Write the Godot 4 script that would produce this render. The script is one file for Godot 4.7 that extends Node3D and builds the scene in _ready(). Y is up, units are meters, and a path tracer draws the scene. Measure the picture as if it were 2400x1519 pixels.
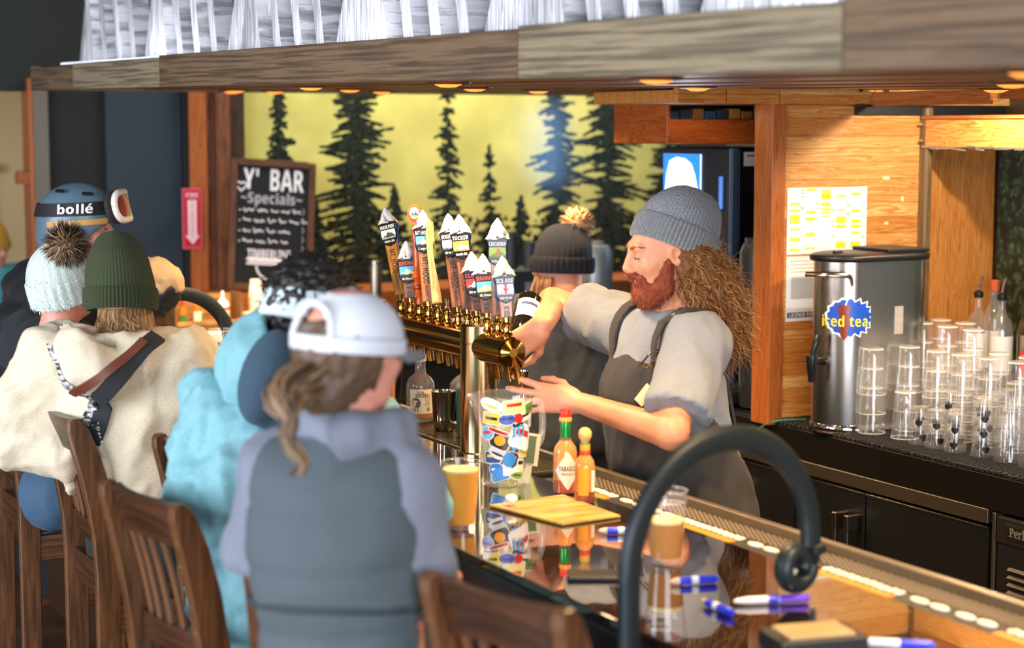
extends Node3D

# ---------------------------------------------------------------- mesh collector
class G:
	var v := PackedVector3Array()
	var n := PackedVector3Array()
	var uv := PackedVector2Array()
	var cl := PackedColorArray()
	var ix := PackedInt32Array()
	var col := Color.WHITE
	var colored := false
	var uo := Vector2.ZERO
	func vert(p: Vector3, nn: Vector3, u: Vector2) -> int:
		v.append(p); n.append(nn); uv.append(u); cl.append(col)
		return v.size() - 1
	func t(a: int, b: int, c: int) -> void:
		var f := (v[b] - v[a]).cross(v[c] - v[a])
		if f.dot(n[a] + n[b] + n[c]) > 0.0:
			ix.append(a); ix.append(c); ix.append(b)
		else:
			ix.append(a); ix.append(b); ix.append(c)
	func q(a: int, b: int, c: int, d: int) -> void:
		t(a, b, c); t(a, c, d)
	func quad(a: Vector3, b: Vector3, c: Vector3, d: Vector3, out := Vector3.ZERO) -> void:
		var nn := (b - a).cross(d - a).normalized()
		if out != Vector3.ZERO and nn.dot(out) < 0.0: nn = -nn
		q(vert(a, nn, Vector2(0, 1)), vert(b, nn, Vector2(1, 1)), vert(c, nn, Vector2(1, 0)), vert(d, nn, Vector2(0, 0)))
	# chamfered box; the texture runs along its longest side, in metres
	func box(c: Vector3, s: Vector3, b := Basis.IDENTITY, bev := 0.003) -> G:
		var h := s * 0.5
		bev = minf(bev, minf(h.x, minf(h.y, h.z)) * 0.6)
		var long := 0
		if s.y > s.x and s.y >= s.z: long = 1
		elif s.z > s.x and s.z > s.y: long = 2
		var id := {}
		for ax in 3:
			for sg in [-1.0, 1.0]:
				var a1 := (ax + 1) % 3
				var a2 := (ax + 2) % 3
				var nn := Vector3.ZERO
				nn[ax] = sg
				var ring := []
				for k in 4:
					var s1: float = [-1.0, 1.0, 1.0, -1.0][k]
					var s2: float = [-1.0, -1.0, 1.0, 1.0][k]
					var p := Vector3.ZERO
					p[ax] = sg * h[ax]; p[a1] = s1 * (h[a1] - bev); p[a2] = s2 * (h[a2] - bev)
					var o := a2 if a1 == long else a1
					var u := Vector2(p[long], p[o]) if ax != long else Vector2(p[a1], p[a2])
					var i := vert(c + b * p, b * nn, u + uo + Vector2(ax * 0.13, ax * 0.37))
					ring.append(i)
					var sv := [0, 0, 0]
					sv[ax] = int(sg); sv[a1] = int(s1); sv[a2] = int(s2)
					id[[ax, sv[0], sv[1], sv[2]]] = i
				q(ring[0], ring[1], ring[2], ring[3])
		if bev > 0.0:
			for ax in 3:
				var a1 := (ax + 1) % 3
				var a2 := (ax + 2) % 3
				for s1 in [-1, 1]:
					for s2 in [-1, 1]:
						var k := []
						for s0 in [-1, 1]:
							var sv := [0, 0, 0]
							sv[ax] = s0; sv[a1] = s1; sv[a2] = s2
							k.append(id[[a1, sv[0], sv[1], sv[2]]]); k.append(id[[a2, sv[0], sv[1], sv[2]]])
						q(k[0], k[1], k[3], k[2])
			for sx in [-1, 1]:
				for sy in [-1, 1]:
					for sz in [-1, 1]:
						t(id[[0, sx, sy, sz]], id[[1, sx, sy, sz]], id[[2, sx, sy, sz]])
		return self
	# profile of (radius, height); corners sharper than 35 degrees stay crisp
	func lathe(pr: Array, seg := 24, x := Transform3D(), sx := 1.0, sz := 1.0) -> G:
		var rows := []
		var L := 0.0
		for i in pr.size():
			var p: Vector2 = pr[i]
			var d0 := Vector2.ZERO
			var d1 := Vector2.ZERO
			if i > 0: d0 = (p - pr[i - 1]).normalized(); L += (p - pr[i - 1]).length()
			if i < pr.size() - 1: d1 = (pr[i + 1] - p).normalized()
			if i == 0: d0 = d1
			if i == pr.size() - 1: d1 = d0
			var dirs := [d0, d1] if d0.dot(d1) < 0.82 else [(d0 + d1).normalized()]
			for d in dirs:
				var row := []
				for k in seg + 1:
					var a := TAU * k / seg
					var nn := Vector3(cos(a) * d.y / sx, -d.x, sin(a) * d.y / sz)
					row.append(vert(x * Vector3(cos(a) * p.x * sx, p.y, sin(a) * p.x * sz), (x.basis * nn).normalized(), Vector2(float(k) / seg, L) + uo))
				rows.append([row, i])
		for r in rows.size() - 1:
			if rows[r][1] == rows[r + 1][1]: continue
			for k in seg: q(rows[r][0][k], rows[r][0][k + 1], rows[r + 1][0][k + 1], rows[r + 1][0][k])
		return self
	func tube(pts: Array, rad, seg := 8, caps := true, fl := 1.0, upv := Vector3.UP) -> G:
		# fl flattens the section across the side vector
		var m := pts.size()
		var prev := -1
		var side := Vector3.ZERO
		var L := 0.0
		for i in m:
			var p: Vector3 = pts[i]
			var d: Vector3 = (pts[mini(i + 1, m - 1)] - pts[maxi(i - 1, 0)]).normalized()
			if i > 0: L += (p - pts[i - 1]).length()
			if side == Vector3.ZERO:
				side = d.cross(upv)
				if side.length() < 0.05: side = d.cross(Vector3.RIGHT)
			side = (side - d * side.dot(d)).normalized()
			var up2 := side.cross(d)
			var r: float = rad if rad is float else rad[i]
			var first := v.size()
			for k in seg + 1:
				var a := TAU * k / seg
				var nn := side * cos(a) * fl + up2 * sin(a)
				vert(p + (side * cos(a) * fl + up2 * sin(a)) * r, (side * cos(a) / maxf(fl, 0.05) + up2 * sin(a)).normalized(), Vector2(L, float(k) / seg * 0.2) + uo)
			if prev >= 0:
				for k in seg: q(prev + k, prev + k + 1, first + k + 1, first + k)
			if caps and (i == 0 or i == m - 1):
				var cn := -d if i == 0 else d
				var c0 := vert(p, cn, uo)
				var fi := v.size()
				for k in seg: vert(v[first + k], cn, uo)
				for k in seg: t(c0, fi + k, fi + (k + 1) % seg)
			prev = first
		return self
	# a polygon in x,y pulled along z by depth, edges chamfered
	func prism(poly: PackedVector2Array, depth: float, x := Transform3D(), bev := 0.0015, mirror_uv := false) -> G:
		var lo := poly[0]
		var hi := poly[0]
		for p in poly: lo = lo.min(p); hi = hi.max(p)
		var inner := poly
		if bev > 0.0:
			var off := Geometry2D.offset_polygon(poly, -bev)
			if off.size() == 1 and off[0].size() >= 3: inner = off[0]
			else: bev = 0.0
		for sg in [-1.0, 1.0]:
			var tri := Geometry2D.triangulate_polygon(inner)
			var first := v.size()
			for p in inner: vert(x * Vector3(p.x, p.y, sg * depth / 2), (x.basis * Vector3(0, 0, sg)).normalized(), (p if uo != Vector2.INF else Vector2((p.x - lo.x) / (hi.x - lo.x), (hi.y - p.y) / (hi.y - lo.y))) + (uo if uo != Vector2.INF else Vector2.ZERO))
			for i in range(0, tri.size(), 3): t(first + tri[i], first + tri[i + 1], first + tri[i + 2])
		var m := poly.size()
		var cw := Geometry2D.is_polygon_clockwise(poly)
		for i in m:
			var a := poly[i]
			var b := poly[(i + 1) % m]
			var nn2 := Vector2(b.y - a.y, a.x - b.x).normalized() * (-1.0 if cw else 1.0)
			var nn := (x.basis * Vector3(nn2.x, nn2.y, 0)).normalized()
			var z := depth / 2 - bev
			var u0 := uo if uo != Vector2.INF else Vector2(0.5, 0.5)
			q(vert(x * Vector3(a.x, a.y, -z), nn, u0 + Vector2(a.x, a.y)), vert(x * Vector3(b.x, b.y, -z), nn, u0 + Vector2(b.x, b.y)), vert(x * Vector3(b.x, b.y, z), nn, u0 + Vector2(b.x, b.y + depth)), vert(x * Vector3(a.x, a.y, z), nn, u0 + Vector2(a.x, a.y + depth)))
			if bev > 0.0:
				var near := func(p: Vector2) -> Vector2:
					var best := inner[0]
					for w in inner:
						if w.distance_squared_to(p) < best.distance_squared_to(p): best = w
					return best
				var ia: Vector2 = near.call(a)
				var ib: Vector2 = near.call(b)
				for sg in [-1.0, 1.0]:
					var nz: Vector3 = (nn + x.basis.z.normalized() * float(sg)).normalized()
					var k0 := vert(x * Vector3(a.x, a.y, sg * z), nz, u0)
					var k1 := vert(x * Vector3(b.x, b.y, sg * z), nz, u0)
					var k2 := vert(x * Vector3(ib.x, ib.y, sg * depth / 2), nz, u0)
					var k3 := vert(x * Vector3(ia.x, ia.y, sg * depth / 2), nz, u0)
					q(k0, k1, k2, k3)
		return self
	func arrays(a: Array) -> G:
		# joins ready arrays: [verts, normals, indices]
		var f := v.size()
		for i in a[0].size(): vert(a[0][i], a[1][i], Vector2(a[0][i].x, a[0][i].y))
		for i in a[2]: ix.append(f + i)
		return self
	func mesh() -> ArrayMesh:
		var m := ArrayMesh.new()
		var a := []
		a.resize(Mesh.ARRAY_MAX)
		a[Mesh.ARRAY_VERTEX] = v
		a[Mesh.ARRAY_NORMAL] = n
		a[Mesh.ARRAY_TEX_UV] = uv
		if colored: a[Mesh.ARRAY_COLOR] = cl
		a[Mesh.ARRAY_INDEX] = ix
		m.add_surface_from_arrays(Mesh.PRIMITIVE_TRIANGLES, a)
		return m

# ---------------------------------------------------------------- soft bodies: smooth union of tapered limbs, meshed as surface nets
class Blob:
	var o: Vector3
	var c: float
	var nx: int
	var ny: int
	var nz: int
	var f: PackedFloat32Array
	func _init(lo: Vector3, hi: Vector3, cell: float) -> void:
		o = lo; c = cell
		nx = int((hi.x - lo.x) / c) + 2; ny = int((hi.y - lo.y) / c) + 2; nz = int((hi.z - lo.z) / c) + 2
		f = PackedFloat32Array(); f.resize(nx * ny * nz); f.fill(9.0)
	func rng(lo: Vector3, hi: Vector3) -> Array:
		var a := ((lo - o) / c).floor()
		var b := ((hi - o) / c).ceil()
		return [maxi(int(a.x), 0), mini(int(b.x), nx - 1), maxi(int(a.y), 0), mini(int(b.y), ny - 1), maxi(int(a.z), 0), mini(int(b.z), nz - 1)]
	# tapered capsule; flat squeezes it along the unit vector ax (flat < 1 is thinner)
	func cap(a: Vector3, b: Vector3, ra: float, rb: float, k := 0.02, ax := Vector3.ZERO, flat := 1.0) -> Blob:
		var m := maxf(ra, rb) * maxf(1.0, flat) + k + 2.5 * c
		var w := Vector3(m, m, m)
		var r := rng(a.min(b) - w, a.max(b) + w)
		var ba := b - a
		var il := 1.0 / maxf(ba.length_squared(), 1e-9)
		var ex := 1.0 / flat - 1.0
		var ik := 1.0 / maxf(k, 1e-6)
		var squeeze := flat != 1.0
		for z in range(r[4], r[5] + 1):
			for y in range(r[2], r[3] + 1):
				var i: int = (z * ny + y) * nx + r[0]
				var p := Vector3(o.x + r[0] * c, o.y + y * c, o.z + z * c) - a
				for x in range(r[0], r[1] + 1):
					var pa := p
					if squeeze: pa += ax * (ax.dot(p) * ex)
					var tt := clampf(pa.dot(ba) * il, 0.0, 1.0)
					var d := (pa - ba * tt).length() - lerpf(ra, rb, tt)
					var g := f[i]
					var h := k - absf(g - d)
					if h > 0.0:
						f[i] = minf(g, d) - h * h * ik * 0.25
					elif d < g:
						f[i] = d
					i += 1
					p.x += c
		return self
	func ball(p: Vector3, rad: Vector3, b := Basis.IDENTITY, k := 0.02, cutout := false) -> Blob:
		var m := maxf(rad.x, maxf(rad.y, rad.z)) + k + 2.5 * c
		var r := rng(p - Vector3(m, m, m), p + Vector3(m, m, m))
		var inv := b.transposed()
		var ir := Vector3.ONE / rad
		var mr := minf(rad.x, minf(rad.y, rad.z))
		var ik := 1.0 / maxf(k, 1e-6)
		for z in range(r[4], r[5] + 1):
			for y in range(r[2], r[3] + 1):
				var i: int = (z * ny + y) * nx + r[0]
				for x in range(r[0], r[1] + 1):
					var e := inv * (Vector3(o.x + x * c, o.y + y * c, o.z + z * c) - p)
					var k0 := (e * ir).length()
					var k1 := (e * ir * ir).length()
					var d := k0 * (k0 - 1.0) / maxf(k1, 1e-6) if k0 > 0.0001 else -mr
					var g := f[i]
					if cutout:
						d = -d
						var h := k - absf(g - d)
						if h > 0.0: f[i] = maxf(g, d) + h * h * ik * 0.25
						elif d > g: f[i] = d
					else:
						var h := k - absf(g - d)
						if h > 0.0: f[i] = minf(g, d) - h * h * ik * 0.25
						elif d < g: f[i] = d
					i += 1
		return self
	# keeps what lies below the plane (n . p < d)
	func cut(pn: Vector3, d: float, near := Vector3.INF, reach := 1e9) -> Blob:
		var i := 0
		for z in nz:
			for y in ny:
				var p := Vector3(o.x, o.y + y * c, o.z + z * c)
				for x in nx:
					if f[i] < 1.0:
						var s := pn.dot(p) - d
						if s > f[i] and (near == Vector3.INF or p.distance_squared_to(near) < reach * reach): f[i] = s
					i += 1
					p.x += c
		return self
	func skin(inflate := 0.0) -> Array:
		var id := PackedInt32Array(); id.resize(nx * ny * nz); id.fill(-1)
		var vs := PackedVector3Array()
		var idx := PackedInt32Array()
		var sx := 1
		var sy := nx
		var sz := nx * ny
		var off := [0, sx, sy, sx + sy, sz, sz + sx, sz + sy, sz + sx + sy]
		for z in nz - 1:
			for y in ny - 1:
				var i := (z * ny + y) * nx
				for x in nx - 1:
					var f0 := f[i]
					if f0 < 4.0:
						var mask := 0
						if f0 < inflate: mask |= 1
						if f[i + sx] < inflate: mask |= 2
						if f[i + sy] < inflate: mask |= 4
						if f[i + sx + sy] < inflate: mask |= 8
						if f[i + sz] < inflate: mask |= 16
						if f[i + sz + sx] < inflate: mask |= 32
						if f[i + sz + sy] < inflate: mask |= 64
						if f[i + sz + sx + sy] < inflate: mask |= 128
						if mask != 0 and mask != 255:
							var s := Vector3.ZERO
							var cnt := 0
							for e in 12:
								var a: int = EA[e]
								var b: int = EB[e]
								if ((mask >> a) & 1) != ((mask >> b) & 1):
									var fa: float = f[i + off[a]] - inflate
									var fb: float = f[i + off[b]] - inflate
									var tt := clampf(fa / (fa - fb), 0.02, 0.98)
									s += Vector3(lerpf(a & 1, b & 1, tt), lerpf((a >> 1) & 1, (b >> 1) & 1, tt), lerpf(a >> 2, b >> 2, tt))
									cnt += 1
							id[i] = vs.size()
							vs.append(o + (Vector3(x, y, z) + s / cnt) * c)
					i += 1
		for z in range(1, nz - 1):
			for y in range(1, ny - 1):
				var i := (z * ny + y) * nx + 1
				for x in range(1, nx - 1):
					if id[i] >= 0:
						var a := f[i] < inflate
						if a != (f[i + sx] < inflate): quad(idx, id[i], id[i - sy], id[i - sy - sz], id[i - sz], a)
						if a != (f[i + sy] < inflate): quad(idx, id[i], id[i - sz], id[i - sx - sz], id[i - sx], a)
						if a != (f[i + sz] < inflate): quad(idx, id[i], id[i - sx], id[i - sx - sy], id[i - sy], a)
					i += 1
		return [vs, normals(vs, idx), idx]
	static func quad(idx: PackedInt32Array, a: int, b: int, cc: int, d: int, flip: bool) -> void:
		if a < 0 or b < 0 or cc < 0 or d < 0: return
		if not flip:
			idx.append(a); idx.append(b); idx.append(cc); idx.append(a); idx.append(cc); idx.append(d)
		else:
			idx.append(a); idx.append(cc); idx.append(b); idx.append(a); idx.append(d); idx.append(cc)
	static func normals(vs: PackedVector3Array, idx: PackedInt32Array) -> PackedVector3Array:
		var ns := PackedVector3Array(); ns.resize(vs.size())
		for k in range(0, idx.size(), 3):
			var a := vs[idx[k]]
			var nn := (vs[idx[k + 2]] - a).cross(vs[idx[k + 1]] - a)
			ns[idx[k]] += nn; ns[idx[k + 1]] += nn; ns[idx[k + 2]] += nn
		for k in ns.size(): ns[k] = ns[k].normalized()
		return ns
	const EA := [0, 2, 4, 6, 0, 1, 4, 5, 0, 1, 2, 3]
	const EB := [1, 3, 5, 7, 2, 3, 6, 7, 4, 5, 6, 7]

# moves every vertex along its normal by fn(point, normal)
func rumple(a: Array, fn: Callable) -> Array:
	var vs: PackedVector3Array = a[0]
	var ns: PackedVector3Array = a[1]
	for i in vs.size(): vs[i] += ns[i] * fn.call(vs[i], ns[i])
	return [vs, Blob.normals(vs, a[2]), a[2]]

func relax(a: Array, times := 1) -> Array:
	var vs: PackedVector3Array = a[0]
	var idx: PackedInt32Array = a[2]
	for r in times:
		var s := PackedVector3Array(); s.resize(vs.size())
		var w := PackedFloat32Array(); w.resize(vs.size())
		for k in range(0, idx.size(), 3):
			var i0 := idx[k]
			var i1 := idx[k + 1]
			var i2 := idx[k + 2]
			s[i0] += vs[i1] + vs[i2]; s[i1] += vs[i0] + vs[i2]; s[i2] += vs[i0] + vs[i1]
			w[i0] += 2; w[i1] += 2; w[i2] += 2
		for i in vs.size():
			if w[i] > 0: vs[i] = vs[i].lerp(s[i] / w[i], 0.6)
	return [vs, Blob.normals(vs, idx), idx]

func blobmesh(a: Array, at := Vector3.ZERO) -> ArrayMesh:
	var m := ArrayMesh.new()
	var arr := []
	arr.resize(Mesh.ARRAY_MAX)
	var vs: PackedVector3Array = a[0].duplicate()
	if at != Vector3.ZERO:
		for i in vs.size(): vs[i] -= at
	arr[Mesh.ARRAY_VERTEX] = vs
	arr[Mesh.ARRAY_NORMAL] = a[1]
	arr[Mesh.ARRAY_INDEX] = a[2]
	m.add_surface_from_arrays(Mesh.PRIMITIVE_TRIANGLES, arr)
	return m

# ---------------------------------------------------------------- naming
func obj(called: String, mesh: Mesh, m: Material, parent: Node = self, x := Transform3D()) -> MeshInstance3D:
	var o := MeshInstance3D.new()
	o.name = numbered(called, parent)
	o.mesh = mesh
	o.material_override = m
	o.transform = x
	parent.add_child(o, true)
	return o
func numbered(called: String, parent: Node) -> String:
	if not parent.has_node(NodePath(called)): return called
	var key := [parent.get_instance_id(), called]
	var k: int = counts.get(key, 0) + 1
	while parent.has_node(NodePath("%s_%03d" % [called, k])): k += 1
	counts[key] = k
	return "%s_%03d" % [called, k]
var counts := {}
func tag(o: Node, label: String, cat: String, group := "") -> Node:
	o.set_meta("label", label)
	o.set_meta("category", cat)
	if group: o.set_meta("group", group)
	return o
func thing(called: String, label: String, cat: String, at := Vector3.ZERO, turn := 0.0, group := "") -> Node3D:
	var o := Node3D.new()
	o.name = numbered(called, self)
	o.position = at
	o.rotation.y = turn
	add_child(o, true)
	tag(o, label, cat, group)
	return o
func struct(called: String, mesh: Mesh, m: Material, parent: Node = self, x := Transform3D()) -> MeshInstance3D:
	var o := obj(called, mesh, m, parent, x)
	o.set_meta("kind", "structure")
	return o
func dup(root: Node3D, at: Vector3, turn: float, label: String, group := "") -> Node3D:
	var stem := String(root.name)
	var r: Node3D = root.duplicate()
	r.name = numbered(stem.rstrip("0123456789").trim_suffix("_") if stem[-1] in "0123456789" else stem, self)
	add_child(r, true)
	r.position = at
	r.rotation.y = turn
	if label: r.set_meta("label", label)
	if group: r.set_meta("group", group)
	return r
func bx(c: Vector3, s: Vector3, b := Basis.IDENTITY, bev := 0.003) -> ArrayMesh:
	var g := G.new()
	g.uo = Vector2(rnd.randf() * 7.0, rnd.randf() * 7.0)
	return g.box(c, s, b, bev).mesh()
func slab(lo: Vector3, hi: Vector3, bev := 0.003) -> ArrayMesh:
	return bx((lo + hi) / 2, (hi - lo).abs(), Basis.IDENTITY, bev)
func lath(pr: Array, seg := 24, x := Transform3D()) -> ArrayMesh:
	return G.new().lathe(pr, seg, x).mesh()
func V2(a: Array) -> Array:
	var r := []
	for i in range(0, a.size(), 2): r.append(Vector2(a[i], a[i + 1]))
	return r
func P2(a: Array) -> PackedVector2Array:
	return PackedVector2Array(V2(a))
func xf(at: Vector3, b := Basis.IDENTITY) -> Transform3D:
	return Transform3D(b, at)
func frame(y: Vector3, z_hint: Vector3) -> Basis:
	# y axis given, z as near to the hint as can be
	y = y.normalized()
	var xx := y.cross(z_hint).normalized()
	return Basis(xx, y, xx.cross(y))
func smooth_path(pts: Array, per := 6) -> Array:
	var r := []
	for i in pts.size() - 1:
		var a: Vector3 = pts[maxi(i - 1, 0)]
		var d: Vector3 = pts[mini(i + 2, pts.size() - 1)]
		for k in per: r.append(pts[i].cubic_interpolate(pts[i + 1], a, d, float(k) / per))
	r.append(pts[-1])
	return r
func lettering(s: String, h: float, m: Material, parent: Node, x: Transform3D, called := "lettering", depth := 0.0008, fit := 0.0, serif := false) -> MeshInstance3D:
	var tm := TextMesh.new()
	tm.text = s
	var key := 1 if serif else 0
	tm.font = fonts[key]
	tm.font_size = 48
	tm.pixel_size = h / 35.0
	tm.depth = depth
	tm.curve_step = 1.5
	if fit > 0.0:
		var w := tm.get_aabb().size.x
		if w > 0.0: x = x * Transform3D(Basis.from_scale(Vector3(fit / w, 1, 1)), Vector3.ZERO)
	return obj(called, tm, m, parent, x)
var fonts := []
var rnd := RandomNumberGenerator.new()
var M := {}

# ---------------------------------------------------------------- materials
func mat(hex, rough := 0.7, metal := 0.0) -> StandardMaterial3D:
	var m := StandardMaterial3D.new()
	m.albedo_color = Color(hex) if hex is String else hex
	m.roughness = rough
	m.metallic = metal
	return m
func noise(freq: float, kind := FastNoiseLite.TYPE_SIMPLEX_SMOOTH, oct := 4, sd := 1, warp := 0.0) -> FastNoiseLite:
	var f := FastNoiseLite.new()
	f.seed = sd
	f.noise_type = kind
	f.frequency = freq
	f.fractal_octaves = oct
	if warp > 0.0:
		f.domain_warp_enabled = true
		f.domain_warp_amplitude = warp
		f.domain_warp_frequency = freq * 0.6
	return f
func ntex(f: FastNoiseLite, ramp := [], size := 512, as_normal := false, bump := 4.0) -> NoiseTexture2D:
	var t := NoiseTexture2D.new()
	t.width = size; t.height = size
	t.seamless = true
	t.noise = f
	if as_normal:
		t.as_normal_map = true
		t.bump_strength = bump
	elif ramp.size():
		var g := Gradient.new()
		var off := PackedFloat32Array()
		var cs := PackedColorArray()
		for i in range(0, ramp.size(), 2):
			off.append(ramp[i]); cs.append(Color(ramp[i + 1]))
		g.offsets = off; g.colors = cs
		t.color_ramp = g
	return t
func wood(tint: String, rough := 0.5, tex := "grain", sc := Vector3(0.7, 5, 1)) -> StandardMaterial3D:
	var m := mat(tint, rough)
	m.albedo_texture = M[tex]
	m.uv1_scale = sc
	m.heightmap_enabled = true
	m.heightmap_texture = M[tex]
	m.heightmap_scale = 0.06
	return m
func cloth(tint, rough := 0.95, sc := 6.0, relief := 0.15, tex := "weave") -> StandardMaterial3D:
	var m := mat(tint, rough)
	m.uv1_triplanar = true
	m.uv1_scale = Vector3(sc, sc, sc)
	m.albedo_texture = M[tex + "_c"]
	m.heightmap_enabled = true
	m.heightmap_texture = M[tex]
	m.heightmap_scale = relief
	m.rim_enabled = true
	m.rim = 0.3
	m.rim_tint = 0.6
	return m
func glass(alpha := 0.04, tint := "ffffff") -> StandardMaterial3D:
	var m := mat(tint, 0.02)
	m.transparency = BaseMaterial3D.TRANSPARENCY_ALPHA
	m.albedo_color.a = alpha
	return m
func glow(tint, e: float) -> StandardMaterial3D:
	var m := mat(tint, 0.5)
	m.emission_enabled = true
	m.emission = Color(tint) if tint is String else tint
	m.emission_energy_multiplier = e
	return m
func make_materials() -> void:
	M.grain = ntex(noise(0.012, FastNoiseLite.TYPE_SIMPLEX, 5, 3, 30.0), [0.0, "9a9a9a", 0.35, "bcbcbc", 0.5, "e0e0e0", 0.62, "cccccc", 0.8, "ffffff", 1.0, "dcdcdc"])
	M.rings = ntex(noise(0.006, FastNoiseLite.TYPE_SIMPLEX_SMOOTH, 3, 8, 50.0), [0.0, "fff2e0", 0.2, "e8c9a0", 0.26, "ffffff", 0.4, "f0dcc0", 0.45, "c99a68", 0.5, "ffffff", 0.62, "e2bd8f", 0.66, "fff6ea", 0.8, "d9ad7a", 0.86, "ffffff", 1.0, "f4e2c8"])
	M.weather = ntex(noise(0.02, FastNoiseLite.TYPE_SIMPLEX, 5, 12, 40.0), [0.0, "8a8a8a", 0.3, "b0b0b0", 0.45, "e0e0e0", 0.5, "bdbdbd", 0.56, "ffffff", 1.0, "e6e6e6"])
	M.weave = ntex(noise(0.12, FastNoiseLite.TYPE_SIMPLEX, 2, 5), [], 256)
	M.weave_c = ntex(noise(0.07, FastNoiseLite.TYPE_SIMPLEX, 4, 6), [0.0, "dcdcdc", 0.5, "f0f0f0", 1.0, "ffffff"], 256)
	M.cloud = ntex(noise(0.015, FastNoiseLite.TYPE_SIMPLEX_SMOOTH, 5, 9), [0.0, "909090", 1.0, "ffffff"], 256)
	M.pine = wood("d9a866", 0.38, "rings", Vector3(0.5, 8, 1))
	M.pine2 = wood("cd9450", 0.38, "rings", Vector3(0.45, 10, 1))
	M.pine3 = wood("e6bd7c", 0.38, "rings", Vector3(0.55, 7, 1))
	M.cedar = wood("b06c38", 0.4, "rings", Vector3(0.4, 8, 1))
	M.stool = wood("70492a", 0.36, "grain", Vector3(0.5, 7, 1))
	M.stool_dark = wood("4c2d19", 0.33, "grain", Vector3(0.5, 7, 1))
	M.fascia = wood("8f8064", 0.7, "weather", Vector3(0.13, 6.5, 1))
	M.fascia2 = wood("745c42", 0.7, "weather", Vector3(0.13, 6.5, 1))
	M.soffit = wood("8c5430", 0.45, "grain", Vector3(0.5, 7, 1))
	M.grey_board = wood("cfcfd2", 0.8, "weather", Vector3(0.22, 8, 1))
	M.grey_board2 = wood("bbbbbf", 0.8, "weather", Vector3(0.2, 9, 1))
	M.dark_trim = wood("4a3421", 0.5)
	M.slate = mat("263640", 0.75)
	M.slate2 = mat("17191b", 0.8)
	M.black = mat("0d0e10", 0.45)
	M.blacksteel = mat("17181a", 0.32, 0.3)
	M.steel = mat("b9b4aa", 0.22, 1.0)
	M.brushed = mat("a39b8d", 0.38, 1.0)
	M.chrome = mat("d8d8d8", 0.06, 1.0)
	M.brass = mat("c79a4a", 0.14, 1.0)
	M.brass_column = mat("b6a07a", 0.16, 1.0)
	M.white = mat("f2f0ea", 0.6)
	M.plaster = mat("c9b489", 0.9)
	M.charcoal = mat("33363a", 0.8)
	M.glass = glass(0.05)
	M.rubber = mat("1b1c1e", 0.75)
	M.iron = mat("232c30", 0.45, 0.4)

# ================================================================ the scene
func _ready() -> void:
	rnd.seed = 77
	# camera: about 68 mm, looking 28 degrees to the right of the bar's length and 6 degrees down
	var cam := Camera3D.new()
	cam.name = "camera"
	add_child(cam)
	var lens := CameraAttributesPhysical.new()
	lens.frustum_focal_length = 67.94
	lens.frustum_focus_distance = 5.1
	lens.exposure_aperture = 2.6
	cam.attributes = lens
	cam.keep_aspect = Camera3D.KEEP_HEIGHT
	cam.fov = 20.0334
	cam.near = 0.05
	cam.far = 100.0
	cam.transform = Transform3D(Basis.from_euler(Vector3(deg_to_rad(-6.0995), deg_to_rad(-28.0065), 0)), Vector3(0, 1.97, 0))
	cam.current = true
	# daylight outside the windows
	var env := Environment.new()
	env.background_mode = Environment.BG_SKY
	var sk := Sky.new()
	var sm := ProceduralSkyMaterial.new()
	sm.sky_top_color = Color("8fb4e0"); sm.sky_horizon_color = Color("dfe8f2")
	sm.ground_horizon_color = Color("cfd6dd"); sm.ground_bottom_color = Color("9aa2aa")
	sk.sky_material = sm
	env.sky = sk
	env.tonemap_mode = Environment.TONE_MAPPER_LINEAR
	env.tonemap_exposure = 1.0
	env.sdfgi_enabled = true; env.ssao_enabled = true; env.ssil_enabled = true
	var we := WorldEnvironment.new()
	we.name = "environment"
	we.environment = env
	add_child(we)
	# daylight from unseen windows behind the camera and left, placed to light the guests
	area("daylight_back", Vector3(-0.4, 2.0, 3.85), Vector3(4.6, 2.2, 0), Vector3(0.1, 1.1, -3.0), "e6ebf8", 62.0)
	area("daylight_left", Vector3(-3.85, 2.0, -3.2), Vector3(5.2, 2.2, 0), Vector3(1.5, 1.1, -4.0), "e4eaf8", 60.0)
	var f1 := SystemFont.new(); f1.font_names = PackedStringArray(["Droid Sans"]); f1.font_weight = 700
	var f2 := SystemFont.new(); f2.font_names = PackedStringArray(["Droid Serif"]); f2.font_weight = 700
	fonts = [f1, f2]
	make_materials()
	room()
	soffit()
	back_wall_things()
	wing_wall()
	back_counter()
	bar()
	beer_tower()
	bar_things()
	glassware()
	stools()
	people()

func area(called: String, at: Vector3, size: Vector3, aim: Vector3, tint: String, e: float) -> void:
	var l := AreaLight3D.new()
	l.name = called
	l.area_size = Vector2(size.x, size.y)
	l.light_color = Color(tint)
	l.light_energy = e
	l.area_range = 30.0
	l.shadow_enabled = true
	add_child(l)
	l.look_at_from_position(at, aim, Vector3.UP)
func spot(called: String, at: Vector3, aim: Vector3, tint: String, e: float, angle := 55.0, size := 0.05, soft := 0.8, parent: Node = self) -> void:
	var l := SpotLight3D.new()
	l.name = called
	l.light_color = Color(tint)
	l.light_energy = e
	l.spot_angle = angle
	l.spot_angle_attenuation = soft
	l.spot_range = 14.0
	l.spot_attenuation = 2.0
	l.light_size = size
	l.shadow_enabled = true
	parent.add_child(l, true)
	l.look_at_from_position(at, aim, Vector3.RIGHT if absf((aim - at).normalized().y) > 0.95 else Vector3.UP)

# ---------------------------------------------------------------- room shell
const SOF := -0.0123   # the soffit drops a little towards the camera
func sof_y(z: float) -> float:
	return 2.13 + SOF * (z + 7.7)

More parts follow.
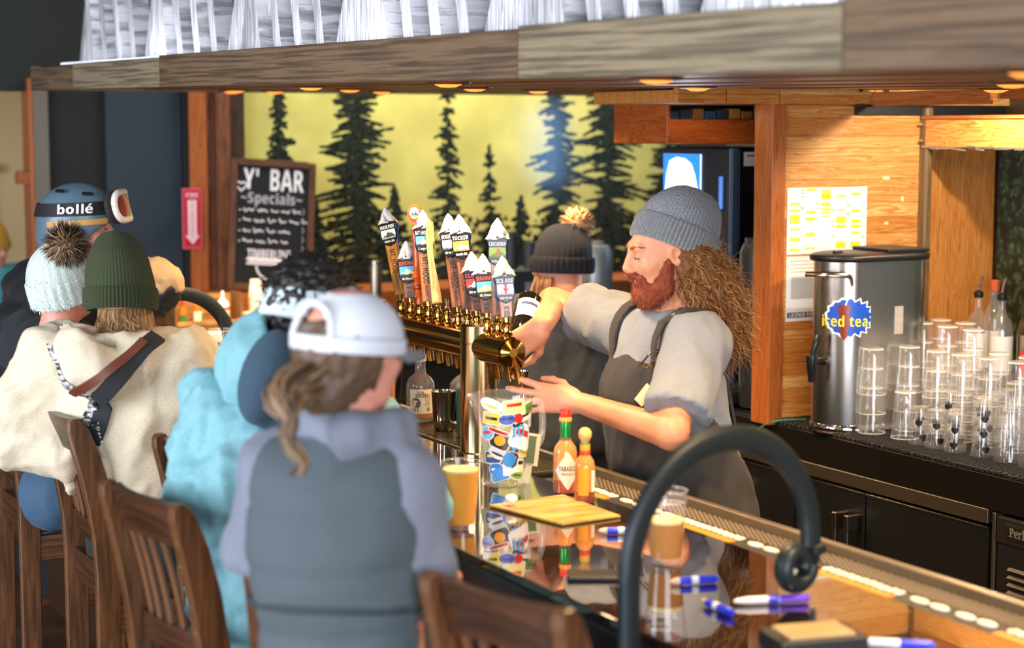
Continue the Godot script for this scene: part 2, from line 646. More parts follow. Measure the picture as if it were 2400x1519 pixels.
func room() -> void:
	var fl := mat("6b4a30", 0.35)
	fl.albedo_texture = M.cloud; fl.uv1_triplanar = true; fl.uv1_scale = Vector3(0.8, 0.8, 0.8)
	var floor_o := struct("floor", slab(Vector3(-4.2, -0.12, -12.2), Vector3(6.2, 0, 4.2)), fl)
	# planks of the floor where the photo looks down between the stools
	var pm := [wood("7d4f2c", 0.3), wood("6f4426", 0.3), wood("8a5a34", 0.3)]
	for i in 8:
		for j in 3:
			obj("plank", slab(Vector3(0.2 + i * 0.14, 0.0, -6.6 + j * 1.5 + (i % 2) * 0.4), Vector3(0.337 + i * 0.14, 0.012, -5.105 + j * 1.5 + (i % 2) * 0.4)), pm[(i + j) % 3], floor_o)
	var wall := mat("a08a68", 0.9)
	struct("ceiling", slab(Vector3(-4.2, 3.5, -12.2), Vector3(6.2, 3.65, 4.2)), mat("4a453d", 0.9))
	# unseen wall behind the camera, window openings placed to let in daylight
	var back := Node3D.new(); back.name = "wall_back"; back.set_meta("kind", "structure"); add_child(back)
	for r in [[-4.2, -2.8, 0.0, 3.5], [2.0, 6.2, 0.0, 3.5], [-2.8, 2.0, 0.0, 0.85], [-2.8, 2.0, 3.15, 3.5]]:
		obj("panel", slab(Vector3(r[0], r[2], 4.0), Vector3(r[1], r[3], 4.2)), wall, back)
	var left := Node3D.new(); left.name = "wall_left"; left.set_meta("kind", "structure"); add_child(left)
	for r in [[-12.2, -6.0, 0.0, 3.5], [-0.4, 4.2, 0.0, 3.5], [-6.0, -0.4, 0.0, 0.85], [-6.0, -0.4, 3.15, 3.5]]:
		obj("panel", slab(Vector3(-4.2, r[2], r[0]), Vector3(-4.0, r[3], r[1])), wall, left)
	var pane = M.glass
	var w1 := struct("window_1", slab(Vector3(-2.8, 0.85, 4.08), Vector3(2.0, 3.15, 4.09), 0.0), pane)
	var w2 := struct("window_2", slab(Vector3(-4.09, 0.85, -6.0), Vector3(-4.08, 3.15, -0.4), 0.0), pane)  # out of view, opening for the daylight from the left
	for k in 4: obj("frame", slab(Vector3(-2.8 + k * 1.6 - 0.03, 0.85, 4.03), Vector3(-2.8 + k * 1.6 + 0.03, 3.15, 4.07)), M.dark_trim, w1)
	for k in 5: obj("frame", slab(Vector3(-4.07, 0.85, -6.0 + k * 1.4 - 0.03), Vector3(-4.03, 3.15, -6.0 + k * 1.4 + 0.03)), M.dark_trim, w2)
	struct("wall_right", slab(Vector3(6.0, 0, -12.2), Vector3(6.2, 3.5, 4.2)), mat("4a3a2a", 0.9))
	struct("wall_far", slab(Vector3(-4.2, 0, -12.2), Vector3(6.2, 3.5, -12.0)), M.plaster)
	# far room on the left: dark opening below the pale wall
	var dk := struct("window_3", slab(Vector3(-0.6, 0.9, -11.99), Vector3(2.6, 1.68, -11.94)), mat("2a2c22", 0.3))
	obj("frame", slab(Vector3(-0.65, 1.68, -12.0), Vector3(2.65, 1.74, -11.92)), mat("8d8468", 0.7), dk)
	# partition behind the far leg of the bar: slate panels, posts and the printed mural
	struct("wall_slate", slab(Vector3(2.40, 0, -8.75), Vector3(2.775, 2.2, -8.6)), M.slate)
	struct("wall_dark", slab(Vector3(2.10, 0, -8.80), Vector3(2.40, 2.2, -8.62)), M.slate2)
	struct("trim_1", slab(Vector3(2.055, 0, -8.72), Vector3(2.125, 2.2, -8.58)), mat("6d685c", 0.8))
	var t2 := struct("trim_2", slab(Vector3(2.035, 0, -8.72), Vector3(2.055, 2.2, -8.58)), M.cedar)
	obj("bracket", slab(Vector3(1.985, 1.71, -8.68), Vector3(2.036, 1.77, -8.6)), M.cedar, t2)
	struct("trim_3", slab(Vector3(2.765, 0, -8.7), Vector3(2.79, 2.2, -8.56)), M.black)
	struct("trim_4", slab(Vector3(2.79, 0, -8.7), Vector3(2.876, 2.2, -8.54)), M.cedar)
	struct("trim_5", slab(Vector3(2.876, 0, -8.7), Vector3(2.925, 2.2, -8.57)), wood("8a5534", 0.5))
	struct("trim_6", slab(Vector3(2.925, 0, -8.7), Vector3(2.995, 2.2, -8.54)), wood("8a5534", 0.5))
	struct("trim_7", slab(Vector3(2.995, 0, -8.7), Vector3(3.085, 2.2, -8.585)), M.dark_trim)
	struct("wall_bulkhead", slab(Vector3(-4.2, 2.14, -8.75), Vector3(2.4, 3.5, -8.62)), mat("1f2622", 0.9))
	struct("wall_mural", slab(Vector3(2.775, 0, -8.85), Vector3(6.0, 2.6, -8.68)), mat("3a2e22", 0.9))
	var mu := mat("ffffff", 0.16)
	mu.albedo_texture = mural_texture()
	var g := G.new()
	g.uo = Vector2.INF
	g.prism(P2([0, 0, 2.56, 0, 2.56, 1.45, 0, 1.45]), 0.02, xf(Vector3(3.07, 0.95, -8.66)), 0.0)
	tag(obj("mural", g.mesh(), mu), "glossy yellow-green wall mural printed with dark conifer silhouettes", "mural")
	# added light bar, out of view above the opening, to brighten the mural
	var tr := thing("track_light", "added white light bar, out of view over the soffit, that brightens the mural", "ceiling lamp", Vector3(4.2, 3.38, -7.95))
	obj("bar", slab(Vector3(-1.5, 0, -0.03), Vector3(1.5, 0.05, 0.03)), M.white, tr)
	obj("lens", slab(Vector3(-1.45, -0.008, -0.025), Vector3(1.45, 0.0, 0.025), 0.0), glow("fff4e0", 2.0), tr)
	var tl := AreaLight3D.new()
	tl.name = "wash"; tl.area_size = Vector2(2.9, 0.08); tl.light_color = Color("fff0d8"); tl.light_energy = 12.0; tl.area_range = 12.0; tl.shadow_enabled = true
	tr.add_child(tl)
	tl.look_at_from_position(Vector3(4.2, 3.36, -7.95), Vector3(4.0, 1.5, -8.66), Vector3.UP)
	tl.position = Vector3(0, -0.02, 0)
	# lit screen out of view beyond the plank wall, placed to reflect in the mural
	var sc := thing("wall_screen", "bright blue screen out of view, placed for its reflection in the glossy mural", "screen", Vector3(5.72, 1.62, -7.0))
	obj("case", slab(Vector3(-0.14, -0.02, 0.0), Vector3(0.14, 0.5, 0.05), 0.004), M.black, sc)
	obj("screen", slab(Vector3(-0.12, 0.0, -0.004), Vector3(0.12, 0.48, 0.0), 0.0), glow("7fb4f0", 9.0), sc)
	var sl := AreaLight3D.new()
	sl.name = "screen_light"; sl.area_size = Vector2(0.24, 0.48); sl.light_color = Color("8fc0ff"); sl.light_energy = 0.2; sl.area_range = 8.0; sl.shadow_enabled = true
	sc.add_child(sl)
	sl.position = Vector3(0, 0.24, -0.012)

func mural_texture() -> ImageTexture:
	var w := 1024
	var h := 580
	var im := Image.create(w, h, false, Image.FORMAT_RGB8)
	var nz := noise(0.006, FastNoiseLite.TYPE_SIMPLEX_SMOOTH, 4, 21)
	for y in h:
		for x in w:
			var k := nz.get_noise_2d(x, y) * 0.10
			im.set_pixel(x, y, Color(0.80 + k, 0.79 + k, 0.46 + k * 0.6))
	# trees: centre (share of width), crown top, foot, half width, denseness
	var trees := [[0.085, 0.13, 1.05, 0.075, 0.9], [0.245, -0.05, 1.1, 0.12, 1.0], [0.45, 0.08, 0.95, 0.062, 0.55], [0.545, 0.36, 1.1, 0.05, 0.7], [0.70, -0.03, 1.1, 0.10, 0.85], [0.83, -0.06, 1.15, 0.135, 1.0], [0.985, 0.12, 1.15, 0.10, 0.85], [0.33, 0.5, 1.15, 0.08, 0.9], [0.62, 0.55, 1.2, 0.07, 0.9], [0.16, 0.55, 1.2, 0.07, 0.9], [0.02, 0.6, 1.2, 0.07, 0.9]]
	var r := RandomNumberGenerator.new()
	r.seed = 5
	var dark := Color(0.085, 0.115, 0.085)
	for tr in trees:
		var cx: float = tr[0] * w
		var top: float = tr[1] * h
		var bot: float = tr[2] * h
		for y in range(maxi(int(top), 0), mini(int(bot), h)):
			var tw := int(1.0 + 5.0 * (y - top) / (bot - top))
			im.fill_rect(Rect2i(int(cx) - tw / 2, y, tw, 1), dark)
		var y := top
		var tilt := r.randf_range(-0.03, 0.03)
		while y < minf(bot, h + 40.0):
			var s: float = (y - top) / (bot - top)
			var reach: float = tr[3] * w * (0.08 + 0.95 * pow(s, 0.75)) * r.randf_range(0.5, 1.45)
			for side in [-1.0, 1.0]:
				if r.randf() > tr[4] * 0.8 + 0.1: continue
				var droop := r.randf_range(-0.55, 0.45) if s < 0.5 else r.randf_range(-0.2, 0.5)
				var sub := r.randf_range(0.5, 1.0)
				var bx0 := cx + (y - top) * tilt
				var n := int(reach * sub)
				for i in n:
					var q: float = float(i) / maxf(n, 1)
					var px := int(bx0 + side * i)
					var py := int(y + droop * i + 12.0 * q * q * (1.0 if droop < 0.2 else -0.6))
					im.fill_rect(Rect2i(px, py - 1, 2, 2 + int(2.0 * (1.0 - q))).intersection(Rect2i(0, 0, w, h)), dark.lightened(r.randf() * 0.10))
					# needle clumps hang in ragged tufts
					if r.randf() < 0.62 * (0.45 + tr[4]):
						var tw2 := r.randi_range(3, 8)
						var th := r.randi_range(3, int(6 + 9 * (1.0 - q)))
						im.fill_rect(Rect2i(px - tw2 / 2, py - int(th * 0.3), tw2, th).intersection(Rect2i(0, 0, w, h)), dark.lightened(r.randf() * 0.16))
			y += r.randf_range(3.0, 6.5)
	# brownish undergrowth along the foot
	for k in 1500:
		var px := r.randi_range(0, w)
		var py := h - int(pow(r.randf(), 1.8) * 230.0)
		im.fill_rect(Rect2i(px, py, r.randi_range(4, 14), r.randi_range(3, 12)).intersection(Rect2i(0, 0, w, h)), Color(0.16, 0.14, 0.08).lightened(r.randf() * 0.1) if r.randf() < 0.6 else dark)
	return ImageTexture.create_from_image(im)

# ---------------------------------------------------------------- soffit over the bar
func soffit() -> void:
	var x0 := 1.87
	var tilt := Basis(Vector3.RIGHT, -atan(SOF))
	var mid := Vector3(0, 0, -2.6)
	# underside: long boards that run with the bar
	var us := Node3D.new(); us.name = "ceiling_soffit"; us.set_meta("kind", "structure"); add_child(us)
	var tones := [M.soffit, wood("7d4826", 0.42, "grain", Vector3(0.5, 7, 1)), wood("9a613a", 0.42, "grain", Vector3(0.5, 7, 1))]
	var k := 0
	var x := x0 + 0.02
	while x < 4.62:
		obj("board", bx(Vector3(x + 0.068, sof_y(mid.z) + 0.012 + 0.002 * (k % 3), mid.z), Vector3(0.134, 0.024, 10.1), tilt), tones[(k * 7 + k / 3) % 3], us)
		x += 0.137
		k += 1
	obj("deck", bx(Vector3((x0 + 4.7) / 2, sof_y(mid.z) + 0.06, mid.z), Vector3(4.7 - x0, 0.07, 10.1), tilt), M.dark_trim, us)
	# fascia: weathered boards end to end
	var fa := thing("fascia_beam", "weathered brown board fascia along the lower edge of the soffit", "beam")
	var cuts := [-7.72, -7.05, -5.95, -3.44, -2.35, -1.3, 2.4]
	var fm := [M.fascia2, M.fascia, M.fascia2, M.fascia, M.fascia2, M.fascia]
	for i in 6:
		var z0: float = cuts[i]
		var z1: float = cuts[i + 1]
		var hh := 0.092 + 0.006 * i
		obj("board", bx(Vector3(x0 - 0.012, sof_y((z0 + z1) / 2) + hh / 2 - 0.004, (z0 + z1) / 2), Vector3(0.03, hh, z1 - z0 - 0.002), tilt, 0.002), fm[i], fa)
	obj("return_board", bx(Vector3(3.2, sof_y(-7.72) + 0.045, -7.735), Vector3(2.7, 0.10, 0.03)), M.fascia, fa)
	obj("top_ledge", bx(Vector3(x0 + 0.055, sof_y(mid.z) + 0.086, mid.z), Vector3(0.11, 0.012, 10.1), tilt), M.fascia2, fa)
	# unseen light strip on the ledge, placed to wash the boards above it
	var ls := thing("light_strip", "slim cool white light strip, unseen behind the fascia, lighting the boards above", "light strip")
	obj("lens", bx(Vector3(x0 + 0.022, sof_y(mid.z) + 0.098, -2.55), Vector3(0.012, 0.008, 9.7), tilt), glow("eef3ff", 1.0), ls)
	for i in 5:
		var z := -6.6 + i * 1.9
		var l := AreaLight3D.new()
		l.name = "wash"
		l.area_size = Vector2(0.012, 1.9)
		l.light_color = Color("eef2ff"); l.light_energy = 0.32; l.area_range = 10.0; l.shadow_enabled = true
		ls.add_child(l, true)
		l.transform = Transform3D(Basis(Vector3(0.8, -0.6, 0), Vector3(0, 0, 1), Vector3(-0.6, -0.8, 0)), Vector3(x0 + 0.022, sof_y(z) + 0.108, z))
	# the carved wall of leaning grey boards above
	var gw := Node3D.new(); gw.name = "wall_soffit"; gw.set_meta("kind", "structure"); add_child(gw)
	obj("backing", slab(Vector3(x0 + 0.22, 2.15, -7.7), Vector3(x0 + 0.3, 3.5, 2.4)), mat("3a3d40", 0.9), gw)
	obj("backing", slab(Vector3(x0 + 0.3, 2.15, -7.74), Vector3(4.7, 3.5, -7.6)), mat("23272a", 0.9), gw)
	var unit := 0.93
	for u in 8:
		var zc := -7.66 + u * unit
		# broad faces that lean one way, each a little prouder
		for j in 4:
			var a := deg_to_rad(24.0 - j * 3.0)
			plank(gw, x0 + 0.20 - j * 0.018, zc + 0.02 + j * 0.115, a, 0.17, M.grey_board if j % 2 else M.grey_board2)
		# narrow ribs that lean the other way with gaps between
		for j in 4:
			plank(gw, x0 + 0.13 + j * 0.022, zc + 0.48 + j * 0.115, deg_to_rad(-13.0), 0.055, M.grey_board2 if j % 2 else M.grey_board, 0.09)
	# recessed lamps in the underside; the last five are unseen, placed over the bar
	var ring := mat("6a4a2c", 0.4, 0.6)
	var spots := [Vector2(2.588, -7.35), Vector2(2.453, -6.925), Vector2(2.703, -7.149), Vector2(2.606, -6.14), Vector2(2.991, -6.725), Vector2(2.694, -5.323), Vector2(3.204, -5.822), Vector2(2.997, -4.488), Vector2(3.49, -5.2), Vector2(3.762, -4.081), Vector2(2.1, -4.3), Vector2(2.1, -3.3), Vector2(2.1, -2.2), Vector2(3.0, -3.2), Vector2(2.2, -5.5)]
	var names := ["recessed lamp in the soffit furthest from the camera, above the slate wall", "recessed lamp near the fascia above the chalkboard's left post", "recessed lamp above the chalkboard", "recessed lamp above the yellow box, half hidden by the boards", "recessed lamp above the first dark conifer of the mural", "recessed lamp above the group of tap handles", "recessed lamp above the pillar reflection in the mural", "recessed lamp nearer the camera of the pair above the bartender", "recessed lamp further from the camera of the pair above the bartender", "recessed lamp above the plank wall and the liquor bottles"]
	for i in spots.size():
		var p := Vector3(spots[i].x, sof_y(spots[i].y), spots[i].y)
		var lamp := thing("recessed_lamp", "round warm " + (names[i] if i < 10 else "recessed lamp, unseen, placed to light the bar top"), "ceiling lamp", p, 0.0, "recessed lamps in the soffit")
		obj("trim_ring", lath(V2([0.040, 0.0, 0.041, -0.005, 0.05, -0.007, 0.058, -0.004, 0.06, 0.0]), 28), ring, lamp)
		obj("lens", lath(V2([0.0, -0.015, 0.02, -0.0135, 0.034, -0.008, 0.040, -0.002]), 28), glow("ff9d42", 1.3), lamp)
		spot("lamp_light", Vector3(0, -0.024, 0), Vector3(0, -1, 0), "ffd6a0", 2.0 if p.z < -6.0 else 2.4, 88.0 if i in [8, 9] else 68.0, 0.035, 1.0, lamp)
		# (look_at works in the root's space, so the lamp is placed again below)
		var l: SpotLight3D = lamp.get_node("lamp_light")
		l.transform = Transform3D(Basis(Vector3.RIGHT, -PI / 2), Vector3(0, -0.024, 0))

func plank(parent: Node, x: float, z: float, a: float, w: float, m: Material, depth := 0.045) -> void:
	# a leaning board whose foot is sawn level
	var y := sof_y(z) + 0.092
	var h := 1.25
	var t := tan(a) * h
	var g := G.new()
	g.uo = Vector2(rnd.randf() * 7.0, rnd.randf() * 7.0)
	g.prism(P2([-w / 2, 0, w / 2, 0, w / 2 + t, h, -w / 2 + t, h]), depth, Transform3D(Basis(Vector3(0, 0, 1), Vector3(0, 1, 0), Vector3(-1, 0, 0)), Vector3(x, y, z)), 0.002)
	for i in g.uv.size(): g.uv[i] = Vector2(g.uv[i].y, g.uv[i].x)
	obj("board", g.mesh(), m, parent)

# ---------------------------------------------------------------- small builders
# a band of a cone or cylinder round y, from angle a0 to a1 (0 is +x, PI/2 is +z); uv runs 0..1
func curved(r0: float, r1: float, y0: float, y1: float, a0: float, a1: float, seg := 14, thick := 0.0004) -> ArrayMesh:
	var g := G.new()
	for sg in [1.0, -1.0]:
		var rows := []
		for j in 2:
			var row := []
			for k in seg + 1:
				var a := lerpf(a0, a1, float(k) / seg)
				var r := (r1 if j else r0) + (thick if sg > 0 else 0.0)
				row.append(g.vert(Vector3(cos(a) * r, y1 if j else y0, sin(a) * r), Vector3(cos(a), 0, sin(a)) * sg, Vector2(float(k) / seg if a0 > a1 else 1.0 - float(k) / seg, 1 - j)))
			rows.append(row)
		for k in seg: g.q(rows[0][k], rows[0][k + 1], rows[1][k + 1], rows[1][k])
	return g.mesh()
# a flat outline in metres bent round y at radius r; x of the outline runs along the curve, centred on angle a
func bent(poly: PackedVector2Array, r: float, a: float, y: float, cell := 0.004) -> ArrayMesh:
	var g := G.new()
	var lo := poly[0]
	var hi := poly[0]
	for p in poly: lo = lo.min(p); hi = hi.max(p)
	var x := lo.x
	while x < hi.x:
		var strip := PackedVector2Array([Vector2(x, lo.y - 1), Vector2(minf(x + cell, hi.x), lo.y - 1), Vector2(minf(x + cell, hi.x), hi.y + 1), Vector2(x, hi.y + 1)])
		for piece in Geometry2D.intersect_polygons(poly, strip):
			var tri := Geometry2D.triangulate_polygon(piece)
			var f := g.v.size()
			for p in piece:
				var b: float = a - p.x / r
				g.vert(Vector3(cos(b) * r, y + p.y, sin(b) * r), Vector3(cos(b), 0, sin(b)), p)
			for i in range(0, tri.size(), 3): g.t(f + tri[i], f + tri[i + 1], f + tri[i + 2])
		x += cell
	return g.mesh()
func bent_text(s: String, h: float, r: float, a: float, y: float, m: Material, parent: Node, fit := 0.0, called := "lettering", serif := false) -> void:
	var tm := TextMesh.new()
	tm.text = s
	tm.font = fonts[1 if serif else 0]
	tm.font_size = 48
	tm.pixel_size = h / 35.0
	tm.depth = 0.0
	tm.curve_step = 1.5
	var w := tm.get_aabb().size.x
	var k := fit / w if fit > 0.0 and w > 0.0 else 1.0
	var arr := tm.surface_get_arrays(0)
	var vs: PackedVector3Array = arr[Mesh.ARRAY_VERTEX]
	var ns: PackedVector3Array = arr[Mesh.ARRAY_NORMAL]
	for i in vs.size():
		var b := a - vs[i].x * k / r
		vs[i] = Vector3(cos(b) * r, y + vs[i].y, sin(b) * r)
		ns[i] = Vector3(cos(b), 0, sin(b))
	var out := []
	out.resize(Mesh.ARRAY_MAX)
	out[Mesh.ARRAY_VERTEX] = vs
	out[Mesh.ARRAY_NORMAL] = ns
	out[Mesh.ARRAY_INDEX] = arr[Mesh.ARRAY_INDEX]
	var am := ArrayMesh.new()
	am.add_surface_from_arrays(Mesh.PRIMITIVE_TRIANGLES, out)
	obj(called, am, m, parent)
func strokes(lines: Array, r: float, seg := 5) -> ArrayMesh:
	var g := G.new()
	for l in lines: g.tube(l, r, seg)
	return g.mesh()
func heart(s: float) -> Array:
	var r := []
	for k in 21:
		var a := TAU * k / 20
		r.append(Vector3(pow(sin(a), 3) * 16, 13 * cos(a) - 5 * cos(2 * a) - 2 * cos(3 * a) - cos(4 * a), 0) * s / 32)
	return r
func ellipse(rx: float, ry: float, n := 20, c := Vector2.ZERO) -> PackedVector2Array:
	var r := PackedVector2Array()
	for k in n: r.append(c + Vector2(cos(TAU * k / n) * rx, sin(TAU * k / n) * ry))
	return r
func round_rect(w: float, h: float, r: float, n := 4) -> PackedVector2Array:
	var p := PackedVector2Array()
	for q in 4:
		var c := Vector2(w / 2 - r, h / 2 - r) * Vector2([1, -1, -1, 1][q], [1, 1, -1, -1][q])
		for k in n + 1: p.append(c + Vector2.from_angle(q * PI / 2 + PI / 2 * k / n) * r)
	return p

# ---------------------------------------------------------------- far leg of the bar and what stands on it
func back_wall_things() -> void:
	var leg := thing("bar_counter", "far leg of the bar with a pale metal edge below the chalkboard", "bar counter", Vector3(2.1, 0, -7.5))
	obj("top", slab(Vector3(-0.45, 1.045, -0.72), Vector3(3.5, 1.1, 0.0)), mat("2a1c14", 0.12), leg)
	obj("metal_edge", slab(Vector3(-0.3, 1.052, -0.004), Vector3(3.5, 1.103, 0.022), 0.008), mat("efe6dc", 0.25, 0.25), leg)
	obj("front_panel", slab(Vector3(-0.3, 0.0, -0.7), Vector3(3.5, 1.045, -0.12)), mat("23262a", 0.6), leg)
	obj("shelf", slab(Vector3(-0.3, 0.72, -0.14), Vector3(3.5, 0.75, 0.0)), mat("2d2f33", 0.4, 0.5), leg)
	obj("backsplash", slab(Vector3(0.5, 1.1, -1.05), Vector3(3.6, 1.185, -0.62)), M.cedar, leg)
	# chalkboard
	var cb := thing("chalkboard", "framed black chalkboard with Y BAR and a list of specials in white chalk", "chalkboard", Vector3(3.11, 1.187, -8.34), deg_to_rad(-8))
	var bs := Basis(Vector3.BACK, deg_to_rad(-4.2)) * Basis(Vector3.RIGHT, deg_to_rad(-7))
	var bt := xf(Vector3.ZERO, bs)
	var fr := wood("74492c", 0.5)
	obj("slate", bx(bs * Vector3(0, 0.315, 0), Vector3(0.36, 0.58, 0.012), bs), mat("15181a", 0.85), cb)
	for s in [-1.0, 1.0]:
		obj("frame_side", bx(bs * Vector3(s * 0.192, 0.315, 0.004), Vector3(0.034, 0.63, 0.028), bs, 0.004), fr, cb)
	obj("frame_rail", bx(bs * Vector3(0, 0.617, 0.004), Vector3(0.35, 0.034, 0.028), bs, 0.004), fr, cb)
	obj("frame_rail", bx(bs * Vector3(0, 0.015, 0.004), Vector3(0.35, 0.034, 0.028), bs, 0.004), fr, cb)
	var ck := mat("f4f2f4", 0.95)
	var z := 0.0072
	var on := func(x: float, y: float) -> Transform3D: return bt * xf(Vector3(x, y, z))
	lettering("Y'", 0.10, ck, cb, on.call(-0.105, 0.535), "chalk_lettering", 0.001, 0.075)
	lettering("BAR", 0.105, ck, cb, on.call(0.065, 0.535), "chalk_lettering", 0.001, 0.165)
	lettering("~Specials~", 0.052, mat("b9b6ba", 0.95), cb, on.call(-0.005, 0.445), "chalk_lettering", 0.001, 0.30)
	lettering("TIMBERLINE", 0.045, ck, cb, on.call(-0.01, 0.175), "chalk_lettering", 0.001, 0.21)
	var hp := []
	for p in heart(0.05): hp.append(on.call(-0.155, 0.50) * p)
	var hp2 := []
	for p in heart(0.06): hp2.append(on.call(0.135, 0.075) * p)
	obj("chalk_heart", strokes([hp], 0.004), ck, cb)
	obj("chalk_heart", strokes([hp2], 0.005), ck, cb)
	# four lines of handwriting, too soft in the photo to read
	var r := RandomNumberGenerator.new()
	r.seed = 11
	for row in 4:
		var y := 0.385 - row * 0.05
		var ls := [[on.call(-0.158, y) * Vector3(-0.004, 0, 0), on.call(-0.158, y) * Vector3(0.004, 0, 0)]]
		var x := -0.14
		var xe: float = [0.12, 0.15, 0.10, 0.08][row]
		while x < xe:
			var w := r.randf_range(0.035, 0.06)
			var l := []
			var n := int(w / 0.004)
			for k in n: l.append(on.call(x + w * k / n, y + r.randf_range(-0.007, 0.009) + (0.01 if k == 0 else 0.0)) * Vector3.ZERO)
			ls.append(l)
			x += w + 0.012
		obj("chalk_scrawl", strokes(ls, 0.0032, 4), ck, cb)
	# price column
	var pl := []
	for k in 5: pl.append([on.call(0.15, 0.405 - k * 0.045) * Vector3.ZERO, on.call(0.158, 0.39 - k * 0.045) * Vector3.ZERO, on.call(0.15, 0.375 - k * 0.045) * Vector3.ZERO])
	obj("chalk_scrawl", strokes(pl, 0.0035, 4), mat("9a989c", 0.95), cb)
	obj("chalk_drawing", strokes([[on.call(-0.12, 0.15) * Vector3.ZERO, on.call(0.1, 0.15) * Vector3.ZERO], [on.call(-0.11, 0.14) * Vector3.ZERO, on.call(0.1, 0.14) * Vector3.ZERO], [on.call(-0.12, 0.128) * Vector3.ZERO, on.call(0.09, 0.128) * Vector3.ZERO]], 0.006, 4), ck, cb)
	var arc := []
	for k in 13: arc.append(on.call(0.0 + 0.07 * cos(PI + PI * k / 12), 0.12 + 0.065 * sin(PI + PI * k / 12)) * Vector3.ZERO)
	obj("chalk_drawing", strokes([arc], 0.006, 4), ck, cb)
	# sign on the post
	var sg := thing("arrow_sign", "small red sign with a white downward arrow on the orange post", "sign", Vector3(2.79, 1.39, -8.525))
	obj("plate", slab(Vector3(-0.049, 0, -0.004), Vector3(0.049, 0.292, 0.0), 0.001), mat("d8566a", 0.4), sg)
	obj("red_field", slab(Vector3(-0.040, 0.012, 0.0), Vector3(0.040, 0.282, 0.002), 0.001), mat("c01830", 0.4), sg)
	obj("arrow", G.new().prism(P2([-0.022, 0.235, -0.022, 0.065, -0.036, 0.065, 0.0, 0.022, 0.036, 0.065, 0.022, 0.065, 0.022, 0.235]), 0.0015, xf(Vector3(0, 0, 0.0025)), 0.0).mesh(), mat("f4d4d8", 0.5), sg)
	lettering("FIRE", 0.022, mat("f4d4d8", 0.5), sg, xf(Vector3(0, 0.258, 0.0028)), "lettering", 0.0006, 0.06)
	var wd := "EXTINGUISHER"
	for k in wd.length(): lettering(wd[k], 0.0115, mat("d0606c", 0.5), sg, xf(Vector3(0, 0.222 - k * 0.0145, 0.0038)), "lettering", 0.0006)
	# wooden caddy with squeeze bottles
	var y0 := 1.1
	var cd := thing("condiment_crate", "low light wooden crate of sauce bottles on the far bar", "crate", Vector3(2.61, y0, -7.83))
	var cw := wood("c79454", 0.5)
	obj("back_panel", slab(Vector3(-0.15, 0, -0.075), Vector3(0.15, 0.13, -0.062)), cw, cd)
	obj("front_panel", slab(Vector3(-0.15, 0, 0.062), Vector3(0.15, 0.022, 0.075)), cw, cd)
	for s in [-1.0, 1.0]: obj("side_panel", slab(Vector3(s * 0.15 - 0.007, 0, -0.06), Vector3(s * 0.15 + 0.007, 0.14 if s > 0 else 0.11, 0.075)), wood("9c6a35", 0.5), cd)
	obj("base", slab(Vector3(-0.143, 0.001, -0.062), Vector3(0.143, 0.008, 0.062)), cw, cd)
	var b1 := thing("hot_sauce_bottle", "small amber sauce bottle with yellow cap and green label in the wooden crate", "bottle", Vector3(2.575, y0 + 0.008, -7.82))
	obj("glass_body", lath(V2([0, 0, 0.022, 0.001, 0.024, 0.006, 0.024, 0.06, 0.014, 0.078, 0.012, 0.085]), 18), mat("b86a1e", 0.15), b1)
	obj("cap", lath(V2([0.014, 0.082, 0.015, 0.1, 0.009, 0.106, 0.009, 0.12, 0, 0.121]), 16), mat("f0cf3a", 0.4), b1)
	obj("tip", lath(V2([0.0095, 0.112, 0.0095, 0.124, 0, 0.126]), 12), M.white, b1)
	obj("label", curved(0.0243, 0.0243, 0.012, 0.052, 2.6, -0.2), mat("e9e2c4", 0.6), b1)
	obj("green_label", curved(0.0246, 0.0246, 0.012, 0.048, 1.2, 0.1), mat("3f9a3e", 0.6), b1)
	var b2 := thing("squeeze_bottle", "white squeeze bottle with red stripe and pointed tip in the wooden crate", "bottle", Vector3(2.69, y0 + 0.008, -7.81))
	obj("bottle_body", lath(V2([0, 0, 0.028, 0.001, 0.031, 0.008, 0.031, 0.075, 0.024, 0.092, 0.012, 0.098]), 20), mat("f4f1ea", 0.4), b2)
	obj("spout", lath(V2([0.014, 0.097, 0.013, 0.108, 0.006, 0.112, 0.0075, 0.128, 0.005, 0.138, 0, 0.14]), 14), mat("f7f4ee", 0.4), b2)
	obj("red_stripe", curved(0.0313, 0.0313, 0.055, 0.068, 2.0, -0.3), mat("e2483c", 0.5), b2)
	obj("print", curved(0.0313, 0.0313, 0.012, 0.04, 1.4, 0.3), mat("e9c8c0", 0.5), b2)
	var b3 := thing("red_cap_bottle", "small bottle with red cap at the left end of the wooden crate", "bottle", Vector3(2.505, y0 + 0.008, -7.82))
	obj("glass_body", lath(V2([0, 0, 0.018, 0.001, 0.019, 0.05, 0.01, 0.072, 0.009, 0.084]), 16), mat("c07a2a", 0.15), b3)
	obj("cap", lath(V2([0.0105, 0.08, 0.0105, 0.104, 0, 0.105]), 14), mat("d8402e", 0.4), b3)
	obj("label", curved(0.0193, 0.0193, 0.01, 0.04, 2.4, -0.2), mat("3c7a40", 0.6), b3)
	# paper cups
	var pc := mat("efe0c6", 0.75)
	var cs := thing("paper_cup_stack", "tall narrow stack of cream paper cups beside the chalkboard's foot", "cup stack", Vector3(2.85, y0 + 0.045, -7.82))
	for k in 9: obj("cup", lath(V2([0.0, 0.075 + k * 0.009, 0.024, 0.075 + k * 0.009, 0.0325, 0.002 + k * 0.009, 0.034, 0.0 + k * 0.009, 0.0325, -0.002 + k * 0.009]), 22), pc, cs)
	var cl := thing("lid_stack", "short wide stack of cream paper lids under the tall cup stack", "lid stack", Vector3(2.85, y0, -7.82))
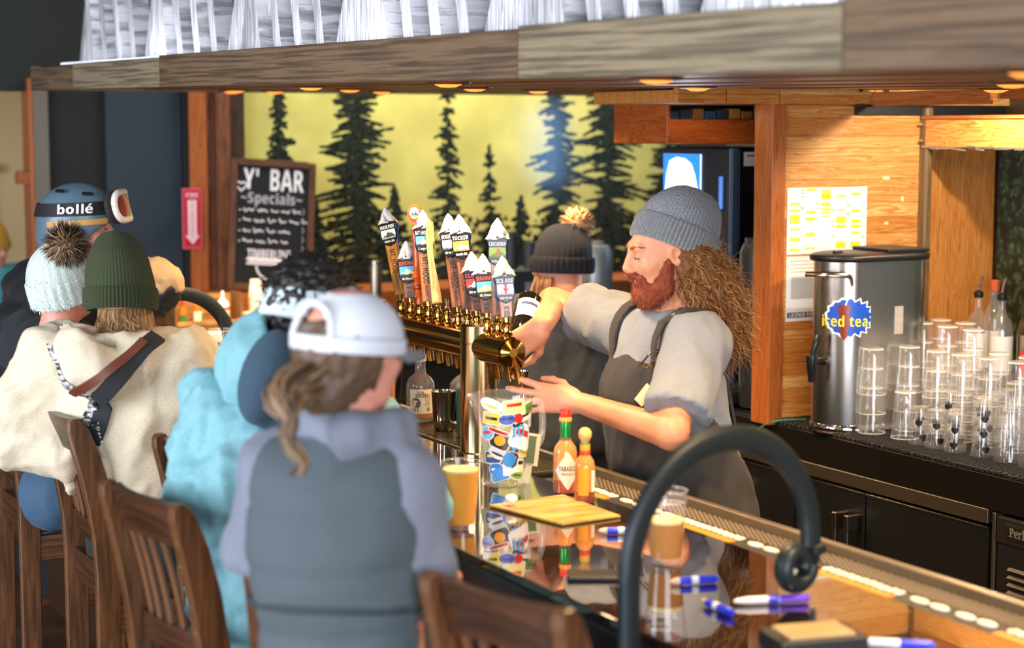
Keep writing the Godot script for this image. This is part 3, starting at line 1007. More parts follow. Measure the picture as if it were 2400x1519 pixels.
	for k in 5: obj("lid", lath(V2([0.0, 0.0085 + k * 0.009, 0.05, 0.0085 + k * 0.009, 0.06, 0.007 + k * 0.009, 0.062, 0.002 + k * 0.009, 0.058, 0.0005 + k * 0.009, 0, 0.0005 + k * 0.009]), 26), pc, cl)
	# yellow box, canister, machines beyond the taps
	var yb := thing("yellow_tub", "square yellow tub standing on the far bar before the mural", "tub", Vector3(3.155, 1.1, -7.78))
	obj("body", G.new().prism(P2([-0.036, 0, 0.036, 0, 0.041, 0.27, -0.041, 0.27]), 0.07, xf(Vector3(0, 0, 0)), 0.006).mesh(), mat("e0b60c", 0.5), yb)
	obj("rim", slab(Vector3(-0.044, 0.268, -0.038), Vector3(0.044, 0.282, 0.038), 0.004), mat("d8ac08", 0.5), yb)
	var can := thing("steel_canister", "slim brushed steel canister on the far bar behind the tap handles", "canister", Vector3(3.41, 1.1, -7.75))
	obj("body", lath(V2([0, 0, 0.024, 0.0, 0.026, 0.006, 0.026, 0.235, 0.022, 0.25]), 22), M.brushed, can)
	obj("lid", lath(V2([0.024, 0.248, 0.024, 0.262, 0.0, 0.266]), 22), M.steel, can)
	var bm := thing("bar_machine", "dark bar machine with two tall cylinders beyond the tap handles", "machine", Vector3(4.16, 1.1, -7.75))
	obj("body", slab(Vector3(-0.10, 0, -0.12), Vector3(0.10, 0.20, 0.1), 0.01), mat("3a3f40", 0.6), bm)
	obj("cylinder", lath(V2([0.032, 0.19, 0.034, 0.36, 0.028, 0.375, 0, 0.38]), 20, xf(Vector3(-0.04, 0, 0))), mat("353a3a", 0.5), bm)
	obj("cylinder", lath(V2([0.03, 0.19, 0.032, 0.31, 0.026, 0.325, 0, 0.33]), 20, xf(Vector3(0.05, 0, 0.02))), mat("3d4241", 0.5), bm)
	obj("white_panel", slab(Vector3(-0.02, 0.05, 0.1), Vector3(0.045, 0.14, 0.104)), mat("a5a8a6", 0.6), bm)
	var tk := thing("pale_tank", "pale grey rounded drink tank behind the navy bobble hat", "tank", Vector3(4.6, 1.1, -7.75))
	obj("body", lath(V2([0, 0, 0.07, 0, 0.075, 0.02, 0.072, 0.26, 0.055, 0.295, 0.02, 0.302, 0, 0.302]), 24), mat("a9aca6", 0.35, 0.3), tk)
	obj("lid", lath(V2([0.03, 0.3, 0.03, 0.315, 0, 0.318]), 18), mat("8c908c", 0.4), tk)
	# under the leg: tap gun and pipes in the dark
	var sh := thing("ice_bin", "dark steel bin under the far bar behind the iron scroll", "bin", Vector3(2.62, 0.752, -7.55))
	obj("body", slab(Vector3(-0.24, 0.0, -0.06), Vector3(0.24, 0.2, 0.04), 0.01), mat("4a4743", 0.35, 0.7), sh)
	obj("lid", slab(Vector3(-0.25, 0.2, -0.07), Vector3(0.25, 0.215, 0.05), 0.005), mat("6f6a62", 0.3, 0.9), sh)

# ---------------------------------------------------------------- plank wall, cabinets, fridge
func strips(parent: Node, x0: float, x1: float, z: float, y0: float, y1: float, sd: int) -> void:
	var r := RandomNumberGenerator.new()
	r.seed = sd
	var y := y0
	var ms := [M.pine, M.pine2, M.pine3, M.pine, M.pine3]
	while y < y1 - 0.005:
		var h := minf(r.randf_range(0.03, 0.062), y1 - y)
		obj("plank", slab(Vector3(x0, y, z - 0.02), Vector3(x1, y + h - 0.0006, z + r.randf() * 0.0012), 0.0008), ms[r.randi() % 5], parent)
		y += h
func wing_wall() -> void:
	var z := -4.96
	var w := Node3D.new(); w.name = "wall_wing"; w.set_meta("kind", "structure"); add_child(w)
	obj("core", slab(Vector3(3.61, 0.98, z - 0.09), Vector3(4.6, 2.1, z - 0.02)), M.pine2, w)
	strips(w, 3.662, 4.232, z, 1.0, 2.045, 3)
	strips(w, 4.27, 4.6, z - 0.03, 1.0, 2.045, 4)
	obj("end_board", slab(Vector3(3.605, 0.98, z - 0.095), Vector3(3.661, 2.05, z + 0.008), 0.003), M.cedar, w)
	struct("pillar_2", bx(Vector3(4.251, 1.52, z + 0.01), Vector3(0.036, 1.05, 0.05), Basis.IDENTITY, 0.012), wood("8a6a40", 0.4))
	# pale scars and a knot on the planks
	for s in [[4.075, 1.795, 0.026, 0.011], [4.155, 1.72, 0.012, 0.016], [4.085, 1.64, 0.016, 0.010]]:
		obj("chip", slab(Vector3(s[0], s[1], z), Vector3(s[0] + s[2], s[1] + s[3], z + 0.0018), 0.0004), mat("f1d9a8", 0.8), w)
	# header boards under the soffit
	var h := thing("header_cabinet", "long row of pine cabinet fronts under the soffit above the plank wall", "cabinet")
	var cuts := [3.216, 3.405, 3.616, 4.008, 4.495, 4.9]
	var ms := [M.pine2, M.pine2, M.pine, M.pine3, M.pine]
	for i in 5:
		var d := Node3D.new(); d.name = numbered("door", h); h.add_child(d, true)
		# each front is glued up from strips
		for j in 3:
			var yy := 2.048 + j * 0.031
			obj("strip", slab(Vector3(cuts[i] + 0.002, yy, z + 0.005), Vector3(cuts[i + 1] - 0.002, minf(yy + 0.0304, 2.093), z + 0.03 + (j % 2) * 0.0004), 0.0008), [M.pine, M.pine2, M.pine3][(i * 2 + j) % 3] if i > 1 else ms[i], d)
	for p in [Vector3(3.94, 2.105, z + 0.035), Vector3(4.05, 2.10, z + 0.035)]:
		obj("latch", G.new().lathe(V2([0, 0, 0.006, 0.001, 0.0085, 0.006, 0.007, 0.011, 0, 0.013]), 14, xf(p, Basis(Vector3.RIGHT, PI / 2)), 1.0, 1.9).mesh(), mat("3b3d3f", 0.2, 0.9), h)
	obj("box_behind", slab(Vector3(3.22, 2.05, z - 0.5), Vector3(4.55, 2.092, z + 0.004)), M.pine2, h)
	obj("hinge", slab(Vector3(3.93, 2.044, z + 0.005), Vector3(3.97, 2.05, z + 0.04)), M.black, h)
	obj("hinge", slab(Vector3(3.985, 2.042, z + 0.005), Vector3(4.02, 2.047, z + 0.04)), M.black, h)
	var sl := thing("shade_rail", "black strip filling the dark gap under the pine cabinet fronts", "rail")
	obj("bar", slab(Vector3(3.945, 2.012, z - 0.01), Vector3(4.9, 2.046, z + 0.012)), mat("131210", 0.7), sl)  # black strip drawn for the darkness of the gap under the fronts
	# hanging valance of the back bar
	var va := thing("valance", "hanging pine valance board with glossy varnish above the liquor bottles", "valance")
	var vm = M.pine.duplicate()
	vm.roughness = 0.22; vm.clearcoat_enabled = true; vm.clearcoat = 0.6; vm.clearcoat_roughness = 0.15; vm.albedo_color = Color("d8a258")
	obj("board", slab(Vector3(4.235, 1.905, -4.945), Vector3(4.255, 2.0, -2.2), 0.002), vm, va)
	obj("top_strip", slab(Vector3(4.225, 2.0, -4.945), Vector3(4.262, 2.012, -2.2), 0.002), M.cedar, va)
	var foil := mat("b9bcc0", 0.25, 0.9)
	var rr := RandomNumberGenerator.new(); rr.seed = 4
	var fg := G.new()
	for k in 60: fg.box(Vector3(4.245, 1.902 + rr.randf_range(-0.002, 0.002), -4.93 + k * 0.045), Vector3(0.026, 0.007, 0.042), Basis(Vector3.BACK, rr.randf_range(-0.4, 0.4)) * Basis(Vector3.RIGHT, rr.randf_range(-0.1, 0.1)), 0.001)
	obj("foil_tape", fg.mesh(), foil, va)
	for p in [Vector3(4.225, 1.982, -4.925), Vector3(4.23, 1.927, -4.93)]:
		obj("screw", G.new().lathe(V2([0.0, 0.0, 0.0025, 0.001, 0.0028, 0.012, 0.006, 0.013, 0.005, 0.017, 0.0, 0.018]), 10, xf(p, Basis(Vector3.BACK, PI / 2))).mesh(), M.chrome, va)
	# unseen trough lamp under the soffit, placed for the slanted light on the planks
	var ul := thing("trough_lamp", "small warm trough lamp, unseen, placed under the soffit to light the plank wall", "lamp", Vector3(4.05, 2.09, -4.45))
	obj("side_board", slab(Vector3(-0.062, -0.046, -0.47), Vector3(-0.05, 0.0, 0.1), 0.001), M.cedar, ul)  # placed to block the lamp and slant its light down the planks
	obj("end_board", slab(Vector3(-0.05, -0.03, 0.118), Vector3(0.05, 0.0, 0.13), 0.001), M.cedar, ul)
	obj("bulb", lath(V2([0.0, -0.008, 0.006, -0.006, 0.0085, 0.0, 0.006, 0.006, 0.0, 0.008]), 12, xf(Vector3(0, -0.015, 0))), glow("ffdf9f", 2.0), ul)
	var ol := OmniLight3D.new()
	ol.name = "bulb_light"; ol.light_color = Color("fff0d8"); ol.light_energy = 0.5; ol.light_size = 0.008; ol.omni_range = 8.0; ol.omni_attenuation = 2.0; ol.shadow_enabled = true
	ul.add_child(ol)
	ol.position = Vector3(0, -0.015, 0)
	# leaf-printed panel on the back wall
	var lf := mat("ffffff", 0.5)
	lf.albedo_texture = ntex(noise(0.035, FastNoiseLite.TYPE_CELLULAR, 3, 31, 60.0), [0.0, "5b7a4c", 0.25, "3a5236", 0.45, "1c2619", 0.7, "0f140e", 1.0, "23301f"])
	lf.uv1_triplanar = true; lf.uv1_scale = Vector3(1.6, 1.6, 1.6)
	struct("wall_backbar", slab(Vector3(4.61, 0.0, -5.06), Vector3(4.75, 2.2, 2.0)), M.dark_trim)
	tag(obj("leaf_panel", slab(Vector3(4.588, 1.0, -4.95), Vector3(4.6, 2.0, -1.9), 0.001), lf), "dark green leaf-patterned panel behind the liquor bottles", "panel")
	# papers
	var lp := thing("price_sheet", "white price list with yellow and green marks taped to the plank wall", "paper", Vector3(3.672, 1.55, z + 0.002))
	obj("sheet", slab(Vector3(0, 0, 0), Vector3(0.333, 0.222, 0.0012), 0.0), mat("f6f6f4", 0.8), lp)
	var r := RandomNumberGenerator.new(); r.seed = 9
	var yl := G.new()
	var gn := G.new()
	var gy := G.new()
	for c in 5:
		var x := 0.012 + c * 0.064
		var y := 0.214
		while y > 0.012:
			var q := r.randf()
			if q < 0.30: yl.box(Vector3(x + 0.02, y, 0.0014), Vector3(0.04, 0.005 + r.randf() * 0.008, 0.0006), Basis.IDENTITY, 0.0)
			else: gy.box(Vector3(x + 0.018 * q, y, 0.0013), Vector3(0.036 * q + 0.006, 0.0014, 0.0004), Basis.IDENTITY, 0.0)
			if r.randf() < 0.16: gn.box(Vector3(x + 0.05, y, 0.0014), Vector3(0.016, 0.004, 0.0006), Basis.IDENTITY, 0.0)
			gy.box(Vector3(x + 0.05, y - 0.002, 0.0013), Vector3(0.010, 0.0012, 0.0004), Basis.IDENTITY, 0.0)
			y -= 0.0058 if q > 0.3 else 0.011
	obj("yellow_marks", yl.mesh(), mat("e8d832", 0.8), lp).set_meta("kind", "stuff")
	obj("green_marks", gn.mesh(), mat("7fdc6a", 0.8), lp).set_meta("kind", "stuff")
	obj("print", gy.mesh(), mat("b4b4ba", 0.8), lp).set_meta("kind", "stuff")
	var lc := thing("license_sheet", "grey printed license sheet taped below the price list behind the tea urn", "paper", Vector3(3.672, 1.325, z + 0.002))
	obj("sheet", slab(Vector3(0, 0, 0), Vector3(0.17, 0.218, 0.0012), 0.0), mat("e8e8ea", 0.8), lc)
	obj("band", slab(Vector3(0.006, 0.012, 0.001), Vector3(0.16, 0.03, 0.0018), 0.0), mat("26282a", 0.8), lc)
	lettering("LICENSE EXPIRES", 0.012, mat("e8e8ea", 0.8), lc, xf(Vector3(0.083, 0.021, 0.0022)), "lettering", 0.0004, 0.14)
	obj("photo_block", slab(Vector3(0.02, 0.075, 0.001), Vector3(0.15, 0.15, 0.0016), 0.0), mat("b4b6ba", 0.8), lc)
	for k in 4: obj("print", slab(Vector3(0.015, 0.165 + k * 0.012, 0.001), Vector3(0.13, 0.167 + k * 0.012, 0.0016), 0.0), mat("8a8c90", 0.8), lc)
	# cabinet over the fridge
	var cf := thing("wall_cabinet", "open orange wood cabinet above the fridge holding dark folders", "cabinet", Vector3(3.48, 1.915, -5.38))
	var cm := wood("a85a22", 0.4, "rings")
	obj("front_board", slab(Vector3(0, 0.0, -0.02), Vector3(0.5, 0.085, 0.0)), cm, cf)
	obj("side_board", slab(Vector3(-0.015, 0, -0.35), Vector3(0.0, 0.19, 0.005)), cm, cf)
	obj("back_board", slab(Vector3(0, 0.0, -0.36), Vector3(0.6, 0.19, -0.34)), M.dark_trim, cf)
	obj("top_board", slab(Vector3(-0.01, 0.175, -0.35), Vector3(0.6, 0.19, 0.0)), M.dark_trim, cf)
	var fc := ["1f3a52", "26303a", "8a5a22", "20405c", "2a3238", "b07830", "9a6a2a"]
	for k in 7:
		tag(obj("folder", slab(Vector3(3.50 + k * 0.052, 2.0, -5.55), Vector3(3.545 + k * 0.052, 2.03 + 0.004 * (k % 3), -5.42), 0.003), mat(fc[k], 0.6)), ["dark blue folder at the left end of the shelf in the orange cabinet", "black folder second from the left in the orange cabinet", "light brown folder third from the left in the orange cabinet", "blue folder in the middle of the orange cabinet", "grey-black folder right of the middle blue one in the orange cabinet", "tan folder second from the right in the orange cabinet", "brown folder at the right end of the orange cabinet"][k], "folder", "folders in the cabinet over the fridge")
	# fridge
	var f := thing("display_fridge", "tall black display fridge with a glowing white and blue door", "fridge", Vector3(3.785, 0, -5.40))
	obj("body", slab(Vector3(0.0, 0.994, -0.45), Vector3(0.6, 1.9, 0.0), 0.008), mat("0b0d10", 0.35), f)
	obj("door_frame", slab(Vector3(-0.035, 0.994, -0.445), Vector3(0.0, 1.9, -0.005), 0.006), mat("22262b", 0.3), f)
	var sc := mat("eef6ff", 0.3)
	sc.emission_enabled = true
	sc.emission = Color("e8f4ff")
	sc.emission_energy_multiplier = 1.6
	obj("lit_panel", slab(Vector3(-0.039, 1.03, -0.43), Vector3(-0.034, 1.875, -0.185), 0.001), sc, f)
	var sb := mat("2a78e8", 0.3)
	sb.emission_enabled = true; sb.emission = Color("2f86ff"); sb.emission_energy_multiplier = 1.1
	obj("blue_edge", G.new().prism(P2([-0.185, 1.875, -0.185, 1.6, -0.195, 1.74, -0.215, 1.80, -0.24, 1.84, -0.28, 1.858, -0.34, 1.864, -0.39, 1.85, -0.41, 1.80, -0.425, 1.7, -0.43, 1.875]), 0.002, Transform3D(Basis(Vector3(0, 0, 1), Vector3(0, 1, 0), Vector3(-1, 0, 0)), Vector3(-0.041, 0, 0)), 0.0).mesh(), sb, f)
	obj("door_handle", slab(Vector3(-0.05, 1.68, -0.055), Vector3(-0.036, 1.80, -0.035), 0.005), mat("6aa4ff", 0.2), f)
	obj("corner_trim", slab(Vector3(-0.03, 0.994, -0.012), Vector3(-0.004, 1.9, 0.004), 0.002), mat("31465e", 0.3), f)
	obj("sticker", slab(Vector3(0.022, 1.835, 0.0), Vector3(0.115, 1.885, 0.001), 0.0), mat("b8bab8", 0.6), f)
	obj("sticker_print", slab(Vector3(0.035, 1.868, 0.001), Vector3(0.105, 1.876, 0.0016), 0.0), mat("7a6a58", 0.6), f)
	var l := AreaLight3D.new()
	l.name = "panel_light"; l.area_size = Vector2(0.24, 0.84); l.light_color = Color("d8eaff"); l.light_energy = 0.25; l.area_range = 12.0; l.shadow_enabled = true
	f.add_child(l)
	l.transform = Transform3D(Basis(Vector3.UP, PI / 2), Vector3(-0.05, 1.45, -0.3))
	# hot drink urns behind the wing wall
	var br := thing("coffee_brewer", "dark coffee brewer with a small spigot between the fridge and the plank wall", "coffee machine", Vector3(3.78, 1.0, -5.22))
	obj("tower", lath(V2([0.0, 0.0, 0.09, 0.0, 0.092, 0.54, 0.08, 0.57, 0.0, 0.575]), 26), mat("1f2226", 0.4), br)
	obj("band", lath(V2([0.0925, 0.33, 0.0935, 0.335, 0.0925, 0.34]), 26), mat("3c4046", 0.3, 0.6), br)
	obj("lid", lath(V2([0.075, 0.568, 0.075, 0.59, 0.0, 0.595]), 24), mat("33373c", 0.4), br)
	obj("handle", G.new().tube(smooth_path([Vector3(-0.05, 0.56, 0.05), Vector3(-0.055, 0.63, 0.06), Vector3(-0.01, 0.635, 0.07), Vector3(0.0, 0.57, 0.06)], 4), 0.007).mesh(), M.steel, br)
	var tp := Node3D.new(); tp.name = "spigot"; br.add_child(tp)
	obj("stem", G.new().tube([Vector3(-0.085, 0.255, 0.03), Vector3(-0.14, 0.25, 0.05)], 0.012, 10).mesh(), M.chrome, tp)
	obj("nozzle", lath(V2([0.012, 0.0, 0.014, 0.02, 0.01, 0.06, 0.004, 0.1, 0.0, 0.1]), 12, xf(Vector3(-0.14, 0.2, 0.05))), M.black, tp)
	var br2 := thing("drip_station", "black drip tray base on the back counter beside the bartender's elbow", "tray", Vector3(3.72, 1.0, -5.36))
	obj("base", slab(Vector3(-0.06, 0, -0.12), Vector3(0.2, 0.055, 0.1), 0.012), mat("17191c", 0.4), br2)
	obj("rim", slab(Vector3(-0.065, 0.05, -0.125), Vector3(0.2, 0.06, 0.08), 0.004), mat("2c2f33", 0.3, 0.4), br2)

# ---------------------------------------------------------------- back counter
func back_counter() -> void:
	var x := 3.633
	var c := thing("back_counter", "black back bar counter with a stainless strip above its cooler doors", "counter", Vector3(x, 0, -3.5))
	var z0 := -2.4
	var z1 := 2.2
	obj("top", slab(Vector3(0.0, 0.955, z0), Vector3(0.965, 0.992, z1), 0.003), M.blacksteel, c)
	obj("fascia", slab(Vector3(-0.004, 0.885, z0), Vector3(0.02, 0.985, z1), 0.003), mat("15120f", 0.3), c)
	obj("body", slab(Vector3(0.03, 0.0, z0), Vector3(0.96, 0.95, z1)), mat("0c0c0d", 0.5), c)
	obj("steel_strip", slab(Vector3(-0.006, 0.842, z0), Vector3(0.03, 0.885, -0.42), 0.003), M.brushed, c)
	# cooler doors
	var dm := mat("141517", 0.38)
	var cuts := [-2.4, -2.02, -1.34, -0.975, -0.42]
	for i in 4:
		var d := obj("door", slab(Vector3(0.0, 0.10, cuts[i] + 0.004), Vector3(0.03, 0.828, cuts[i + 1] - 0.004), 0.004), dm, c)
		obj("door_lip", slab(Vector3(-0.003, 0.826, cuts[i] + 0.004), Vector3(0.02, 0.832, cuts[i + 1] - 0.004), 0.001), M.steel, d)
	for hz in [-1.62, -1.06, -1.0]:
		var hd := Node3D.new(); hd.name = numbered("handle", c); c.add_child(hd, true)
		obj("grip", G.new().tube([Vector3(-0.05, 0.25, hz), Vector3(-0.05, 0.76, hz)], 0.009, 12).mesh(), M.steel, hd)
		for yy in [0.27, 0.735]:
			obj("bracket", slab(Vector3(-0.058, yy - 0.028, hz - 0.011), Vector3(0.0, yy + 0.028, hz + 0.011), 0.004), M.steel, hd)
	# condenser unit with its louvres
	var u := thing("condenser_unit", "louvred black cooler compressor panel at the right end of the back counter", "cooler", Vector3(x, 0, -3.90))
	obj("panel", slab(Vector3(-0.004, 0.08, 0.02), Vector3(0.03, 0.875, 0.62), 0.003), mat("1a1a1b", 0.4), u)
	obj("frame_edge", slab(Vector3(-0.008, 0.08, 0.0), Vector3(0.03, 0.88, 0.014), 0.002), M.brushed, u)
	obj("top_plate", slab(Vector3(-0.009, 0.80, 0.02), Vector3(0.0, 0.872, 0.62), 0.002), mat("3a3733", 0.35, 0.6), u)
	for k in 26: obj("slat", bx(Vector3(-0.008, 0.73 - k * 0.022, 0.18), Vector3(0.014, 0.004, 0.22), Basis(Vector3.BACK, 0.5), 0.001), mat("8c877d", 0.35, 0.8), u)
	for k in 26: obj("slat", bx(Vector3(-0.008, 0.73 - k * 0.022, 0.43), Vector3(0.014, 0.004, 0.22), Basis(Vector3.BACK, 0.5), 0.001), mat("8c877d", 0.35, 0.8), u)
	var face := Basis(Vector3.UP, -PI / 2)
	obj("badge", slab(Vector3(-0.012, 0.815, 0.06), Vector3(-0.009, 0.86, 0.20), 0.001), mat("4a4540", 0.3, 0.7), u)
	obj("badge_field", slab(Vector3(-0.0135, 0.82, 0.065), Vector3(-0.0115, 0.855, 0.195), 0.001), mat("1a1817", 0.4), u)
	lettering("Perlick", 0.026, mat("c9bfae", 0.3, 0.7), u, xf(Vector3(-0.0145, 0.8375, 0.13), face), "lettering", 0.001, 0.105, true)
	# rubber mesh mat
	var mt := thing("bar_mat", "black rubber mesh mat under the upturned glasses", "mat", Vector3(x, 0.992, -3.5))
	obj("sheet", slab(Vector3(0.0, 0.0, -1.45), Vector3(0.9, 0.004, 2.1), 0.001), mat("101113", 0.7), mt)
	var nub := BoxMesh.new(); nub.size = Vector3(0.006, 0.005, 0.006)
	var mm := MultiMesh.new()
	mm.transform_format = MultiMesh.TRANSFORM_3D
	mm.mesh = nub
	var where := []
	for i in 56:
		for j in 155: where.append(Vector3(0.006 + i * 0.012 + (j % 2) * 0.006, 0.006, -1.44 + j * 0.012))
	mm.instance_count = where.size()
	for i in where.size(): mm.set_instance_transform(i, xf(where[i]))
	var mi := MultiMeshInstance3D.new()
	mi.name = "mesh_ridges"; mi.multimesh = mm; mi.material_override = mat("26282d", 0.5); mi.set_meta("kind", "stuff")
	mt.add_child(mi)
	var rr := RandomNumberGenerator.new(); rr.seed = 2
	var eg := G.new()
	for k in 150: eg.box(Vector3(-0.001 + rr.randf() * 0.003, 0.003 - rr.randf() * 0.006, -1.44 + k * 0.0235), Vector3(0.006, 0.012, 0.012), Basis.IDENTITY, 0.002)
	var em := obj("fringed_edge", eg.mesh(), mat("1b1c1e", 0.7), mt)
	em.set_meta("kind", "stuff")
	# green cord hanging over the edge
	tag(obj("power_cord", G.new().tube(smooth_path([Vector3(3.72, 1.0, -4.90), Vector3(3.63, 0.998, -4.93), Vector3(3.605, 0.965, -5.0), Vector3(3.60, 0.87, -5.12), Vector3(3.61, 0.80, -5.2)], 6), 0.003, 6).mesh(), mat("2f8f78", 0.5)), "thin green cord hanging over the edge of the back counter", "cord")
	tea_urn()
	liquor()

func tea_urn() -> void:
	var u := thing("tea_urn", "tall stainless iced tea dispenser with a black lid and blue splash sticker", "drink dispenser", Vector3(3.815, 0.996, -4.70))
	var hx := 0.095   # half the straight run
	var rr := 0.105
	var ring := func(r: float, y: float, n: int) -> Array:
		var p := []
		for k in n:
			var a := TAU * k / n
			p.append(Vector3(cos(a) * r + (hx if cos(a) > 0 else -hx), y, sin(a) * r))
		return p
	var skin := func(pr: Array, n := 48) -> ArrayMesh:
		var g := G.new()
		var prev := -1
		for i in pr.size():
			var pts: Array = ring.call(pr[i].x, pr[i].y, n)
			var f := g.v.size()
			for k in n + 1:
				var a := TAU * (k % n) / n
				var dn := (pr[mini(i + 1, pr.size() - 1)] - pr[maxi(i - 1, 0)] as Vector2).normalized()
				g.vert(pts[k % n], Vector3(cos(a) * dn.y, -dn.x, sin(a) * dn.y).normalized(), Vector2(float(k) / n, pr[i].y))
			if prev >= 0:
				for k in n: g.q(prev + k, prev + k + 1, f + k + 1, f + k)
			prev = f
		return g.mesh()
	var st := mat("cfcac0", 0.24, 1.0)
	obj("body", skin.call(V2([0.001, 0.012, rr - 0.004, 0.012, rr, 0.016, rr, 0.25, rr, 0.55])), st, u)
	obj("base_ring", skin.call(V2([rr - 0.01, 0.0, rr + 0.004, 0.0, rr + 0.006, 0.01, rr + 0.004, 0.026, rr, 0.028])), M.chrome, u)
	obj("lid", skin.call(V2([rr, 0.55, rr + 0.012, 0.552, rr + 0.014, 0.566, rr + 0.006, 0.572, rr - 0.02, 0.578, 0.001, 0.578])), mat("17191c", 0.4), u)
	obj("lid_hatch", slab(Vector3(0.0, 0.576, -0.095), Vector3(0.17, 0.588, 0.095), 0.004), mat("1d2024", 0.4), u)
	obj("lid_peg", slab(Vector3(-0.17, 0.574, 0.02), Vector3(-0.14, 0.585, 0.04), 0.003), mat("1d2024", 0.4), u)
	# carrying handle on the narrow end
	obj("handle", G.new().tube(smooth_path([Vector3(-0.14, 0.48, 0.088), Vector3(-0.17, 0.51, 0.105), Vector3(-0.235, 0.515, 0.07), Vector3(-0.255, 0.512, 0.0)], 5), 0.01, 8, true, 0.5).mesh(), M.steel, u)
	var tp := Node3D.new(); tp.name = "spigot"; u.add_child(tp)
	var bk := mat("121417", 0.3)
	obj("stem", G.new().tube([Vector3(-0.195, 0.235, 0.03), Vector3(-0.24, 0.235, 0.035)], 0.012, 12).mesh(), bk, tp)
	obj("collar", G.new().tube([Vector3(-0.196, 0.235, 0.03), Vector3(-0.206, 0.235, 0.031)], 0.016, 14).mesh(), M.chrome, tp)
	obj("barrel", lath(V2([0.0, 0.055, 0.018, 0.05, 0.019, 0.03, 0.015, 0.0, 0.011, -0.035, 0.008, -0.036, 0, -0.03]), 16, xf(Vector3(-0.255, 0.205, 0.038))), bk, tp)
	obj("lever", G.new().tube(smooth_path([Vector3(-0.255, 0.25, 0.038), Vector3(-0.25, 0.28, 0.042), Vector3(-0.243, 0.30, 0.044), Vector3(-0.235, 0.318, 0.04)], 4), [0.009, 0.009, 0.0085, 0.009, 0.010, 0.011, 0.012, 0.0125, 0.013, 0.0135, 0.0135, 0.012, 0.008], 10).mesh(), bk, tp)
	# sticker on the rounded end towards the camera
	var sk := Node3D.new(); sk.name = "sticker"; u.add_child(sk); sk.position = Vector3(-hx, 0, 0)
	var sp := PackedVector2Array()
	var r := RandomNumberGenerator.new(); r.seed = 15
	for k in 36:
		var a := TAU * k / 36
		var s := 1.0 if k % 2 else (0.80 if cos(a) > 0.0 else 0.92)
		sp.append(Vector2(cos(a) * 0.088 * s * (1.0 + 0.06 * r.randf()), sin(a) * 0.068 * s))
	var sp2 := PackedVector2Array()
	for p in sp: sp2.append(p * 0.90)
	obj("white_edge", bent(sp, rr + 0.0008, PI * 0.66, 0.375, 0.006), mat("f4f6fa", 0.4), sk)
	obj("blue_splash", bent(sp2, rr + 0.0014, PI * 0.66, 0.375, 0.006), mat("1650c8", 0.4), sk)
	obj("tea_glass", bent(P2([-0.022, 0.045, 0.018, 0.045, 0.010, -0.055, 0.0, -0.068, -0.012, -0.055]), rr + 0.002, PI * 0.72, 0.37, 0.006), mat("7c2c12", 0.3), sk)
	obj("straw", bent(P2([0.0, 0.045, 0.005, 0.045, 0.014, 0.075, 0.010, 0.076]), rr + 0.0018, PI * 0.72, 0.37, 0.006), mat("f4f6fa", 0.4), sk)
	bent_text("iced tea", 0.034, rr + 0.0026, PI * 0.72, 0.362, mat("f2d838", 0.4), sk, 0.155)
	# clear cling label beside it
	obj("clear_label", slab(Vector3(0.02, 0.315, rr), Vector3(0.055, 0.405, rr + 0.0006), 0.0), glass(0.25, "e8e8e4"), u)

# ---------------------------------------------------------------- liquor
func spirit(called: String, label: String, at: Vector3, pr: Array, tint: String, alpha: float, cap: String, kind: int, grp := "liquor bottles behind the glasses") -> Node3D:
	var b := thing(called, label, "bottle", at, 0.0, grp)
	var gm := glass(alpha, tint)
	obj("glass_body", lath(pr, 26), gm, b)
	var top: float = pr[-1].y
	var r: float = pr[-1].x
	if kind == 1:   # speed pourer
		obj("pourer_collar", lath(V2([r + 0.001, top - 0.004, r + 0.003, top + 0.004, r + 0.002, top + 0.016, 0.004, top + 0.022]), 14), M.black, b)
		obj("pourer_spout", G.new().tube([Vector3(0, top + 0.018, 0), Vector3(0.004, top + 0.04, 0), Vector3(0.014, top + 0.068, 0)], 0.0042, 8).mesh(), M.chrome, b)
	else:
		obj("cap", lath(V2([r + 0.003, top - 0.012, r + 0.004, top + 0.022, r + 0.001, top + 0.026, 0, top + 0.027]), 18), mat(cap, 0.35), b)
	return b
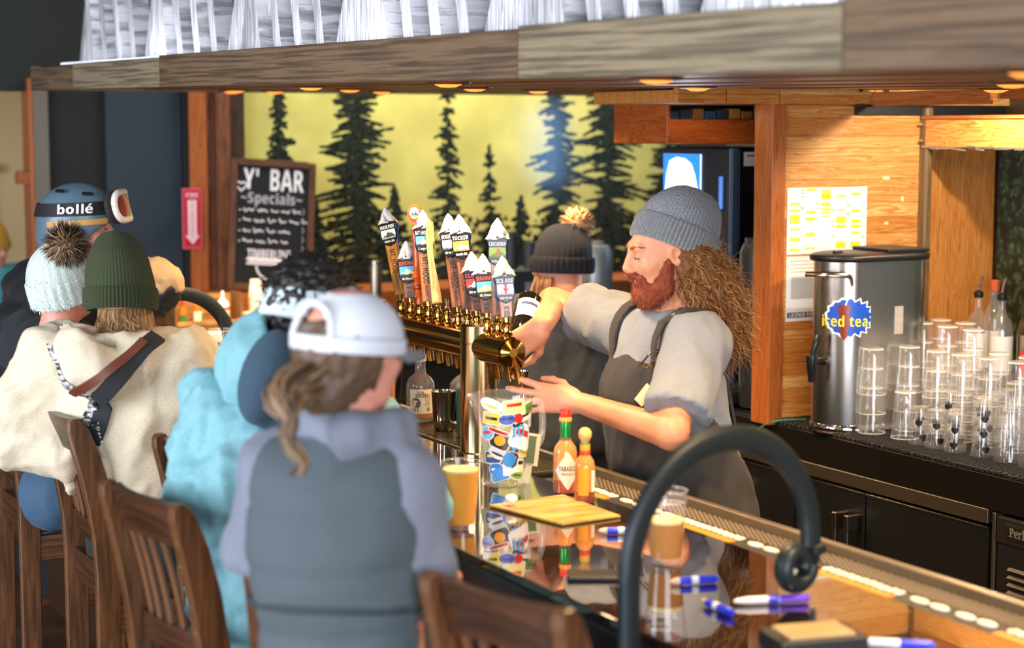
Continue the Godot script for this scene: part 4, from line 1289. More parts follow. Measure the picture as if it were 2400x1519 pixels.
func liquor() -> void:
	var y := 1.115
	var st := thing("bottle_step", "dark raised step behind the upturned glasses that carries the liquor bottles", "shelf", Vector3(4.43, 0.992, -3.6))
	obj("step", slab(Vector3(-0.12, 0, -1.33), Vector3(0.155, y - 0.992, 1.6), 0.004), M.dark_trim, st)
	obj("upper_shelf", slab(Vector3(0.03, 0.4, -1.05), Vector3(0.155, 0.42, 1.6), 0.004), M.dark_trim, st)
	var sq := V2([0, 0, 0.036, 0, 0.04, 0.006, 0.04, 0.17, 0.034, 0.2, 0.016, 0.225, 0.0135, 0.24, 0.0135, 0.275])
	var tall := V2([0, 0, 0.034, 0, 0.037, 0.006, 0.037, 0.19, 0.03, 0.22, 0.015, 0.25, 0.0135, 0.3])
	var a := spirit("liquor_bottle", "clear round-shouldered bottle with white label and steel pourer, first right of the brown post", Vector3(4.40, y, -4.83), sq, "f4f6f2", 0.08, "", 1)
	obj("label", curved(0.0403, 0.0403, 0.03, 0.15, 3.4, 0.3), mat("f0eee8", 0.6), a)
	var b := spirit("liquor_bottle", "clear bottle with white label and dark tilted pourer, second right of the brown post", Vector3(4.40, y, -4.715), sq, "f4f6f2", 0.08, "", 1)
	obj("label", curved(0.0403, 0.0403, 0.03, 0.15, 3.4, 0.3), mat("efeeec", 0.6), b)
	var c := spirit("liquor_bottle", "bottle with an orange wax cap behind the two clear bottles with pourers", Vector3(4.50, y, -4.86), tall, "e8efe0", 0.12, "c85a32", 0)
	obj("label", curved(0.0373, 0.0373, 0.04, 0.15, 3.4, 0.3), mat("efeeec", 0.6), c)
	var d := spirit("liquor_bottle", "dark green bottle with an orange capsule right of the clear bottles", Vector3(4.50, y, -4.68), tall, "1e2c22", 0.7, "c86038", 0)
	obj("label", curved(0.0373, 0.0373, 0.04, 0.15, 3.4, 0.3), mat("d8d4c8", 0.6), d)
	var e := spirit("liquor_bottle", "whiskey bottle with a square amber stopper and red label", Vector3(4.40, y, -4.58), sq, "5a3a1c", 0.35, "b8802e", 0)
	obj("label", curved(0.0403, 0.0403, 0.03, 0.11, 3.2, 1.9), mat("d8352e", 0.6), e)
	obj("cream_label", curved(0.0403, 0.0403, 0.03, 0.12, 1.85, 0.2), mat("e8dcb8", 0.6), e)
	var f := spirit("liquor_bottle", "clear bottle with steel pourer and cream label at the photo's right edge", Vector3(4.40, y, -4.47), sq, "f4f6f2", 0.10, "", 1)
	obj("label", curved(0.0403, 0.0403, 0.03, 0.14, 3.2, 0.2), mat("e6d9b4", 0.6), f)
	obj("red_label", curved(0.0406, 0.0406, 0.06, 0.12, 1.6, 0.6), mat("a8242e", 0.6), f)
	var k := spirit("vodka_bottle", "tall clear vodka bottle with a white label on the upper shelf at the right edge", Vector3(4.52, 1.412, -4.60), tall, "eef4f4", 0.10, "2a2c30", 0)
	obj("label", curved(0.0374, 0.0374, 0.02, 0.16, 3.2, 0.2), mat("f2f2f0", 0.6), k)
	bent_text("Ketel One", 0.024, 0.0385, PI / 2 + 0.35, 0.095, mat("1a1a1c", 0.6), k, 0.078, "lettering", true)
	bent_text("VODKA", 0.010, 0.0385, PI / 2 + 0.35, 0.07, mat("1a1a1c", 0.6), k, 0.04)
	obj("red_seal", curved(0.0378, 0.0378, 0.08, 0.105, PI / 2 + 1.5, PI / 2 + 1.15), mat("b8282e", 0.6), k)
	obj("engraving", curved(0.0378, 0.0378, 0.115, 0.145, PI / 2 + 0.9, PI / 2 + 0.3), mat("b0b4b8", 0.6), k)

# ---------------------------------------------------------------- the bar itself
func bar() -> void:
	var b := thing("bar_counter", "long dark polished bar running from the front to the far end, mirror-bright", "bar counter", Vector3(1.66, 0, -3.0))
	var top := mat("1e130c", 0.05)
	top.clearcoat_enabled = true; top.clearcoat = 1.0; top.clearcoat_roughness = 0.02
	top.metallic_specular = 0.75
	obj("top", slab(Vector3(0.0, 1.045, -4.48), Vector3(0.53, 1.1, 4.5), 0.004), top, b)
	obj("front_edge", slab(Vector3(-0.012, 0.985, -4.48), Vector3(0.06, 1.085, 4.5), 0.012), mat("0a0908", 0.5), b)
	obj("front_panel", slab(Vector3(0.14, 0.0, -4.48), Vector3(0.17, 1.045, 4.5)), mat("3a2415", 0.5), b)
	obj("back_panel", slab(Vector3(0.62, 0.0, -4.4), Vector3(0.66, 0.98, 4.5)), mat("2b2c2e", 0.4, 0.5), b)
	obj("rail_bed", slab(Vector3(0.53, 1.03, -1.0), Vector3(0.683, 1.085, 4.5), 0.002), mat("1a1614", 0.3), b)
	obj("rail_back", slab(Vector3(0.668, 1.03, -4.4), Vector3(0.688, 1.118, 4.5), 0.005), mat("8a7d6a", 0.35, 0.8), b)
	# drip tray behind the taps with its grate
	var tr := thing("drip_tray", "steel drip tray with a fine grate along the bar's back under the taps", "tray", Vector3(2.19, 1.045, -4.55))
	obj("pan", slab(Vector3(0.0, 0.0, -0.75), Vector3(0.138, 0.012, 0.54), 0.002), mat("4a443c", 0.3, 0.9), tr)
	obj("front_lip", slab(Vector3(0.0, 0.0, -0.75), Vector3(0.008, 0.06, 0.54), 0.002), M.steel, tr)
	obj("end_lip", slab(Vector3(0.0, 0.0, 0.532), Vector3(0.138, 0.06, 0.54), 0.002), M.steel, tr)
	var gr := G.new()
	for k in 108: gr.box(Vector3(0.072, 0.052, -0.745 + k * 0.0119), Vector3(0.125, 0.003, 0.003), Basis.IDENTITY, 0.0)
	for k in 12: gr.box(Vector3(0.014 + k * 0.0109, 0.0545, -0.105), Vector3(0.003, 0.003, 1.28), Basis.IDENTITY, 0.0)
	obj("grate", gr.mesh(), mat("b8a888", 0.25, 0.9), tr).set_meta("kind", "stuff")
	# long rail mat: ribbed rubber, an orange stripe and raised pale letters too soft to read
	var mt := thing("rail_mat", "rubber rail mat with an orange stripe and raised white lettering blocks", "mat", Vector3(2.192, 1.085, -3.0))
	obj("sheet", slab(Vector3(0.0, 0.0, -0.98), Vector3(0.135, 0.008, 2.4), 0.002), mat("2a241e", 0.6), mt)
	var rb := G.new()
	for i in 6:
		for k in 330: rb.box(Vector3(0.075 + i * 0.0105 + (k % 2) * 0.004, 0.0095, -0.975 + k * 0.0102), Vector3(0.0065, 0.005, 0.0065), Basis.IDENTITY, 0.0012)
	obj("ridges", rb.mesh(), mat("7a6c58", 0.45), mt).set_meta("kind", "stuff")
	var r := RandomNumberGenerator.new(); r.seed = 6
	var or_m := mat("c9861c", 0.5)
	var wh := mat("efe2cc", 0.5)
	var z := -0.92
	var n := 0
	while z < 1.9:
		if n % 3 == 0:
			obj("stripe", slab(Vector3(0.006, 0.006, z), Vector3(0.03, 0.012, z + 0.24), 0.003), or_m, mt)
			for k in 11: obj("raised_letter", G.new().prism(round_rect(0.024, 0.018, 0.006, 2), 0.005, Transform3D(Basis(Vector3(1, 0, 0), Vector3(0, 0, 1), Vector3(0, -1, 0)) * Basis(Vector3.BACK, r.randf_range(-0.4, 0.4)), Vector3(0.046 + r.randf() * 0.004, 0.011, z + 0.012 + k * 0.0215)), 0.0015).mesh(), wh, mt)
			z += 0.27
		else:
			for k in 2: obj("raised_letter", G.new().prism(ellipse(0.012, 0.024, 12), 0.006, Transform3D(Basis(Vector3(1, 0, 0), Vector3(0, 0, 1), Vector3(0, -1, 0)), Vector3(0.044, 0.011, z + 0.02 + k * 0.055)), 0.0015).mesh(), wh, mt)
			z += 0.125
		n += 1

# ---------------------------------------------------------------- brass tower and tap handles
func beer_tower() -> void:
	var t := thing("beer_tower", "polished brass beer tower, a long pipe on a round column", "beer tower", Vector3(2.2, 1.101, -4.32))
	obj("column", lath(V2([0.058, 0.0, 0.058, 0.008, 0.052, 0.012, 0.0515, 0.30, 0.0522, 0.301, 0.0522, 0.304, 0.0515, 0.305, 0.0515, 0.348, 0.047, 0.354, 0.0, 0.356]), 40), M.brass_column, t)
	obj("column", lath(V2([0.058, 0.0, 0.058, 0.008, 0.052, 0.012, 0.0515, 0.348, 0.047, 0.354, 0.0, 0.356]), 40, xf(Vector3(0, 0, -0.72))), M.brass_column, t)
	obj("pipe", G.new().tube([Vector3(0, 0.294, 0.185), Vector3(0, 0.294, 0.18), Vector3(0, 0.294, -0.89), Vector3(0, 0.294, -0.895)], [0.034, 0.0405, 0.0405, 0.034], 32).mesh(), M.brass, t)
	obj("end_cap", G.new().tube([Vector3(0, 0.294, 0.183), Vector3(0, 0.294, 0.190), Vector3(0, 0.294, 0.192)], [0.04, 0.036, 0.012], 28).mesh(), M.brass, t)
	var zs := [-4.821, -4.756, -4.696, -4.637, -4.576, -4.519, -4.45, -4.39, -4.335, -4.275, -4.215, -4.166]
	var spin := V2([0.0, -0.012, 0.013, -0.012, 0.013, 0.0, 0.016, 0.001, 0.017, 0.006, 0.014, 0.010, 0.009, 0.014, 0.0085, 0.022, 0.012, 0.026, 0.0125, 0.032, 0.009, 0.036, 0.0075, 0.046, 0.0, 0.047])
	for z in zs:
		var f := Node3D.new(); f.name = numbered("faucet", t); t.add_child(f, true)
		f.position = Vector3(0.0, 0.334, z + 4.32)
		obj("collar", lath(spin, 18), M.brass, f)
		# the spout leans out over the bartender's side
		obj("spout", G.new().tube(smooth_path([Vector3(0.012, -0.07, 0), Vector3(0.022, -0.078, 0), Vector3(0.03, -0.092, 0), Vector3(0.036, -0.125, 0)], 4), [0.010, 0.010, 0.011, 0.0125, 0.0125, 0.012, 0.0115, 0.011, 0.011, 0.0105, 0.0105, 0.010, 0.010], 14).mesh(), M.brass, f)
	obj("lever_pin", lath(V2([0.004, 0.045, 0.0055, 0.06, 0.0055, 0.066, 0.0, 0.07]), 12, xf(Vector3(0, 0.334, -0.199))), M.chrome, t)
	# the handles: foot, top, yaw of the face, shield colours
	var mh := "MT. HOOD"
	handle("white_ale", "golden wood tap handle with a pale white ale shield, furthest in the row", Vector3(2.2, 1.488, -4.821), Vector3(2.2, 1.738, -4.93), -0.62, {"body": "c8842a", "art": "d8d8c4", "title": "PAULDX POINT", "sub": "White Ale", "peak": "3a3f3a", "ridge": "8aa08a", "len": 1.0})
	handle("seasonal", "short tap handle with blue sky and pale mountain on its SEASONAL shield", Vector3(2.2, 1.485, -4.756), Vector3(2.2, 1.648, -4.786), -0.62, {"body": "8a5430", "art": "4aa4dc", "title": "SEASONAL", "tcol": "d8502c", "peak": "e2c796", "ridge": "243a2a", "sub": "Mt Hood", "len": 0.65})
	handle("lager", "tap handle with MT HOOD lager shield and orange wood paddle", Vector3(2.2, 1.485, -4.637), Vector3(2.2, 1.742, -4.672), -0.62, {"body": "c47428", "art": "58a8d4", "title": "MT HOOD", "peak": "e9e6df", "ridge": "2c3630", "sub": "Lager", "len": 1.0})
	handle("pale_half", "tap handle with violet mountain shield half hidden behind the TUCKER one", Vector3(2.2, 1.485, -4.45), Vector3(2.2, 1.738, -4.509), -0.62, {"body": "94562e", "art": "8a84b0", "title": "DOGSBODY", "peak": "dcd6e6", "ridge": "3a3550", "sub": "Pale", "len": 1.0})
	handle("double_ipa", "tap handle with orange sky over snowy peaks on its TUCKER shield", Vector3(2.2, 1.485, -4.39), Vector3(2.2, 1.738, -4.443), -0.55, {"body": "8a4e28", "art": "e08a30", "title": "TUCKER", "peak": "dcecf4", "ridge": "b8602a", "sub": "Double IPA", "len": 1.0})
	handle("red_ale", "short tap handle with a dark red shield left of the other short ones", Vector3(2.2, 1.485, -4.335), Vector3(2.2, 1.642, -4.368), -0.5, {"body": "7a4228", "art": "8a2a34", "title": "CLOUD", "tcol": "d8343c", "peak": "d4a0a8", "ridge": "2a1618", "sub": "Red", "len": 0.65})
	handle("seasonal_two", "short tap handle with blue SEASONAL shield partly behind the ICE AXE one", Vector3(2.2, 1.485, -4.275), Vector3(2.2, 1.64, -4.302), -0.5, {"body": "8a5430", "art": "58b0e0", "title": "SEASONAL", "tcol": "d8502c", "peak": "e2c796", "ridge": "c8a050", "sub": "Mt Hood", "len": 0.65})
	handle("pale_ale", "tall tap handle with a green meadow shield behind the near short ones", Vector3(2.2, 1.485, -4.215), Vector3(2.2, 1.738, -4.217), -0.5, {"body": "a8642c", "art": "a4b83c", "title": "CASCADIAN", "peak": "7c9430", "ridge": "5f7a28", "sub": "Pale Ale", "len": 1.0, "dot": true})
	handle("ice_axe", "short tap handle with a red flame on its white ICE AXE shield, nearest the bartender", Vector3(2.2, 1.483, -4.166), Vector3(2.2, 1.642, -4.19), -0.38, {"body": "c8742e", "art": "e6dcea", "title": "ICE AXE", "peak": "d9c8dc", "ridge": "c9b2cc", "sub": "India Pale Ale", "len": 0.65, "axe": true})
	# two odd ones out
	var am := thing("tap_handle", "ornate red and orange turned tap handle with a round yellow badge on top", "tap handle", Vector3(2.2, 1.483, -4.696))
	am.basis = frame(Vector3(0.0, 0.283, -0.03), Vector3(-0.58, 0, 0.81))
	obj("spindle", lath(V2([0.0, -0.012, 0.009, -0.01, 0.007, 0.01, 0.010, 0.02, 0.014, 0.03, 0.015, 0.045, 0.011, 0.052, 0.013, 0.06, 0.019, 0.066, 0.013, 0.078, 0.011, 0.11, 0.012, 0.16, 0.013, 0.20, 0.009, 0.215, 0.0, 0.216]), 20), mat("c4521c", 0.2), am)
	obj("collar", lath(V2([0.0135, 0.03, 0.016, 0.034, 0.0155, 0.044, 0.012, 0.05]), 18), mat("7a2c14", 0.2), am)
	obj("badge", G.new().prism(ellipse(0.021, 0.029, 28), 0.022, xf(Vector3(0, 0.244, 0)), 0.004).mesh(), mat("e0b02a", 0.3), am)
	obj("red_ring", G.new().prism(ellipse(0.0175, 0.0245, 26), 0.001, xf(Vector3(0, 0.245, 0.0112)), 0.0).mesh(), mat("c43a24", 0.4), am)
	obj("picture", G.new().prism(ellipse(0.0145, 0.017, 24), 0.001, xf(Vector3(0, 0.249, 0.0118)), 0.0).mesh(), mat("ecdcec", 0.4), am)
	obj("trees", G.new().prism(P2([-0.012, 0.236, -0.012, 0.246, -0.008, 0.241, -0.004, 0.252, 0.0, 0.243, 0.005, 0.254, 0.009, 0.243, 0.012, 0.247, 0.012, 0.236]), 0.0008, xf(Vector3(0, 0, 0.0126)), 0.0).mesh(), mat("4a4a8a", 0.5), am)
	obj("grass_band", G.new().prism(P2([-0.011, 0.236, 0.011, 0.236, 0.011, 0.241, -0.011, 0.243]), 0.0008, xf(Vector3(0, 0, 0.0132)), 0.0).mesh(), mat("c8b43a", 0.5), am)
	var wp := thing("tap_handle", "plain pale wood paddle tap handle seen from its curved side", "tap handle", Vector3(2.2, 1.485, -4.576))
	wp.basis = frame(Vector3(0.0, 0.226, -0.052), Vector3(-0.45, 0, 0.89))
	var g := G.new()
	g.uo = Vector2(0.3, 0.1)
	g.prism(P2([-0.015, 0.0, 0.013, 0.0, 0.010, 0.05, 0.004, 0.10, 0.0015, 0.145, 0.004, 0.165, 0.010, 0.175, 0.0105, 0.228, 0.003, 0.233, -0.006, 0.231, -0.0135, 0.20, -0.0145, 0.15, -0.014, 0.08]), 0.026, Transform3D.IDENTITY, 0.004)
	for i in g.uv.size(): g.uv[i] = Vector2(g.uv[i].y, g.uv[i].x)
	obj("paddle", g.mesh(), wood("d9ab6c", 0.4, "grain", Vector3(2, 14, 1)), wp)

func handle(kind: String, label: String, foot: Vector3, top: Vector3, yaw: float, d: Dictionary) -> void:
	var h := thing("tap_handle", label, "tap handle", foot)
	var up := top - foot
	h.basis = frame(up, Vector3(sin(yaw), 0, cos(yaw)))
	var L := up.length()
	var bm := wood(d.body, 0.3, "grain", Vector3(2, 16, 1))
	bm.clearcoat_enabled = true; bm.clearcoat = 0.5; bm.clearcoat_roughness = 0.1
	var ys := L - 0.085         # shield centre
	var g := G.new()
	g.uo = Vector2(rnd.randf(), rnd.randf())
	g.prism(P2([-0.0145, 0.0, 0.0145, 0.0, 0.0195, L - 0.05, -0.0195, L - 0.05]), 0.024, Transform3D.IDENTITY, 0.002)
	for i in g.uv.size(): g.uv[i] = Vector2(g.uv[i].y, g.uv[i].x)
	obj("paddle", g.mesh(), bm, h)
	obj("ferrule", lath(V2([0.0, -0.012, 0.008, -0.012, 0.008, 0.001, 0.0, 0.002]), 14), M.brass, h)
	# snowy cap
	var f := noise(28.0, FastNoiseLite.TYPE_SIMPLEX, 3, hash(kind) % 100)
	var mg := G.new()
	mg.colored = true
	var seg := 22
	var prev := -1
	for j in 9:
		var t := j / 8.0
		var first := mg.v.size()
		for k in seg + 1:
			var a := TAU * (k % seg) / seg
			var rad := (1.0 - t) * (0.027 + 0.006 * f.get_noise_3d(cos(a), sin(a), t)) + 0.004 * (1.0 - pow(t, 6.0)) + 0.002 * sin(a * 5.0 + j)
			var p := Vector3(cos(a) * rad, L - 0.054 + t * 0.054, sin(a) * rad * 0.62)
			var grey := clampf(0.42 + 0.3 * sin(a * 4.0 + t * 5.0 + hash(kind) % 7) + 0.9 * f.get_noise_3d(cos(a) * 0.06 + 0.3, sin(a) * 0.06, t * 0.05), 0.0, 1.0)
			mg.col = Color(0.74, 0.73, 0.70).lerp(Color(0.16, 0.13, 0.11), smoothstep(0.62, 0.74, grey) * (1.0 - t * t))
			mg.vert(p, Vector3(cos(a), 0.75, sin(a) * 1.4).normalized(), Vector2.ZERO)
		if prev >= 0:
			for k in seg: mg.q(prev + k, prev + k + 1, first + k + 1, first + k)
		prev = first
	var sm := mat("ffffff", 0.5)
	sm.vertex_color_use_as_albedo = true
	obj("snow_cap", mg.mesh(), sm, h)
	# shields: a dark one front and back, the art lies a little proud
	var out := PackedVector2Array()
	for p in V2([-0.026, 0.02, -0.0275, 0.030, -0.021, 0.033, -0.006, 0.036, 0.0, 0.041, 0.006, 0.036, 0.021, 0.033, 0.0275, 0.030, 0.026, 0.02, 0.0235, 0.012, 0.025, -0.004, 0.024, -0.022, 0.017, -0.032, 0.0, -0.040, -0.017, -0.032, -0.024, -0.022, -0.025, -0.004, -0.0235, 0.012]): out.append(p)
	var art := PackedVector2Array()
	for p in V2([-0.021, 0.010, 0.021, 0.010, 0.0215, -0.004, 0.0205, -0.017, -0.0205, -0.017, -0.0215, -0.004]): art.append(p)
	var zf := 0.0175
	obj("shield", G.new().prism(out, 0.007, xf(Vector3(0, ys, zf - 0.0025)), 0.0018).mesh(), mat("14161a", 0.25), h)
	obj("back_shield", G.new().prism(out, 0.007, xf(Vector3(0, ys, -zf + 0.0025)), 0.0018).mesh(), mat("1f3c86", 0.25), h)
	obj("picture", G.new().prism(art, 0.001, xf(Vector3(0, ys, zf + 0.0015)), 0.0).mesh(), mat(d.art, 0.35), h)
	obj("mountain", G.new().prism(P2([-0.0205, -0.014, -0.012, -0.006, -0.008, -0.007, -0.001, 0.004, 0.004, -0.002, 0.008, 0.0, 0.0205, -0.012, 0.0205, -0.0165, -0.0205, -0.0165]), 0.0008, xf(Vector3(0.001, ys, zf + 0.0022)), 0.0).mesh(), mat(d.peak, 0.4), h)
	obj("ridge", G.new().prism(P2([-0.0205, -0.017, -0.0205, -0.011, -0.015, -0.013, -0.010, -0.010, -0.004, -0.014, 0.004, -0.0135, 0.010, -0.011, 0.016, -0.0135, 0.0205, -0.010, 0.0205, -0.017]), 0.0008, xf(Vector3(0, ys, zf + 0.0029)), 0.0).mesh(), mat(d.ridge, 0.4), h)
	if d.has("axe"): obj("flame", G.new().prism(P2([-0.004, 0.009, 0.004, 0.010, 0.003, 0.001, 0.007, -0.004, 0.002, -0.009, 0.003, -0.016, -0.001, -0.016, -0.003, -0.006, -0.006, -0.003, -0.001, 0.002]), 0.0008, xf(Vector3(0, ys, zf + 0.0036)), 0.0).mesh(), mat("c84a24", 0.4), h)
	if d.has("dot"): obj("figure", G.new().prism(P2([-0.003, 0.006, 0.003, 0.006, 0.004, -0.004, 0.006, -0.012, 0.001, -0.008, -0.005, -0.012, -0.003, -0.003]), 0.0008, xf(Vector3(0.001, ys, zf + 0.0036)), 0.0).mesh(), mat("c86a5a", 0.4), h)
	lettering(d.title, 0.0105, mat(d.get("tcol", "f2efe6"), 0.4), h, xf(Vector3(0, ys + 0.0185, zf + 0.0016)), "lettering", 0.0006, 0.043)
	lettering(d.sub, 0.0065, mat("f0e8d0", 0.4), h, xf(Vector3(0, ys - 0.0255, zf + 0.0016)), "lettering", 0.0006, 0.03, true)
	# burned lettering down the paddle
	var burn := mat("2a1608", 0.6)
	var down := Basis(Vector3.BACK, -PI / 2)
	var room_y := ys - 0.046
	if room_y > 0.10:
		lettering("MT. HOOD", 0.017, burn, h, xf(Vector3(0, room_y - 0.04, 0.0124), down), "burned_lettering", 0.0006, 0.075)
		lettering("BREWING CO", 0.009, burn, h, xf(Vector3(0, room_y - 0.104, 0.0124), down), "burned_lettering", 0.0006, 0.044)
	else: lettering("MT. HOOD", 0.015, burn, h, xf(Vector3(0, room_y * 0.5, 0.0124), down), "burned_lettering", 0.0006, minf(0.07, room_y * 0.9))

# ---------------------------------------------------------------- things on the bar
func bar_things() -> void:
	var y := 1.101
	hoop("iron_hoop", "thick dark iron hoop with a scrolled end arching over the front of the bar", Vector3(1.83, y, -2.64), 0.232, 0.325, 12.0)
	hoop("iron_hoop", "dark iron strap hoop with a scrolled end on the bar beside the cream hoodie", Vector3(1.85, y, -5.85), 0.21, 0.325, 12.0)
	beer("beer_glass", "pint glass of cloudy golden beer beside the grey vest's arm", Vector3(1.748, y, -3.524), 0.86, "f0a80c", true)
	beer("beer_glass", "pint glass of clear amber beer, half empty, inside the iron hoop", Vector3(1.971, y, -3.048), 0.56, "b47408", false)
	pitcher()
	sauces()
	# wooden clipboard-like pad and paper ball
	var pd := thing("menu_board", "thin pale wooden menu board lying flat on the bar", "board", Vector3(2.025, y, -3.585))
	pd.rotation.y = 0.0
	var pp := P2([1.905 - 2.025, 3.697 - 3.585, 2.118 - 2.025, 3.723 - 3.585, 2.114 - 2.025, 3.456 - 3.585, 1.954 - 2.025, 3.44 - 3.585])
	obj("board", G.new().prism(pp, 0.006, Transform3D(Basis(Vector3(1, 0, 0), Vector3(0, 0, -1), Vector3(0, 1, 0)), Vector3(0, 0.003, 0)), 0.0015).mesh(), wood("e0b866", 0.35, "grain", Vector3(0.5, 3, 1)), pd)
	var pb := Blob.new(Vector3(-0.03, -0.01, -0.03), Vector3(0.03, 0.05, 0.03), 0.0025)
	pb.ball(Vector3(0, 0.013, 0), Vector3(0.018, 0.013, 0.016), Basis.IDENTITY, 0.0)
	var nf := noise(60.0, FastNoiseLite.TYPE_CELLULAR, 2, 3)
	var pa := rumple(pb.skin(), func(p: Vector3, _n: Vector3) -> float: return 0.005 * nf.get_noise_3dv(p))
	tag(obj("paper_ball", blobmesh(pa), mat("f4efe6", 0.8), self, xf(Vector3(1.945, y + 0.009, -3.66))), "small crumpled white paper ball on the corner of the menu board", "paper")
	# pens
	pen("blue marker with white cap end lying inside the iron hoop beside the amber beer", Vector3(1.877, y, -2.887), Vector3(1.969, y, -2.864), 0)
	pen("blue pen with pale tip pointing to the camera, left of the white pen", Vector3(1.854, y, -2.744), Vector3(1.851, y, -2.644), 1)
	pen("white and violet pen lying across the bar under the hoop's scroll", Vector3(1.90, y, -2.709), Vector3(2.036, y, -2.664), 2)
	pen("white and blue marker at the photo's bottom edge beside the rail mat", Vector3(1.923, y, -2.403), Vector3(2.03, y, -2.312), 3)
	pen("blue pen with white end lying behind the iron hoop's left side", Vector3(1.985, y, -3.335), Vector3(2.068, y, -3.295), 0)
	# dark phone
	var ph := thing("phone", "dark phone with a tan edge lying flat on the bar before the hot sauces", "phone", Vector3(1.79, y, -3.01), deg_to_rad(-28))
	obj("body", slab(Vector3(-0.06, 0, -0.032), Vector3(0.06, 0.008, 0.032), 0.003), M.black, ph)
	obj("edge", slab(Vector3(0.0, 0.001, -0.034), Vector3(0.062, 0.007, -0.031), 0.001), mat("b08a5c", 0.4), ph)
	# napkin caddy at the very front
	var nc := thing("napkin_holder", "low dark square napkin holder at the front of the bar below the hoop's scroll", "napkin holder", Vector3(1.845, y, -2.40), deg_to_rad(-12))
	obj("body", slab(Vector3(-0.08, 0, -0.05), Vector3(0.08, 0.035, 0.05), 0.006), mat("1c1d1f", 0.5), nc)
	obj("napkins", slab(Vector3(-0.06, 0.03, -0.04), Vector3(0.06, 0.04, 0.04), 0.004), mat("b09468", 0.8), nc)
	obj("peg", lath(V2([0.006, 0.03, 0.006, 0.06, 0.0, 0.062]), 10, xf(Vector3(0.02, 0, -0.045))), M.iron, nc)
	# tall glass pitcher with straw and short tumbler by the cream hoodie
	var tg := thing("glass_carafe", "tall straight glass carafe holding a pale drink and a dark straw", "carafe", Vector3(2.0, y, -5.82))
	obj("glass", lath(V2([0.0, 0.003, 0.036, 0.003, 0.042, 0.012, 0.046, 0.20]), 28), glass(0.07), tg)
	obj("drink", lath(V2([0.0, 0.006, 0.034, 0.006, 0.0405, 0.014, 0.0432, 0.13, 0.0, 0.13]), 26), glass(0.45, "b9b48c"), tg)
	obj("rim", lath(V2([0.0455, 0.198, 0.047, 0.2, 0.0455, 0.202, 0.0445, 0.2, 0.0455, 0.198]), 28), glass(0.2), tg)
	obj("straw", G.new().tube([Vector3(0.03, 0.02, 0.02), Vector3(-0.01, 0.26, 0.0)], 0.004, 8).mesh(), M.black, tg)
	var t2 := thing("glass_tumbler", "short tumbler with clear drink, ice and a black straw beside the cream sleeve", "glass", Vector3(1.80, y, -5.24))
	obj("glass", lath(V2([0.0, 0.003, 0.03, 0.003, 0.034, 0.01, 0.04, 0.10]), 26), glass(0.08), t2)
	obj("drink", lath(V2([0.0, 0.005, 0.031, 0.005, 0.036, 0.055, 0.0, 0.056]), 24), glass(0.2, "e8e4d0"), t2)
	for k in 4: obj("ice_cube", bx(Vector3([-0.012, 0.012, 0.0, -0.006][k], [0.02, 0.024, 0.045, 0.06][k], [0.005, -0.006, 0.012, -0.01][k]), Vector3(0.02, 0.02, 0.02), Basis.from_euler(Vector3(k, k * 1.7, k * 0.6)), 0.003), glass(0.15), t2)
	obj("straw", G.new().tube([Vector3(0.02, 0.01, 0.01), Vector3(-0.045, 0.15, -0.03)], 0.0035, 8).mesh(), M.black, t2)
	# whiskey bottle and shakers in the drip tray
	whiskey()
	shaker("shaker_tin", "tall polished steel shaker tin left of the whiskey bottle", Vector3(2.262, y, -5.05), 0.165, 0.043, 0.033, true)
	shaker("shaker_tin", "slim tapered steel shaker tin right of the whiskey bottle, leaning pair", Vector3(2.287, y, -4.72), 0.115, 0.036, 0.029, false)
	var gb := thing("green_bottle", "dark green cylinder with a clear rim behind the slim shaker tin", "bottle", Vector3(2.30, y, -4.60))
	obj("body", lath(V2([0, 0, 0.026, 0.0, 0.028, 0.006, 0.028, 0.135]), 22), mat("3a5a4c", 0.35), gb)
	obj("rim", lath(V2([0.028, 0.135, 0.028, 0.152]), 22), glass(0.12), gb)
	var jg := thing("small_jigger", "small textured glass shot measure beside the tall shaker tin", "glass", Vector3(2.235, y, -4.955))
	obj("glass", lath(V2([0.0, 0.004, 0.018, 0.004, 0.022, 0.012, 0.026, 0.05]), 20), glass(0.12, "e8d0b0"), jg)
	obj("foil", lath(V2([0.0, 0.008, 0.019, 0.008, 0.0235, 0.045, 0.0, 0.048]), 20), mat("b89878", 0.25, 0.8), jg)

func hoop(called: String, label: String, at: Vector3, half: float, high: float, turn: float) -> void:
	var h := thing(called, label, "railing", at, deg_to_rad(turn), "iron hoops on the bar")
	var pts := []
	# guest side foot, arch, then down to the scroll over the bar
	pts.append(Vector3(-half, -0.09, 0)); pts.append(Vector3(-half, 0.0, 0)); pts.append(Vector3(-half, high * 0.28, 0))
	for k in 13:
		var a := PI - PI * k / 12.0
		pts.append(Vector3(cos(a) * half, high - half * 0.92 + sin(a) * half * 0.92, 0))
	pts.append(Vector3(half, high * 0.24, 0)); pts.append(Vector3(half - 0.002, 0.075, 0))
	obj("strap", G.new().tube(smooth_path(pts, 4), 0.0245, 14, true, 0.55, Vector3.RIGHT).mesh(), M.iron, h)
	var sc := []
	var rc := 0.042
	for k in 26:
		var a := -0.1 - k * 0.27
		var r := rc * (1.0 - k * 0.022)
		sc.append(Vector3(half - rc + cos(a) * r, 0.062 + sin(a) * r + 0.006, 0))
	obj("scroll", G.new().tube(sc, 0.0165, 12, true, 1.2, Vector3.RIGHT).mesh(), M.iron, h)
	obj("collar", bx(Vector3(half - 0.001, 0.095, 0), Vector3(0.034, 0.018, 0.056), Basis.IDENTITY, 0.004), M.iron, h)
	obj("foot_plate", slab(Vector3(-half - 0.012, -0.11, -0.035), Vector3(-half + 0.014, -0.03, 0.035), 0.004), M.iron, h)

